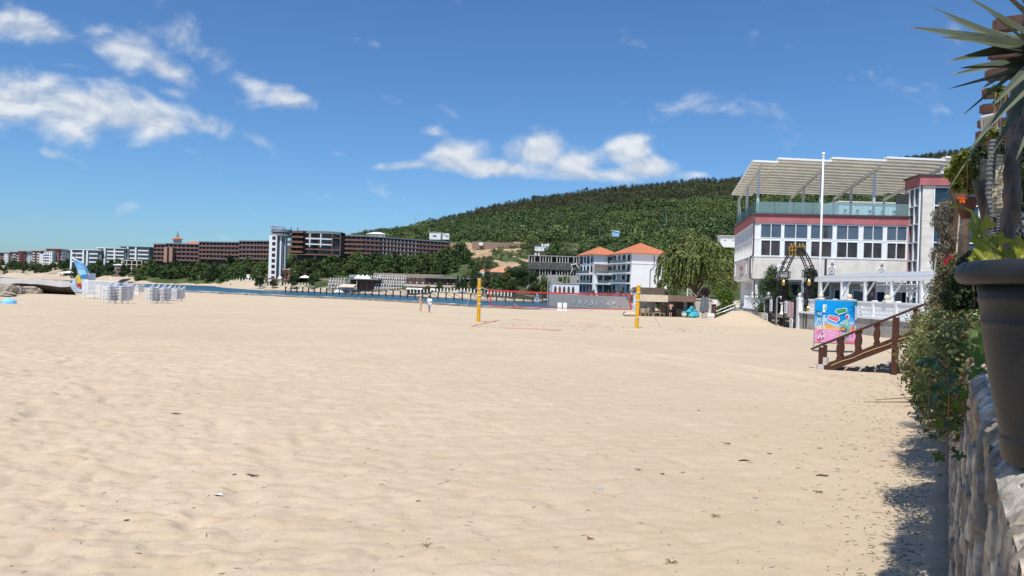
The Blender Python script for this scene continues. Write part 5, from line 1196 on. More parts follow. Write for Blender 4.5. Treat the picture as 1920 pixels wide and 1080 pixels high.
# trees by the tiled villa
def cypress(label, px, py, d, h, w, seed):
    p = W(px, py, d); bl = [(0, 0, h * z, w * .5 * s, w * .5 * s, h * .15) for z, s in ((.08, .8), (.22, 1), (.38, 1), (.54, .85), (.7, .62), (.84, .38), (.94, .2))]
    return leafy('cypress', label, 'tree', bl, 1500, .5, green_c, p, ([(0, 0, -1), (0, 0, h * .8)], [.12, .03]), seed=seed, inner=.8)
for k, (px, py, h, wd) in enumerate(((858, 541, 5.4, 1.5), (865, 541, 5.0, 1.4), (872, 541, 5.2, 1.5), (886, 541, 9.6, 2.3), (894, 540, 11.6, 2.9), (913, 537, 11.6, 3.0))):
    cypress(('short cypress leftmost beside the beach pavilion', 'short cypress in the middle of three beside the pavilion', 'short cypress rightmost of three beside the pavilion', 'slim cypress just left of the tallest pair', 'tall dark cypress left of the tiled villa', 'tall dark cypress in front of the tiled villa')[k], px, py, 296, h, wd, 40 + k)
G2 = 'round trees in front of the tiled villa'
for k, (px, py, d, w, h, mt, lb) in enumerate(((952, 543, 290, 8, 9.5, M('yellow_green_leaves', (.085, .10, .02), .7, .3, .4, island=.4, col2=(.13, .13, .03)), 'yellow green tree right of the tiled villa'), (975, 548, 285, 12, 12, green_c, 'big dark round tree in front of the grey unfinished building'),
        (1000, 548, 282, 9, 9.5, green_c, 'dark round tree at the right of the big dark tree'), (1021, 552, 262, 6.5, 8.5, green_b, 'light green tree left of the concrete pergola frame'), (1058, 553, 262, 9, 8.0, green_b, 'light green tree behind the white arcade'), (207, 514, 462, 8, 7, green_a, 'green tree hiding the left of the old brick house'), (232, 514, 462, 9, 7.5, green_c, 'dark tree hiding the right of the old brick house'), (912, 541, 288, 4.2, 5, olive_m, 'small round olive bush below the tiled villa'), (926, 541, 290, 5, 5, green_a, 'small green bush below the tiled villa'), (939, 542, 289, 5, 7, green_a, 'green bush left of the yellow green tree'),
        (800, 551, 318, 5, 4.6, M('yellow_green_leaves', (.085, .10, .02)), 'yellowish bush in front of the striped awnings'), (824, 551, 316, 5, 6, green_a, 'pointed green bush in front of the striped awnings'), (775, 552, 322, 5.5, 2.6, olive_m, 'low olive bush at the left end of the beach pavilion'), (548, 533, 350, 5.5, 5.5, green_c, 'dark round bush on the grass right of the tower'), (583, 533, 352, 5.5, 5.0, green_c, 'dark round bush below the open parasol'), (486, 536, 352, 6, 5.5, green_c, 'dark bush under the pergola left of the tower'), (512, 536, 352, 6, 3.5, olive_m, 'olive bush in front of the tower pergola'))):
    p = W(px, py, d); leafy('round_tree' if h > 6 else 'bush', lb, 'tree' if h > 6 else 'bush', shrub_blobs(w, h, 18, 50 + k), int(30 * w * h) + 400, .75, mt, p, ([(0, 0, -1), (0, 0, h * .5)], [.15, .06]), seed=50 + k)
for k in range(6):
    px = 1100 + k * 13; p = W(px, 552, 200 + (1180 - px) * .1); leafy('planted_bush', 'small green bush in the row on top of the graffiti wall', 'bush', shrub_blobs(2.4, 2.0, 6, 70 + k), 260, .4, green_a if k % 2 else olive_m, (p.x, p.y, p.z - .4), seed=70 + k, group='bushes along the graffiti wall')
for px, d in ((845, 300), (880, 292), (915, 284), (945, 281), (970, 277), (995, 273), (1015, 268)):
    p = onhill(px, d + 8, -.4); leafy('low_hedge', 'low green and brown hedge on the bank above the far sand', 'hedge', [(x, 0, .8, 2.6, 1.6, 1.5) for x in (-3, -1, 1, 3)], 700, .5, olive_m, p, seed=int(px), group='low hedges on the bank')
# utility poles and pylon on the hill
def hill_hit(px, py, d0=300):
    for d in np.arange(d0, 1100, 4):
        z = HZ(px, d); yy_ = 537 + (px - 960) * .031 - (z - EYE) / d * FPX
        if yy_ <= py: return onhill(px, d)
    return onhill(px, 1000)
for k, (px, yt, yb) in enumerate(((775, 408, 424), (845, 414, 430), (912, 420, 440), (932, 410, 434), (1041, 425, 448), (1061, 422, 444), (1121, 428, 447), (1245, 400, 434), (1262, 402, 432), (1282, 402, 430))):
    p = hill_hit(px, yb, 520); h = max((yb - yt) * p.y / FPX, 5); m = MB(); m.tube([(0, 0, -2), (0, 0, h)], [.16, .10], 5)
    if k in (0, 1): m.bar((-2.4, 0, h * .93), (2.4, 0, h * .93), .3, .3); m.bar((-1.8, 0, h * .78), (1.8, 0, h * .78), .3, .3)
    m.build('pole_tmp', concrete, loc=p); o = bpy.data.objects[-1] if False else COL.objects[len(COL.objects) - 1]; o.name = 'utility_pole'
    tag(o, ('grey utility pole standing in the trees of the hillside' if k > 1 else ('lattice pole with cross arms on the hill skyline' if k == 0 else 'pole with cross arms just below the hill skyline')), 'pole', 'utility poles on the hill')
pp = hill_hit(1226, 418, 520); tag(MB().box(-.9, .9, 0, 1.4, 0, 9).box(-.6, .6, .2, 1.2, 9, 10).build('brick_chimney', redbrown, loc=pp), 'thin brown brick chimney on the wooded hillside', 'chimney')

# ------------------------------------------------------------------ people
skin = M('skin', (.50, .27, .18), .6, .06, 8); skin_pink = M('fair_skin', (.60, .36, .27), .6, .06, 8)
def person(label, loc, rz, J, build=1.0, clothes=(), hair=None, skinm=None, group=None, hat=None):
    """one continuous skinned body over a posed skeleton J (metres, facing -y); clothing and hair are children"""
    t = thing('person', label, 'person', loc, rz, group)
    chain = [('pelvis', 'waist'), ('waist', 'chest'), ('chest', 'neck'), ('neck', 'chin'), ('chin', 'head'), ('chest', 'shl'), ('shl', 'ell'), ('ell', 'wrl'), ('wrl', 'hal'), ('chest', 'shr'), ('shr', 'elr'), ('elr', 'wrr'), ('wrr', 'har'),
             ('pelvis', 'hil'), ('hil', 'knl'), ('knl', 'anl'), ('anl', 'tol'), ('pelvis', 'hir'), ('hir', 'knr'), ('knr', 'anr'), ('anr', 'tor')]
    rad = dict(pelvis=.135, waist=.115, chest=.135, neck=.058, chin=.075, head=.098, shl=.06, shr=.06, ell=.044, elr=.044, wrl=.031, wrr=.031, hal=.035, har=.035, hil=.095, hir=.095, knl=.06, knr=.06, anl=.04, anr=.04, tol=.035, tor=.035)
    def sk(name, edges, grow, mat, lev=1):
        ns = []; [ns.append(x) for e in edges for x in e if x not in ns]
        me = bpy.data.meshes.new(name); me.from_pydata([J[n] for n in ns], [(ns.index(a), ns.index(b)) for a, b in edges], []); me.materials.append(mat)
        o = link(name, me, t); md = o.modifiers.new('Skin', 'SKIN'); md.use_smooth_shade = True
        for i, n in enumerate(ns): r_ = rad[n] * build * grow; me.skin_vertices[0].data[i].radius = (r_, r_ * (.8 if n in ('pelvis', 'waist', 'chest') else 1))
        me.skin_vertices[0].data[0].use_root = True
        sb_ = o.modifiers.new('Sub', 'SUBSURF'); sb_.levels = lev; sb_.render_levels = lev; return o
    sk('body', chain, 1.0, skinm or skin)
    for (nm, edges, grow, mat) in clothes: sk(nm, edges, grow, mat)
    hx_, hy_, hz_ = J['head']; cx_ = Vector(J['head'])
    if hair: m = MB(); m.ball(cx_ + Vector((0, .02, .025)), .112, 10, 8, 0, (1, 1.08, 1)); m.build('hair', hair, t, smooth=True)
    if hat: m = MB(); m.lathe([(.125, .02), (.12, .09), (.07, .14), (.01, .15)], cx_, 12); m.box(cx_.x - .08, cx_.x + .08, cx_.y - .2, cx_.y - .09, cx_.z + .02, cx_.z + .04); m.build('hat', hat, t)
    m = MB(); m.ball(cx_ + Vector((-.035, -.085, .01)), .012, 6, 4); m.ball(cx_ + Vector((.035, -.085, .01)), .012, 6, 4); m.box(cx_.x - .025, cx_.x + .025, cx_.y - .1, cx_.y - .08, cx_.z - .065, cx_.z - .055); m.build('face_features', M('face_dark', (.10, .05, .04), .6, .1, 9), t)
    return t
def standing(**k):
    J = dict(pelvis=(0, 0, .93), waist=(0, .01, 1.08), chest=(0, .02, 1.30), neck=(0, .0, 1.45), chin=(0, -.02, 1.52), head=(0, -.01, 1.61), shl=(-.17, .02, 1.38), shr=(.17, .02, 1.38), ell=(-.23, .06, 1.12), elr=(.23, .06, 1.12), wrl=(-.24, -.02, .88), wrr=(.24, -.02, .88), hal=(-.24, -.05, .79), har=(.24, -.05, .79),
             hil=(-.09, 0, .88), hir=(.09, 0, .88), knl=(-.10, -.02, .48), knr=(.10, -.02, .48), anl=(-.10, .02, .08), anr=(.10, .02, .08), tol=(-.11, -.13, .03), tor=(.11, -.13, .03)); J.update(k); return J
TORSO = [('pelvis', 'waist'), ('waist', 'chest'), ('chest', 'shl'), ('chest', 'shr')]; SLEEVE = [('shl', 'ell'), ('shr', 'elr')]
SHORTS = [('pelvis', 'hil'), ('pelvis', 'hir'), ('hil', 'knl'), ('hir', 'knr')]; BRIEF = [('pelvis', 'hil'), ('pelvis', 'hir'), ('pelvis', 'waist')]
cloth_w = M('white_cotton', (.78, .78, .80), .9, .05, 9); cloth_lb = M('light_blue_cloth', (.42, .60, .74), .9, .1, 9); cloth_dk = M('dark_navy_cloth', (.03, .035, .06), .9, .2, 9); cloth_pk = M('pale_pink_cloth', (.62, .46, .50), .9, .2, 9); hair_d = M('dark_hair', (.02, .014, .011), .7, .2, 20); hair_b = M('blond_hair', (.42, .30, .16), .7, .2, 20); cloth_gr = M('green_cloth', (.10, .22, .10), .9, .15, 9); cloth_ye = M('yellow_cloth', (.66, .50, .05), .8, .1, 5)
def feet(px, py, h=None):
    """ground point under photo pixel (px, py)"""
    lo, hi = 3.0, 260.0
    ds = np.linspace(3, 260, 900); v0 = W(px, py, 1.0); P = np.array([(v0.x * d, d, EYE + (v0.z - EYE) * d) for d in ds])
    k = int(np.argmax(P[:, 2] <= sand_height(P[:, 0], P[:, 1]))); lo, hi = ds[max(k - 1, 0)], ds[k]
    for _ in range(12):
        d = (lo + hi) / 2; p = W(px, py, d)
        if p.z <= gz(p.x, p.y): hi = d
        else: lo = d
    return Vector((p.x, p.y, gz(p.x, p.y)))
walk = standing(knl=(-.09, -.17, .50), anl=(-.09, -.14, .10), tol=(-.09, -.28, .06), knr=(.09, .02, .48), anr=(.09, .26, .12), tor=(.09, .18, .03), ell=(-.22, .16, 1.12), wrl=(-.21, .13, .88), hal=(-.21, .10, .80), elr=(.22, -.03, 1.10), wrr=(.21, -.17, .90), har=(.21, -.22, .83))
o = feet(788.5, 585); wm = person('woman in a pale swimsuit walking on the sand with an arm bent', o, R(60), standing(**{k: v for k, v in walk.items() if k[:2] in ('kn', 'an', 'to')}, elr=(.24, -.02, 1.14), wrr=(.12, -.2, 1.22), har=(.06, -.24, 1.28)), 1.02, [('swimsuit', TORSO[:2] + BRIEF[:2], 1.08, cloth_pk)], hair_b, skin_pink)
o = feet(804.5, 586); mn = person('man in a white shirt and light blue shorts walking on the sand', o, R(200), walk, 1.12, [('shirt', TORSO + SLEEVE[:0] + [('shl', 'ell'), ('shr', 'elr')], 1.22, cloth_w), ('shorts', SHORTS, 1.3, cloth_lb)], hair_d)
o = feet(1257, 594.5); bather = person('shirtless man in dark shorts standing with raised arms before the beach hut', o, R(5), standing(ell=(-.3, -.12, 1.30), wrl=(-.14, -.2, 1.46), hal=(-.08, -.16, 1.55), elr=(.3, -.12, 1.30), wrr=(.14, -.2, 1.46), har=(.08, -.16, 1.55)), 1.1, [('shorts', SHORTS, 1.25, cloth_dk)], hair_d, skin_pink)
sit = standing(pelvis=(0, .1, .45), waist=(0, .14, .62), chest=(0, .16, .86), neck=(0, .12, 1.02), chin=(0, .09, 1.08), head=(0, .1, 1.17), shl=(-.17, .16, .94), shr=(.17, .16, .94), ell=(-.22, .02, .70), elr=(.22, .02, .70), wrl=(-.16, -.18, .66), wrr=(.16, -.18, .66), hal=(-.14, -.26, .66), har=(.14, -.26, .66), hil=(-.09, .05, .44), hir=(.09, .05, .44), knl=(-.1, -.38, .48), knr=(.1, -.38, .48), anl=(-.1, -.36, .08), anr=(.1, -.36, .08), tol=(-.1, -.5, .03), tor=(.1, -.5, .03))
# ------------------------------------------------------------------ beach hut with brown awning
HD_ = 88; HG0 = gz(W(1260, 590, HD_).x, HD_); k_ = mpx(HD_)
def hx_(px): return W(px, 585, HD_).x
o = Vector((hx_(1188), HD_, HG0)); t = thing('beach_hut', 'low beach hut with a brown fabric awning and dark kiosk front', 'hut', o)
def bx_(px): return (px - 1188) * k_
HUTZ = 2.55
m = MB(); m.box(bx_(1198), bx_(1249), -.8, 2.9, HUTZ, HUTZ + .06); m.box(bx_(1198), bx_(1249), -.86, -.8, HUTZ - .75, HUTZ + .06); m.build('awning', awningm, t)
m = MB(); m.box(bx_(1249.5), bx_(1301), -.8, 2.9, HUTZ, HUTZ + .06); m.box(bx_(1249.5), bx_(1301), -.86, -.8, HUTZ - .65, HUTZ + .06); m.build('awning', M('brown_awning', (.20, .135, .105), .9, .12, 2), t)
m = MB(); m.plate([(bx_(1186), -.5, HUTZ + .1), (bx_(1199), -.8, HUTZ + .06), (bx_(1199), -.8, HUTZ - .7)], (0, .04, 0)); m.build('awning_end', awningm, t)
for px in (1194, 1236, 1240, 1244.5, 1249): m = MB(); m.box(bx_(px) - .07, bx_(px) + .07, -.75, -.6, -.3, HUTZ - .01); m.build('post', wood_dark, t)
m = MB(); m.box(bx_(1199), bx_(1236), 2.6, 2.7, 0.6, 2.0); m.box(bx_(1249), bx_(1268), 2.6, 2.7, 0.6, 2.2); m.build('wind_screen', M('pale_screen', (.42, .44, .45), .8, .2, 2), t)
m = MB(); m.box(bx_(1199), bx_(1268), 2.65, 2.8, -.2, .6); m.build('sand_bank', M('far_sand', (.50, .40, .29)), t)
m = MB(); m.box(bx_(1269), bx_(1301), 1.4, 3, -.2, HUTZ - .01); m.build('kiosk_body', M('kiosk_brown', (.18, .13, .11), .9, .2, 2), t)
m = MB(); m.box(bx_(1272), bx_(1284), 1.3, 1.39, 1.05, 2.1); m.box(bx_(1294), bx_(1300), 1.3, 1.39, .2, 2.0); m.build('serving_hatch', recess, t)
m = MB(); m.box(bx_(1272), bx_(1284), 1.0, 1.29, 0, 1.0); m.build('counter', M('counter_wood', (.33, .25, .18), .9, .2, 3), t)
m = MB(); m.box(bx_(1286), bx_(1293), 1.3, 1.38, .3, 2.0); m.build('price_board', greywall, t)
m = MB(); m.box(bx_(1188), bx_(1193), .4, .6, 0, 2.5); m.build('white_board', M('pale_blue_board', (.55, .62, .72), .7, .1, 2), t)
o2 = Vector((hx_(1302), HD_ + .3, HG0)); tag(MB().box(0, 33 * k_, 0, 3, -.3, 2.2).box(-.1, 33 * k_ + .1, -.1, 3.1, 2.2, 2.32).box(15 * k_, 15 * k_ + .05, -.03, -.001, -.2, 2.19).build('storage_cabin', M('cabin_cream', (.52, .48, .41), .85, .08, 1), loc=o2), 'plain cream storage cabin behind the grey closed parasol', 'cabin')
o2 = Vector((hx_(1335), HD_ + .5, HG0)); tag(MB().box(0, 10 * k_, 0, 3, -.3, 1.7, 0).box(-.1, 11 * k_, -.1, 3.1, 1.7, 2.25, 1).build('small_shed', [M('maroon', (.09, .05, .05), .8, .2, 2), whitewall], loc=o2), 'small maroon shed with a white fascia beside the cream cabin', 'shed')
# brown timber screen behind
o2 = W(1186, 553, 100); tag(MB().box(0, 60 * mpx(100), 0, .15, -.8, 1.1).build('timber_fence', M('dark_fence', (.13, .10, .08), .9, .3, 3), loc=o2), 'dark timber fence behind the beach hut awning', 'fence')
# folded grey parasol with white stand
o2 = Vector((hx_(1315), HD_ - 1.2, HG0)); t2 = thing('grey_parasol', 'tall folded grey parasol leaning before the cream cabin', 'parasol', o2)
m = MB(); m.lathe([(.08, .6), (.42, .8), (.36, 1.6), (.22, 2.4), (.06, 2.75)], (-.12, 0, 0), 9); m.lathe([(.06, .7), (.36, .9), (.3, 1.7), (.18, 2.3), (.05, 2.6)], (.28, .1, 0), 9); m.build('canopy', M('grey_canvas', (.13, .145, .165), .9, .25, 4), t2)
m = MB(); m.bar((-.5, -.1, 0), (-.36, -.1, 1.1), .12, .08); m.bar((.75, -.1, 0), (.55, -.1, 1.1), .12, .08); m.bar((-.36, -.1, 1.1), (.55, -.1, 1.1), .1, .08); m.build('stand', white, t2)
# pile of turquoise beanbags
tq = M('turquoise_fabric', (.06, .42, .52), .7, .2, 3, .3, 8)
k = 0
r9 = random.Random(9)
bags = [(1280 + r9.uniform(-1, 26), dz_, r9.uniform(.26, .36), tq if r9.random() < .8 else awningm) for dz_ in (0, 0, 0, 0, 0, 0, .12, .12, .15, .15)] + [(1285 + r9.uniform(0, 17), dz_, r9.uniform(.24, .33), tq) for dz_ in (.42, .45, .5, .5, .55)] + [(1291 + r9.uniform(0, 9), dz_, .25, tq) for dz_ in (.8, .9)] + [(1280, 0, .34, awningm), (1292, -.05, .3, awningm)]
for (px, dz, s, mt) in bags:
    m = MB(); m.ball((0, 0, .3), s, 10, 7, 0, (1.1, .9, .75)); o3 = m.build('beanbag', mt, loc=(hx_(px), HD_ - 1.0 + (k % 3) * .35 - (.5 if dz == 0 else 0), HG0 + dz), smooth=True)
    for v in o3.data.vertices: v.co += Vector((vnoise(v.co.x * 5 + k, v.co.z * 5, 3) - .5, 0, vnoise(v.co.y * 5 + k, v.co.x * 5, 4) - .5)) * .34
    tag(o3, 'turquoise beanbag in the pile beside the beach hut' if mt is tq else 'sand coloured beanbag at the foot of the turquoise pile', 'beanbag', 'beanbags piled by the hut'); k += 1
for px, lb in ((1325, 'round white stool left of a pair by the cream cabin'), (1331, 'round white stool right of a pair by the cream cabin')): tag(MB().lathe([(.2, 0), (.28, .3), (.26, .55), (.02, .62)], n=12).build('white_stool', whitewall, loc=(hx_(px), HD_ - 1.2, HG0)), lb, 'stool')
# wooden chairs and tables
wicker = M('light_wood', (.36, .28, .19), .8, .2, 4)
def hut_chair(px, dd, rz, label):
    t3 = thing('wooden_chair', label, 'chair', (hx_(px), HD_ - .9 + dd, HG0), rz, 'wooden chairs under the awning')
    MB().box(-.3, .3, -.3, .3, .38, .45).build('seat', wicker, t3); MB().box(-.3, .3, .25, .32, .45, .95).build('backrest', wicker, t3)
    for x in (-.27, .27):
        for y in (-.26, .26): MB().box(x - .035, x + .035, y - .035, y + .035, 0, .379).build('leg', wicker, t3)
hut_chair(1205, .2, 2.6, 'light wooden chair nearest the left end of the awning'); hut_chair(1215, 0, 2.0, 'light wooden chair under the man in green'); hut_chair(1240, .3, 1.2, 'light wooden chair right of the low table')
tb_ = thing('low_table', 'low light wooden table under the brown awning', 'table', (hx_(1228), HD_ - 1.1, HG0)); MB().box(-.4, .4, -.35, .35, .46, .52).build('tabletop', wicker, tb_)
for x in (-.36, .36):
    for y in (-.3, .3): MB().box(x - .04, x + .04, y - .04, y + .04, 0, .459).build('leg', wicker, tb_)
person('person in a green top sitting under the brown awning', (hx_(1214), HD_ - .9, HG0), 2.0, sit, 1.1, [('shirt', TORSO + SLEEVE, 1.25, cloth_gr), ('shorts', SHORTS, 1.2, cloth_dk)], hair_d)
person('person in dark clothes standing under the awning left of the shirtless man', (hx_(1249), HD_ + .5, HG0), .5, standing(), 1.1, [('shirt', TORSO + SLEEVE, 1.25, cloth_dk), ('trousers', SHORTS + [('knl', 'anl'), ('knr', 'anr')], 1.2, cloth_dk)], hair_d)
person('person in dark clothes with an arm raised behind the shirtless man', (hx_(1262), HD_ + .8, HG0), -.4, standing(elr=(.3, -.1, 1.5), wrr=(.2, -.1, 1.7), har=(.15, -.1, 1.78)), 1.1, [('shirt', TORSO + SLEEVE, 1.25, cloth_dk), ('trousers', SHORTS + [('knl', 'anl'), ('knr', 'anr')], 1.2, cloth_dk)], hair_d)
tag(MB().tube([(0, 0, .2), (0, .25, .2)], .28, 12).build('spare_buoy', M('buoy_blue', (.12, .16, .28), .6, .2, 3), loc=(hx_(1170), HD_ - 1, HG0)), 'dark blue round buoy lying left of the beach hut', 'buoy')
for px, lb in ((1176, 'sand filled sack lying flat left of the beach hut'), (1185, 'bulging sand coloured sack beside the beach hut post')):
    tag(MB().ball((0, 0, .2), .5, 10, 6, 0, (1.5, .8, .55)).build('sand_sack', M('sack', (.55, .46, .36), .9, .2, 4), loc=(hx_(px), HD_ - .8, HG0), smooth=True), lb, 'sack')
# wooden steps at the left end of the restaurant
o = W(1372, 588, 70); o.z = gz(o.x, o.y); t = thing('dark_steps', 'dark wooden steps with thin rails at the left wall of the restaurant', 'steps', o)
for k in range(5): m = MB(); m.box(-.6 + k * .42, 2.6, 0, 2.2, k * .19, k * .19 + .06); m.build('tread', wood_dark, t)
m = MB(); m.box(-.4, 2.6, .1, 2.1, -.6, -.01); m.build('base', recess, t)
for y in (-.05, 2.2): m = MB(); m.tube([(-.9, y, .9), (1.6, y, 2.0), (2.6, y, 2.0)], .035, 6); m.tube([(-.9, y, .6), (1.6, y, 1.65)], .03, 6); m.build('handrail', steel, t)
for x, z in ((-.9, .9), (.3, 1.45), (1.6, 2.0)): m = MB(); m.box(x - .05, x + .05, -.1, 0, -.2, z); m.build('post', wood_dark, t)
# steel tripod and mast behind the hut
o = W(1289, 553, 101); tag(MB().tube([(0, 0, -2), (0, 0, .9)], .1, 6).tube([(.2, 0, .8), (2.4, 0, -1.2)], .04, 4).tube([(.2, 0, .4), (1.6, 0, -1.2)], .04, 4).build('short_mast', offwhite, loc=o), 'short white mast with stay cables above the hut roof', 'mast')

# ------------------------------------------------------------------ volleyball court
yel = M('yellow_padding', (.72, .38, .015), .65, .06, 2, .1, 20)
vb = []
for (px, py, yt, px_t, lb) in ((897, 603.5, 524, 899, 'left yellow padded volleyball post'), (1193.5, 615.5, 537, 1197.5, 'right yellow padded volleyball post, leaning slightly')):
    p = feet(px, py); tp = W(px_t, yt, p.y) - p; t = thing('volleyball_post', lb, 'post', p, 0, 'volleyball posts'); m = MB(); wd = .115
    m.lathe([(wd, -.1), (wd, .02)], n=10); m.tube([(0, 0, 0), tp * .5, tp], [.115, .115, .11], 12); m.build('padding', yel, t, smooth=False)
    m = MB()
    for f in (.42, .62, .78) if px < 1000 else (.25, .66, .85): m.tube([tp * f + Vector((.13 * math.cos(a), .13 * math.sin(a), .02 * math.cos(a))) for a in np.linspace(0, 6.283, 11)], .02, 5)
    m.build('strap', white, t); MB().lathe([(.13, tp.z), (.13, tp.z + .06)], (tp.x, tp.y, 0), 10).build('cap', gm_c if px < 1000 else yel, t); vb.append((p, tp))
n0, n1 = W(916, 544, vb[0][0].y + .1), W(1182, 552, vb[1][0].y - .05); b0_, b1_ = W(918, 573, vb[0][0].y + .1), W(1184, 580.5, vb[1][0].y - .05)
t = thing('volleyball_net', 'red edged volleyball net stretched between the yellow posts', 'net', n0); redt = M('red_tape', (.50, .035, .045), .7, .1, 3)
L0, L1, L2, L3 = n0 - n0, n1 - n0, b0_ - n0, b1_ - n0
def lp(f, g): a = L0.lerp(L1, f) - UZ * .06 * math.sin(math.pi * f); b_ = L2.lerp(L3, f) - UZ * .03 * math.sin(math.pi * f); return a.lerp(b_, g)
F_ = np.linspace(0, 1, 21)
for g in (0, 1):
    m = MB(); 
    for a, c in zip(F_[:-1], F_[1:]): m.bar(lp(a, g), lp(c, g), .02, .05 if g else .09)
    m.build('tape', redt, t)
for f in (0.0, 1.0):
    m = MB(); q = .012 if f == 0 else -.008; m.bar(lp(f, 0), lp(f + q, .55), .05, .08, up=(1, 0, 0)); m.bar(lp(f + q, .55), lp(f, 1), .05, .08, up=(1, 0, 0)); m.build('side_tape', redt, t)
m = MB()
for k in range(1, 90): m.tube([lp(k / 90, .04), lp(k / 90, .98)], .003, 3, cap=False)
for g in np.linspace(.1, .92, 9):
    for a, c in zip(F_[:-1:2], F_[2::2]): m.tube([lp(a, g), lp(c, g)], .003, 3, cap=False)
m.build('mesh', M('net_cord', (.25, .24, .24), .8, .1, 3), t)
for i, (p, tp) in enumerate(vb):
    m = MB(); nn = n0 if i == 0 else n1; bb = b0_ if i == 0 else b1_
    m.tube([bb + UZ * .3, p + tp * .6, p + tp * .84, nn], .016, 5); tag(m.build('net_rope', white, loc=(0, 0, 0)), 'white tension rope from the %s volleyball post to the net' % ('left' if i == 0 else 'right'), 'rope')
    q = feet(*((857, 604) if i == 0 else (1240, 615))); m = MB(); m.tube([p + tp * .92, q], .012, 4); m.tube([p + tp * .3 , feet(1040, 583) if False else p + Vector((1.4 if i == 0 else -.05, .3, 1.0 if i == 0 else 1.9))], .012, 4)
    tag(m.build('guy_rope', M('thin_rope', (.42, .38, .33), .9, .1, 5)), 'thin guy rope pegged in the sand %s' % ('left of the left volleyball post' if i == 0 else 'right of the right volleyball post'), 'rope')
pinkt = M('red_court_tape', (.66, .10, .12), .7, .15, 3)
def tape(pts, label, wd=.06):
    P3 = [feet(*q) for q in pts]; m = MB(); fin = []
    for a, b_ in zip(P3[:-1], P3[1:]):
        for k in range(8): q = a.lerp(b_, k / 8); fin.append(Vector((q.x, q.y, gz(q.x, q.y) + .022)))
    fin.append(P3[-1] + UZ * .022)
    for a, b_ in zip(fin[:-1], fin[1:]): m.bar(a, b_, wd, .012)
    tag(m.build('court_tape', pinkt), label, 'court line', 'red court lines on the sand')
tape([(884, 613), (897, 609)], 'short red tape piece just left below the left volleyball post'); tape([(901, 608.5), (935, 601)], 'red court tape slanting away beside the left volleyball post'); tape([(962, 599.5), (990, 601)], 'short bright red tape piece behind the middle of the court', .12)
tape([(944, 615.5), (1012, 617.5)], 'left part of the long red front court line', .09); tape([(1014, 617.8), (1052, 620)], 'frayed bright right part of the long red front court line', .14); tape([(1040, 604.5), (1068, 605.5)], 'faint short red tape right of the court middle'); tape([(1082, 606), (1124, 609)], 'faint red court tape farthest right')
# two upright white loungers behind the net
def upright(px, label):
    p = feet(px, 584); t = thing('upright_lounger', label, 'sun lounger', p, 0, 'upright white loungers'); MB().bar((-.3, 0, 0), (-.3, .25, 1.5), .07, .06).bar((.3, 0, 0), (.3, .25, 1.5), .07, .06).build('frame', white, t)
    m = MB(); m.bar((0, .02, .1), (0, .27, 1.48), .56, .03); 
    m.build('sling', cloth_w, t)
upright(1049, 'upright white sun lounger on the left behind the volleyball net'); upright(1059, 'upright white sun lounger on the right behind the volleyball net')
# second lifeguard sail booth, and small figures, far right shore
def sail(label, loc, s, rz=0, fig=True):
    t = thing('sail_booth', label, 'booth', loc, rz, 'sail shaped lifeguard booths'); blue = M('sail_blue', (.10, .36, .72), .5, .2, .8, col2=(.20, .52, .82)); paleb = M('sail_pale_blue', (.52, .64, .80), .5, .12, 1.2)
    # upper sail: mast leaning to the left, curved leech on the right
    up_ = [(-.30, 2.35), (-.88, 3.75), (-.45, 3.62), (.05, 3.25), (.45, 2.75), (.68, 2.2), (.75, 1.75), (-.05, 1.75)]
    m = MB(); m.plate([(x * s, 0, z * s) for x, z in up_], (0, .5 * s, 0)); m.build('sail', blue, t)
    m = MB(); m.plate([(x * s, -.02, z * s) for x, z in [(-.42, 2.62), (-.08, 1.9), (.66, 2.15), (.52, 2.55)]], (0, .018, 0)); m.build('pale_print', M('sail_light', (.32, .58, .85), .5, .1, 1), t)
    m = MB(); m.plate([(x * s, -.03, z * s) for x, z in [(.0, 1.78), (.70, 1.78), (.68, 2.12), (.05, 2.02)]], (0, .009, 0)); m.build('deep_blue_print', M('sail_deep', (.02, .22, .55), .5, .1, 1), t)
    m = MB(); m.tube([(x * s, -.02, z * s) for x, z in [(-.92, 3.8), (-.5, 3.66), (.02, 3.28), (.45, 2.78), (.70, 2.2), (.78, 1.7)]], .05 * s, 6); m.tube([(-.92 * s, 0, 3.8 * s), (-.25 * s, 0, 2.3 * s), (.0, 0, 1.75 * s)], .035 * s, 6); m.build('edge_rail', steel, t)
    lo = [(-1.25, .12), (-1.18, .7), (-.9, 1.3), (-.5, 1.9), (-.2, 2.25), (.8, 2.25), (.8, .12)]
    m = MB(); m.plate([(x * s, .1 * s, z * s) for x, z in lo], (0, 1.4 * s, 0)); m.build('cabin', paleb, t)
    m = MB(); m.box(-1.35 * s, .9 * s, .0, 1.6 * s, -.2, .11 * s); m.build('base', steel, t)
    if fig: # printed lifeguard: yellow top, red shorts, cap
        q = MB(); y0 = .08 * s
        for poly, mt, nm in (([(-.42, 1.1), (-.5, 1.85), (-.28, 2.0), (.05, 1.95), (.1, 1.1)], cloth_ye, 'printed_shirt'), ([(-.42, .55), (-.42, 1.09), (.08, 1.09), (.1, .5), (-.14, .5), (-.2, .8)], redt, 'printed_shorts'), ([(-.5, 1.8), (-.62, 1.3), (-.6, .85), (-.5, .85), (-.48, 1.3), (-.43, 1.6)], skin, 'printed_arm'), ([(-.36, 2.0), (-.38, 2.2), (-.25, 2.3), (-.1, 2.2), (-.1, 2.0)], skin, 'printed_face'), ([(-.4, 2.2), (-.36, 2.36), (-.2, 2.42), (-.06, 2.32), (-.06, 2.2)], white, 'printed_cap')):
            q = MB(); q.plate([(x * s, y0, z * s) for x, z in poly], (0, .018, 0)); q.build(nm, mt, t)
    return t
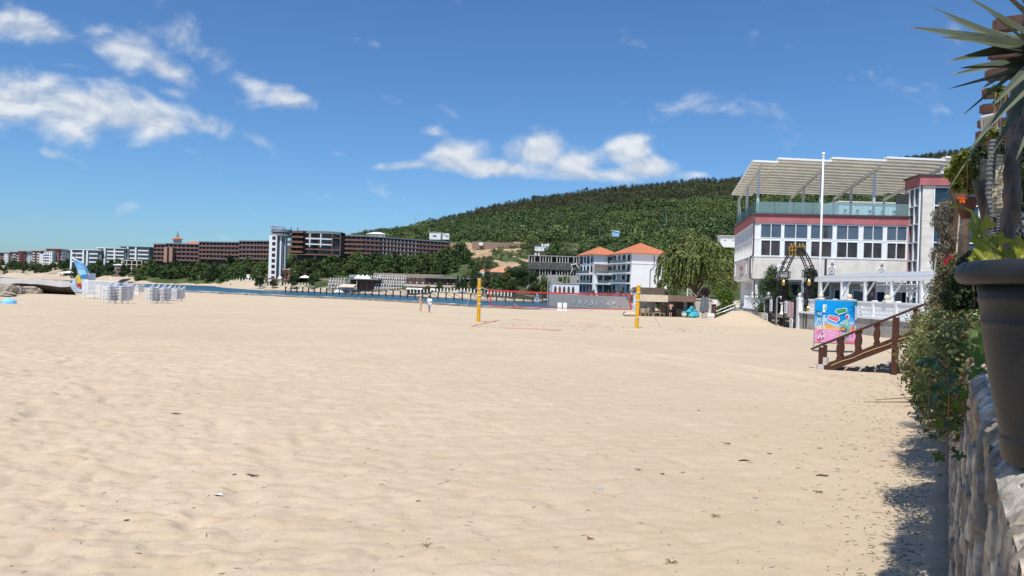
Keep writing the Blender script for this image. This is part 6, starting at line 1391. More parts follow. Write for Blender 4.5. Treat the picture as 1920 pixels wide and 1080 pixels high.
p = feet(150, 550); sail('blue sail shaped booth with a printed lifeguard beside the stacked loungers', p, (550 - 486) * p.y / FPX / 3.75)
p = onhill(1008, 262, .2); sail('small white and blue sail booth on the far sand behind the net', p, .95, 0, True)
for px, d, lb, cl_ in ((1130, 215, 'tiny bather sitting on the sand left of a pair below the graffiti wall', redt), (1136, 215, 'tiny bather sitting on the sand right of a pair below the graffiti wall', cloth_dk)):
    x = (px - 960) / FPX * d; person(lb, (x, d, float(BZ(px, d)) + .05), .4, sit, 1.15, [('swimwear', BRIEF[:2], 1.15, cl_)], hair_d, skin)
p = W(966, 575, 150); person('bather in dark swimwear sitting at the water edge behind the net', (p.x, 150, float(BZ(966, 150)) + .1), 1.2, sit, 1.2, [('swimwear', TORSO, 1.15, cloth_dk)], hair_d)
for px, d, lb in ((395, 405, 'distant figure walking on the far sand left of the parasol row'), (432, 392, 'distant figure standing on the far sand near the first parasols')):
    person(lb, onhill(px, d, .1), .5, standing(), 1.2, [('shorts', SHORTS, 1.25, cloth_dk)], hair_d)

# ------------------------------------------------------------------ stacked loungers
blue_sling = M('blue_sling', (.40, .46, .66), .7, .15, 2); plast = M('white_plastic', (.86, .86, .86), .45, .03, 3)
def lounger_mesh(sling, raised):
    """white plastic lounger 1.9 m long lying along +y, foot end at y = 0"""
    m = MB()
    for x in (-.31, .31):
        m.bar((x, 0, .265), (x, 1.2, .265), .05, .085); m.bar((x, 1.2, .265), (x, 1.9, .285 if not raised else .60), .05, .085)
        m.bar((x, .12, 0), (x, .12, .3), .05, .06, up=(0, 1, 0)); m.bar((x, 1.15, 0), (x, 1.15, .3), .05, .06, up=(0, 1, 0))
        if raised: m.bar((x * 1.08, 1.0, .34), (x * 1.08, 1.9, .70), .03, .06)
    m.box(-.32, .32, -.01, .045, .235, .29); m.box(-.29, .29, 1.82, 1.87, .28, .34)
    for k in range(7): y = .18 + k * .26; m.box(-.3, .3, y, y + (.1 if not sling else .24), .285, .312, 1 if sling else 0)
    return m
lm = {}
for key in ((1, 1), (0, 0)):
    lm[key] = lounger_mesh(*key)
protoL = {}
def stack(px, py, n, pitch, rz, kind, label, group='stacked white sun loungers', dd=0, leanx=0.0, dz0=0.0, yb=None):
    p = feet(px, py); p.y += dd
    for k in range(n):
        loc = p + UZ * (k * pitch + dz0) + Vector((leanx * k, rnd.uniform(-.015, .015), 0))
        if kind not in protoL: protoL[kind] = o = lm[kind].build('sun_lounger', [plast, blue_sling])
        else: o = protoL[kind].copy(); COL.objects.link(o)
        o.location = loc; o.rotation_euler = (0, 0, rz + rnd.uniform(-.015, .015)); tag(o, label, 'sun lounger', group)
stack(198.5, 568.5, 10, .15, R(4), (1, 1), 'white lounger with blue sling in the front stack, left of the near pair')
stack(220, 568.5, 10, .15, R(-8), (1, 1), 'white lounger with blue sling in the front stack, right of the near pair')
stack(278.5, 568.5, 10, .15, R(3), (1, 1), 'white lounger with blue sling in the left stack of the right hand group')
stack(300.5, 568.5, 10, .15, R(2), (1, 1), 'white lounger with blue sling in the second stack of the right hand group')
stack(312, 563.5, 9, .15, R(1), (1, 1), 'white lounger with blue sling in the partly hidden rear stack on the right')
stack(326, 564.5, 9, .15, R(-6), (1, 1), 'white lounger with blue sling in the rightmost stack')
stack(155.5, 559.5, 14, .15, R(-72), (0, 0), 'all white lounger in the tall stack beside the sail booth')
stack(186, 561, 14, .15, R(-60), (0, 0), 'all white lounger in the tall stack behind the near blue pair')
stack(238, 548, 12, .138, R(-10), (0, 0), 'all white lounger in the left of the two far stacks')
stack(256, 549, 11, .138, R(-14), (0, 0), 'all white lounger in the right of the two far stacks')
stack(236, 556.5, 3, .15, R(-80), (0, 0), 'all white lounger in the low loose pile between the stacks', dz0=.1)
p = feet(214, 556); tag(MB().bar(p + UZ * 2.0, p + Vector((-.75, 0, 2.75)), .06, .05).build('loose_slat', plast), 'single white slat sticking up from the tall lounger stacks', 'slat')
p = feet(281.5, 560); person('person in dark clothes and a white cap behind the right hand stacks', (p.x, p.y + 2.5, gz(p.x, p.y + 2.5) - .05), 2.9, standing(), 1.2, [('shirt', TORSO + SLEEVE, 1.25, cloth_dk), ('trousers', SHORTS, 1.2, cloth_dk)], hair_d, skin, hat=white)
# blue beach tent and towel on the left
p = feet(17, 569); t = thing('beach_umbrella', 'light blue beach umbrella lying on the sand at the left edge', 'umbrella', p, 0); MB().lathe([(.55, 0), (.5, .2), (.3, .36), (.02, .42)], n=14).build('canopy', M('sky_blue_fabric', (.22, .56, .80), .7, .1, 3), t); MB().box(-.75, .7, -.5, -.1, .01, .05).build('towel', M('towel_blue', (.10, .30, .60), .9, .1, 4), t) ; MB().tube([(-.6, -.2, .1), (-1.4, -.3, .08)], .09, 7).build('bag', cloth_dk, t); MB().tube([(.55, 0, .06), (1.25, .05, .04)], .03, 5).build('pole', offwhite, t)

# ------------------------------------------------------------------ rock ledge at the left
rockm = M('weathered_rock', (.30, .26, .21), .95, .4, .9, 1.0, 5); slabm = M('pale_rock_shelf', (.47, .43, .38), .95, .2, .5, .7, 4)
def rock_mesh(rx, ry, rz_, seed, n=18, k=12):
    m = MB(); m.ball((0, 0, 0), 1, n, k); v = np.array(m.v); d_ = norm(v)
    h = fbm(d_[:, 0] * 1.6 + seed, d_[:, 1] * 1.6 + d_[:, 2] * 1.9, 4, seed); h2 = np.abs(fbm(d_[:, 0] * 3 + 7, d_[:, 2] * 3 + d_[:, 1] * 2.5, 3, seed + 3))
    s = 1 + h * 1.0 - h2 * .5; m.v = [tuple(x) for x in (d_ * s[:, None] * np.array([rx, ry, rz_]))]; return m
m = MB(); pts = []
dd_ = 105
xs_ = np.linspace((-260 - 960) / FPX * dd_, (131 - 960) / FPX * dd_, 44); ysl = np.linspace(0, 74, 16)
gx, gy = np.meshgrid(xs_, ysl); fx = dd_ + gy + fbm(gx * .5, gy * .3, 3, 8) * 2.2 * (gy < 1); gxx = gx * (fx / dd_)
top = .38 - .0 * gy + fbm(gxx * .35, fx * .35, 4, 12) * .9 - np.clip((gxx / fx * FPX + 960 - 60) / 80, 0, 1) * .2
vt = np.stack([gxx, fx, top], -1).reshape(-1, 3); f_ = grid_faces(len(ysl), len(xs_))
front = np.stack([gxx[0], fx[0] + 2.2, np.full(len(xs_), -1.4)], -1); nfv = len(vt); vt = np.concatenate([vt, front]); nx_ = len(xs_)
fq = np.array([(i, i + 1, nfv + i + 1, nfv + i) for i in range(nx_ - 1)]); rs_ = npmesh('rock_shelf', vt, np.concatenate([f_, fq]), [slabm, M('hollow_shade_rock', (.06, .048, .04), .95, .5, .8, .8, 5)]); rs_.data.polygons.foreach_set('material_index', [0] * len(f_) + [1] * len(fq)); o = COL.objects[len(COL.objects) - 1]; tag(o, 'long flat pale rock shelf reaching into the sea at the left', 'rock shelf')  # undercut front coloured dark for the shade of the hollows below the shelf
darkr = M('dark_rock', (.085, .07, .058), .95, .4, 1.0, .8, 5)  # rock colour much darker than the tan boulders
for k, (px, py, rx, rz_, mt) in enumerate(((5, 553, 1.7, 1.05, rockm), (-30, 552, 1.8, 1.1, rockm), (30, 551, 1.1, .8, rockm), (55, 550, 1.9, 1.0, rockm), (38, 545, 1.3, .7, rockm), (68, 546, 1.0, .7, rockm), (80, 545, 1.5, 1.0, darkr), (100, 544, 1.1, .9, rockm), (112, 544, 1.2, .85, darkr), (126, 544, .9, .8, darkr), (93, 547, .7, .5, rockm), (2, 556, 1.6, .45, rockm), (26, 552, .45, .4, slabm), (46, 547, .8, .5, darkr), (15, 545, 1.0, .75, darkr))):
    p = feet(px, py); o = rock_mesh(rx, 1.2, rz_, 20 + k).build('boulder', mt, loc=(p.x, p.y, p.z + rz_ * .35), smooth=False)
    tag(o, ('large tan boulder at the left edge below the rock shelf', 'tan boulder cut by the left photo edge', 'rounded tan boulder second from the left edge', 'broad brown boulder in the middle below the rock shelf', 'jagged brown rock behind the broad middle boulder', 'small brown rock right of the broad middle boulder', 'dark rock in the left hollow under the shelf', 'brown rock between the two dark hollows', 'dark rock in the right hollow under the shelf', 'dark rock at the right end of the shelf', 'small tan rock lying before the dark hollows', 'low flat rock half buried in the sand at the left edge', 'small pale round stone before the boulders', 'dark rock in a gap behind the pale stone', 'dark rock behind the leftmost boulders')[k], 'boulder')
# wrack along the water line
m = MB()
for k in range(520):
    px = rnd.uniform(345, 1010); dn = float(np.interp(px, *DN)); d = dn * rnd.uniform(.80, .86) + (rnd.random() < .3) * dn * .04 * rnd.uniform(-1, 1); x = (px - 960) / FPX * d; s = rnd.uniform(.15, .8) * (1.6 if 640 < px < 830 and rnd.random() < .5 else 1)
    z = float(BZ(px, d)); m.ball((x, d, z + .1), s, 6, 4, 0, (1.5, .6, .22 + .2 * rnd.random()))
tag(m.build('seaweed_line', M('seaweed', (.20, .165, .125), .9, .4, .5)), kind='stuff')
# ------------------------------------------------------------------ wooden stairs down to the sand
S_ = feet(1538, 692); sdir = Vector((.87, -.49, 0)).normalized(); sside = Vector((.49, .87, 0)).normalized()
best = None
for L_ in np.arange(1.5, 5, .02):
    q = S_ + sdir * L_; u = q.x / q.y; 
    if abs(960 + FPX * (u - 0) - 1737) < 4: best = L_; break
LS = best or 2.9
q = S_ + sdir * LS; zend = W(1736, 571, q.y).z; zst = W(1530, 647, S_.y).z
rise = (zend - zst) / LS
t = thing('wooden_stairs', 'dark brown wooden stairs with turned balusters leading up from the sand', 'stairs', S_)
def sp(L_, side, z): return sdir * L_ + sside * side + UZ * (z + rise * L_)
HR = zst - S_.z
LT = LS + 1.6
def turned(m, L_, side, z0, z1, wd=.13):
    b0 = sp(L_, side, 0); hh = z1 - z0; pr = [(.5, 0), (.5, .12), (.30, .2), (.5, .38), (.55, .5), (.5, .62), (.30, .8), (.5, .88), (.5, 1)]
    prev = None; vs = []
    for (r_, f) in pr:
        zz = rise * L_ + z0 + hh * f; ww = wd * r_
        vs += [sdir * (L_ - ww) + sside * (side - .03) + UZ * zz, sdir * (L_ + ww) + sside * (side - .03) + UZ * zz, sdir * (L_ + ww) + sside * (side + .03) + UZ * zz, sdir * (L_ - ww) + sside * (side + .03) + UZ * zz]
    n_ = len(pr); fs = [(0, 3, 2, 1), tuple(4 * (n_ - 1) + i for i in range(4))]
    for i in range(n_ - 1):
        for j in range(4): fs.append((4 * i + j, 4 * i + (j + 1) % 4, 4 * i + 4 + (j + 1) % 4, 4 * i + 4 + j))
    m.add(vs, fs)
for side in (0, 1.2):
    m = MB(); m.bar(sp(-.28, side, HR), sp(LT, side, HR), .12, .06); m.build('handrail', brown_wood, t)
    m = MB(); m.bar(sp(.12, side, -.06), sp(LT, side, -.06), .06, .22); m.build('stringer', brown_wood, t)
    m = MB(); m.obox(sp(-.06, side - .05, 0) - UZ * .3, sdir * .12, sside * .1, UZ * (HR + .27)); m.build('post', brown_wood, t)
    m = MB(); m.lathe([(.115, -.3), (.11, .15 if side == 0 else .28)], sp(0, side, 0), 12); m.build('post_sleeve', M('whitewashed_sleeve', (.55, .53, .50), .95, .25, 12, .6, 50), t)
    for k in range(1, 8):
        L_ = k * .5
        if k == 4: m = MB(); m.obox(sp(L_ - .08, side - .06, 0) - UZ * (rise * L_ + .3), sdir * .16, sside * .12, UZ * (rise * L_ + HR + .27)); m.build('post', brown_wood, t)
        else: m = MB(); turned(m, L_, side, .06, HR - .03); m.build('baluster', brown_wood, t)
for k in range(9): m = MB(); m.obox(sp(.3 + k * .42, .04, 0) + UZ * (.02), sdir * .34, sside * 1.12, UZ * .05); m.build('tread', brown_wood, t)
m = MB(); m.tube([sp(.3 + .3 * k, -.04, -.02 + .02 * math.sin(k * 2.3)) for k in range(11)], .014, 5); m.build('cord', M('yellow_cord', (.50, .36, .16), .9, .1, 5), t)
# rope and stones beneath the stairs
m = MB(); a = feet(1622, 696); b_ = feet(1692, 688); pts = [a.lerp(b_, k / 14) + Vector((0, .06 * math.sin(k * 1.3), .06 + .12 * (k / 14) + .03 * math.sin(k * 2.1))) for k in range(15)]
for s in (0, 2.1, 4.2): m.tube([p + Vector((0, .028 * math.cos(k * 1.6 + s), .028 * math.sin(k * 1.6 + s))) for k, p in enumerate(pts)], .034, 6)
tag(m.build('thick_rope', M('grey_rope', (.40, .38, .35), .95, .2, 20), smooth=True), 'thick twisted grey rope lying under the wooden stairs', 'rope')
for k, (px, py, s, lb) in enumerate(((1668, 690, .2, 'flat grey slab stone at the foot of the wall left of the shrub'), (1686, 697, .22, 'angular grey stone below the big shrub'), (1677, 683, .16, 'small grey stone behind the slab under the stairs'), (1694, 688, .2, 'dark grey stone against the wall under the stairs'))):
    p = feet(px, py); tag(rock_mesh(s * 1.4, s, s * .5, 60 + k, 12, 8).build('stone', M('grey_slate', (.27, .26, .25), .95, .3, 6, .5, 20), loc=p + UZ * .04), lb, 'stone')

# ------------------------------------------------------------------ advertising banner on a frame
d_b = 29.0; bl = W(1526.5, 641, d_b); br_ = W(1604, 643, d_b - .1); tl = W(1526.5, 562.5, d_b)
bw_ = (br_ - bl).xy.length; bh_ = tl.z - bl.z; rzb = math.atan2(br_.y - bl.y, br_.x - bl.x)
t = thing('banner_stand', 'colourful advertising banner with palms, speech bubbles and a dune on a metal frame', 'banner', (bl.x, bl.y, gz(bl.x, bl.y)), rzb); zb_ = bl.z - gz(bl.x, bl.y)
for x in (0, .24 * bw_, .72 * bw_, bw_): m = MB(); m.tube([(x, .03, -.1), (x, .03, zb_ + bh_ + .05)], .018, 6); m.build('frame_leg', steel, t)
for zq in (zb_ + bh_ + .03, zb_ - .03): m = MB(); m.tube([(0, .03, zq), (bw_, .03, zq)], .018, 6); m.build('frame_rail', steel, t)
for x in (.05, .7): m = MB(); m.tube([(x * bw_, -.3, .02), (x * bw_ + .1, .4, .02)], .02, 6); m.build('frame_foot', steel, t)
layer = [0]
def B2(x, y, o): # unit banner coordinates to local point, panel bowed towards the viewer
    return Vector((x * bw_, -.10 * math.sin(math.pi * min(max(x, 0), 1)) - .0016 * o, zb_ + y * bh_))
def art(nm, poly, col, o=None, parent=None):
    """flat printed shape laid on the bowed panel"""
    layer[0] += 1; o = layer[0] if o is None else o
    import mathutils.geometry as mg
    P2 = []
    n_ = len(poly)
    for i in range(n_):
        a, b2 = poly[i], poly[(i + 1) % n_]; k = max(1, int(abs(a[0] - b2[0]) / .08))
        P2 += [(a[0] + (b2[0] - a[0]) * j / k, a[1] + (b2[1] - a[1]) * j / k) for j in range(k)]
    tr_ = mg.tessellate_polygon([[Vector((x, y, 0)) for x, y in P2]])
    # split along vertical strips so that the shape follows the bow
    m = MB(); m.add([B2(x, y, o) for x, y in P2], [tuple(f) for f in tr_])
    ob = m.build(nm, M('print_' + nm + str(int(sum(col) * 1000)), col, .5, .05, 3, spec=.3), t); return ob
def strips(nm, f0, f1, col, x0=0.0, x1=1.0, n=24):
    layer[0] += 1; m = MB()
    for i in range(n):
        xa, xb = x0 + (x1 - x0) * i / n, x0 + (x1 - x0) * (i + 1) / n
        m.add([B2(xa, f0(xa), layer[0]), B2(xb, f0(xb), layer[0]), B2(xb, f1(xb), layer[0]), B2(xa, f1(xa), layer[0])], [(0, 1, 2, 3)])
    return m.build(nm, M('print_' + nm, col, .5, .05, 3, spec=.3), t)
strips('printed_sky', lambda x: 0, lambda x: 1, (.0, .30, .74)); strips('printed_pale_sky', lambda x: .3, lambda x: .56 + .09 * math.sin(x * 7 + 1) + .04 * math.sin(x * 19), (.09, .43, .82))
strips('printed_haze', lambda x: .3, lambda x: .48 + .03 * math.sin(x * 9), (.33, .58, .82)); art('printed_hill', [(.66, .38), (.74, .43), (.80, .455), (.88, .42), (.97, .38)], (.06, .24, .55))
strips('printed_dune', lambda x: .26, lambda x: .36 + .09 * math.exp(-((x - .3) / .14) ** 2) + .03 * math.exp(-((x - .85) / .2) ** 2), (.72, .36, .10))
strips('printed_dune_light', lambda x: .26, lambda x: .315 + .04 * math.exp(-((x - .45) / .2) ** 2), (.76, .46, .17)); strips('printed_floor', lambda x: 0, lambda x: .32 - .02 * x, (.70, .30, .52)); strips('printed_floor_edge', lambda x: 0, lambda x: .03 + .05 * max(0, x - .62), (.74, .12, .22), .6)
for (x0, y0, x1, y1) in ((.18, .29, .62, .19), (.0, .22, .2, .18), (.25, .19, .9, .08)): art('printed_line', [(x0, y0), (x1, y1), (x1, y1 + .012), (x0, y0 + .012)], (.80, .62, .74))
WH = (.80, .81, .82); GRN = (.02, .34, .12); PK = (.72, .08, .18)
def rrect(cx, cy, w_, h_, ang, tail=0):
    pts = []; r_ = h_ / 2
    for a in np.linspace(-90, 90, 7): pts.append((w_ / 2 - r_ + r_ * math.cos(R(a)), r_ * math.sin(R(a))))
    for a in np.linspace(90, 270, 7): pts.append((-w_ / 2 + r_ + r_ * math.cos(R(a)), r_ * math.sin(R(a))))
    if tail: pts.insert(0 if tail > 0 else len(pts), (tail * w_ * .34, -h_ * .8))
    c_, s_ = math.cos(R(ang)), math.sin(R(ang)); return [(cx + x * c_ - y * s_, cy + x * s_ + y * c_) for x, y in pts]
art('printed_bubble_edge', rrect(.43, .585, .30, .115, -11, 1), WH); art('printed_bubble', rrect(.43, .585, .265, .08, -11, 1), PK)
for k in range(8): art('printed_script', rrect(.33 + k * .028, .605 - k * .0055, .02, .02 + .008 * (k % 3), -11), (.82, .50, .55))
art('printed_bubble_edge', rrect(.605, .765, .30, .12, 10, -1), WH); art('printed_bubble', rrect(.605, .765, .265, .085, 10, -1), GRN)
for k in range(7): art('printed_script', rrect(.51 + k * .03, .748 + k * .0052, .022, .018, 10), (.18, .45, .16))
art('printed_logo_plate', [(.165, .76), (.165, .90), (.25, .90), (.25, .80), (.225, .77), (.225, .715), (.165, .715)], WH)
art('printed_logo', [(.215, .885), (.24, .885), (.24, .81), (.222, .785), (.185, .785), (.185, .81), (.205, .81), (.215, .825)], GRN)
art('printed_disc', rrect(.202, .635, .05, .058, 0), WH); art('printed_dot', rrect(.202, .635, .018, .022, 0), (.2, .3, .45)); art('printed_strip', rrect(.197, .36, .042, .50, 0) if False else [(.178, .13), (.178, .585), (.184, .595), (.212, .595), (.218, .585), (.218, .13), (.212, .12), (.184, .12)], WH)
for k in range(16): y = .15 + k * .027; art('printed_letter', [(.187, y), (.209, y + .004), (.209, y + .018), (.187, y + .014)], (.35, .40, .48) if y > .34 else (.62, .34, .50))
PALM = (.01, .13, .13)
for (px_, py_) in ((.06, .73), (.10, .60)):
    for a in range(0, 360, 45): art('printed_palm', [(px_, py_), (px_ + .055 * math.cos(R(a)) - .012 * math.sin(R(a)), py_ + .05 * math.sin(R(a)) + .012), (px_ + .07 * math.cos(R(a + 8)), py_ + .05 * math.sin(R(a + 8)) - .02)], PALM)
for poly in ([(.98, .97), (.9, .93), (.83, .86), (.80, .78), (.84, .84), (.92, .90), (.99, .92)], [(.99, .90), (.94, .82), (.90, .72), (.885, .63), (.93, .70), (.97, .8)], [(.75, .985), (.85, .97), (.99, .93), (.99, .99)]): art('printed_palm_leaf', poly, PALM)
art('printed_trunk', [(.855, .26), (.885, .26), (.95, .62), (.935, .62)], (.60, .10, .20)); art('printed_parasol', [(.93, .55), (.99, .58), (.99, .86), (.93, .90)], (.42, .48, .66))
# resting figure in a pale green suit with a red diving mask
SUIT = (.30, .55, .44); SU2 = (.16, .38, .32)
art('printed_hair', rrect(.745, .635, .105, .13, 20), (.74, .74, .72)); art('printed_mask', rrect(.735, .625, .075, .095, -10), (.66, .05, .12))
art('printed_torso', [(.70, .42), (.68, .50), (.70, .555), (.76, .57), (.775, .48), (.76, .41)], SUIT); art('printed_arm', [(.70, .555), (.67, .50), (.58, .45), (.56, .48), (.66, .54)], (.50, .58, .42)); art('printed_thigh', [(.54, .40), (.55, .45), (.66, .44), (.76, .42), (.81, .33), (.80, .26), (.72, .22), (.70, .25), (.75, .31), (.70, .37), (.62, .39)], SU2)
art('printed_leg', [(.545, .42), (.565, .42), (.575, .28), (.56, .17), (.545, .17), (.555, .28)], (.55, .38, .26)); art('printed_board', [(.62, .20), (.66, .26), (.72, .245), (.80, .255), (.80, .20), (.70, .165)], SUIT); art('printed_boot', [(.68, .06), (.70, .11), (.78, .16), (.80, .08), (.79, .05)], (.30, .36, .34))
art('printed_ball', rrect(.105, .10, .085, .13, 0), WH); art('printed_ball_patch', rrect(.105, .085, .06, .11, 0), (.45, .05, .16)); art('printed_small_ball', rrect(.155, .205, .042, .085, 0), (.36, .04, .20)); art('printed_red_ball', rrect(.06, .055, .06, .05, 0), (.55, .07, .16))
m = MB(); m.plate([(bw_ + .012, .02, zb_), (bw_ + .16, .62, zb_), (bw_ + .16, .62, zb_ + bh_), (bw_ + .012, .02, zb_ + bh_)], (.01, 0, 0)); m.build('side_panel', M('banner_side', (.10, .28, .55), .5, .3, 3), t)
m = MB(); m.plate([(bw_ + .04, .10, zb_ + bh_ * .1), (bw_ + .10, .35, zb_ + bh_ * .1), (bw_ + .10, .35, zb_ + bh_ * .55), (bw_ + .04, .10, zb_ + bh_ * .55)], (-.012, 0, 0)); m.build('side_print', M('banner_side_orange', (.60, .36, .14), .5, .2, 3), t)
def btext(body, size, x, y, col):
    o_ = text(body, size, B2(x, y, layer[0] + 3), M('print_white', WH, .5, .03, 3), t, 0, 'printed_lettering', ext=.001); return o_
btext('ита', .27, .015, .50, WH); btext('dra', .27, .015, .315, WH); btext('на', .14, .03, .66, WH)

# ------------------------------------------------------------------ near stone wall
tv = Vector((.5195, .8545, 0)); nv = Vector((-.8545, .5195, 0)); WTOP = 1.85
def wline(y): return .09 + .608 * y
def wp(s, out=0.0, z=0.0): return Vector((.09, 0, 0)) + tv * s + nv * out + UZ * z
def voro(x, y, seed):
    ix, iy = np.floor(x), np.floor(y); f1 = np.full(x.shape, 9.0); f2 = np.full(x.shape, 9.0); cid = np.zeros(x.shape)
    for i in (-1, 0, 1):
        for j in (-1, 0, 1):
            cx, cy = ix + i, iy + j; h1, h2 = _hash(cx, cy, seed), _hash(cx, cy, seed + 1); dd = np.hypot(cx + .15 + .7 * h1 - x, cy + .15 + .7 * h2 - y); c3 = _hash(cx, cy, seed + 2)
            nb = dd < f1; f2 = np.where(nb, f1, np.minimum(f2, dd)); cid = np.where(nb, c3, cid); f1 = np.minimum(f1, dd)
    return f1, f2, cid
def colattr(o, col):
    a = o.data.color_attributes.new('stone', 'FLOAT_COLOR', 'POINT'); a.data.foreach_set('color', np.concatenate([col, np.ones((len(col), 1))], 1).astype(np.float32).ravel())
def stone_mat(nm, bump):
    m = bpy.data.materials.new(nm); m.use_nodes = True; n_ = m.node_tree; b = n_.nodes['Principled BSDF']; b.inputs['Roughness'].default_value = .85; b.inputs['Specular IOR Level'].default_value = .25
    at_ = n_.nodes.new('ShaderNodeAttribute'); at_.attribute_name = 'stone'; tc_ = n_.nodes.new('ShaderNodeTexCoord'); nz_ = n_.nodes.new('ShaderNodeTexNoise'); nz_.inputs['Scale'].default_value = 14; nz_.inputs['Detail'].default_value = 8; n_.links.new(tc_.outputs['Object'], nz_.inputs[0])
    mr = n_.nodes.new('ShaderNodeMapRange'); mr.inputs[1].default_value = .3; mr.inputs[2].default_value = .7; mr.inputs[3].default_value = .55; mr.inputs[4].default_value = 1.35; n_.links.new(nz_.outputs[0], mr.inputs[0])
    mx_ = n_.nodes.new('ShaderNodeMix'); mx_.data_type = 'RGBA'; mx_.blend_type = 'MULTIPLY'; mx_.inputs[0].default_value = 1; n_.links.new(at_.outputs[0], mx_.inputs[6]); n_.links.new(mr.outputs[0], mx_.inputs[7]); n_.links.new(mx_.outputs[2], b.inputs['Base Color'])
    bp_ = n_.nodes.new('ShaderNodeBump'); bp_.inputs['Strength'].default_value = bump; bp_.inputs['Distance'].default_value = .02; n2 = n_.nodes.new('ShaderNodeTexNoise'); n2.inputs['Scale'].default_value = 38; n2.inputs['Detail'].default_value = 9; n2.inputs['Roughness'].default_value = .65; n_.links.new(tc_.outputs['Object'], n2.inputs[0]); n_.links.new(n2.outputs[0], bp_.inputs['Height']); n_.links.new(bp_.outputs[0], b.inputs['Normal'])
    return m
t = thing('stone_wall', 'rough stone retaining wall with a pale slate top at the right edge of the photo', 'wall', (0, 0, 0))
ss = np.concatenate([np.arange(.5, 6.5, .009), np.geomspace(6.5, 26, 150)]); zs_ = np.linspace(-.4, WTOP, 190)
SS, ZZ = np.meshgrid(ss, zs_, indexing='ij'); wx_ = SS + .10 * fbm(SS * 2, ZZ * 2, 3, 6); wz_ = ZZ + .07 * fbm(SS * 2.4 + 9, ZZ * 2.4, 3, 7)
f1, f2, cid = voro(wx_ / .20, wz_ / .17, 40); edge = np.clip((f2 - f1) / .11, 0, 1); edge = edge * edge * (3 - 2 * edge)
out = -.075 + .06 * (1 - ZZ / WTOP) + edge * (.020 + .035 * cid) + .020 * fbm(SS * 16, ZZ * 22, 4, 8) + .02 * fbm(SS * 3, ZZ * 3, 2, 5)
out = out - np.clip((ZZ - WTOP + .06) / .06, 0, 1) ** 2 * .05
V3 = np.stack([.09 + tv.x * SS + nv.x * out, tv.y * SS + nv.y * out, ZZ + 0 * SS], -1).reshape(-1, 3)
pal = np.array([(.47, .39, .29), (.36, .30, .23), (.54, .46, .35), (.42, .32, .21), (.58, .50, .40), (.31, .265, .21)]); ci = np.minimum((cid * 6).astype(int), 5); C3 = pal[ci] * (.25 + .75 * edge)[..., None] + np.array([.10, .09, .075]) * (1 - edge)[..., None]
stone_m = stone_mat('rubble_stone', .8); o = npmesh('wall_face', V3, grid_faces(len(ss), len(zs_)), stone_m, t, True); colattr(o, C3.reshape(-1, 3))
ws_ = np.linspace(.035, .52, 64); S2, W2 = np.meshgrid(ss, ws_, indexing='ij'); f1, f2, cid = voro((S2 + .1 * fbm(S2 * 3, W2 * 3, 3, 16)) / .17, (W2 + .06 * fbm(S2 * 3 + 4, W2 * 3, 3, 17)) / .24, 60); edge = np.clip((f2 - f1) / .10, 0, 1); edge = edge * edge * (3 - 2 * edge)
ht = WTOP - .02 + edge * (.010 + .022 * cid) + .012 * fbm(S2 * 18, W2 * 18, 4, 18) - np.clip((.09 - W2) / .05, 0, 1) ** 2 * .04
V3 = np.stack([.09 + tv.x * S2 - nv.x * W2, tv.y * S2 - nv.y * W2, ht], -1).reshape(-1, 3); pal2 = np.array([(.54, .48, .40), (.62, .56, .47), (.44, .385, .315), (.58, .49, .38)]); C3 = pal2[np.minimum((cid * 4).astype(int), 3)] * (.45 + .55 * edge)[..., None]
o = npmesh('wall_top', V3, grid_faces(len(ss), len(ws_))[:, ::-1], stone_m, t, True); colattr(o, C3.reshape(-1, 3))
tag(MB().plate([wp(-4, -.5, .3), wp(26, -.5, .3), wp(26, -9, .3), wp(-4, -9, .3)], (0, 0, .33)).build('terrace_floor', M('terrace_tiles', (.33, .29, .25), .9, .15, 2)), kind='structure')

# ------------------------------------------------------------------ plant pot on the wall
PC = Vector((1.39, 1.72, WTOP + .005)); t = thing('plant_pot', 'large anthracite plastic plant pot standing on the stone wall', 'plant pot', PC)
potm = M('anthracite_plastic', (.0105, .0125, .0175), .5, .15, 7, .12, 160, spec=.35, col2=(.026, .0265, .028))
pr = [(.0, 0), (.168, 0), (.174, .008), (.180, .055), (.181, .062), (.178, .066), (.1785, .070), (.205, .20), (.2235, .325), (.2245, .333), (.2268, .337), (.2268, .345), (.2255, .349), (.2315, .392), (.2345, .396), (.2345, .404), (.233, .408), (.238, .440)]
MB().lathe(pr, n=72).build('pot_body', potm, t, smooth=True)
MB().lathe([(.238, .436), (.268, .437), (.279, .442), (.285, .452), (.286, .468), (.281, .482), (.270, .491), (.255, .494), (.244, .490), (.238, .478), (.232, .40), (.15, .40)], n=72).build('pot_rim', potm, t, smooth=True)
MB().lathe([(.232, .44), (.12, .452), (.01, .455)], n=30).build('soil', M('soil', (.05, .035, .025), .95, .4, 20, .8, 60), t)

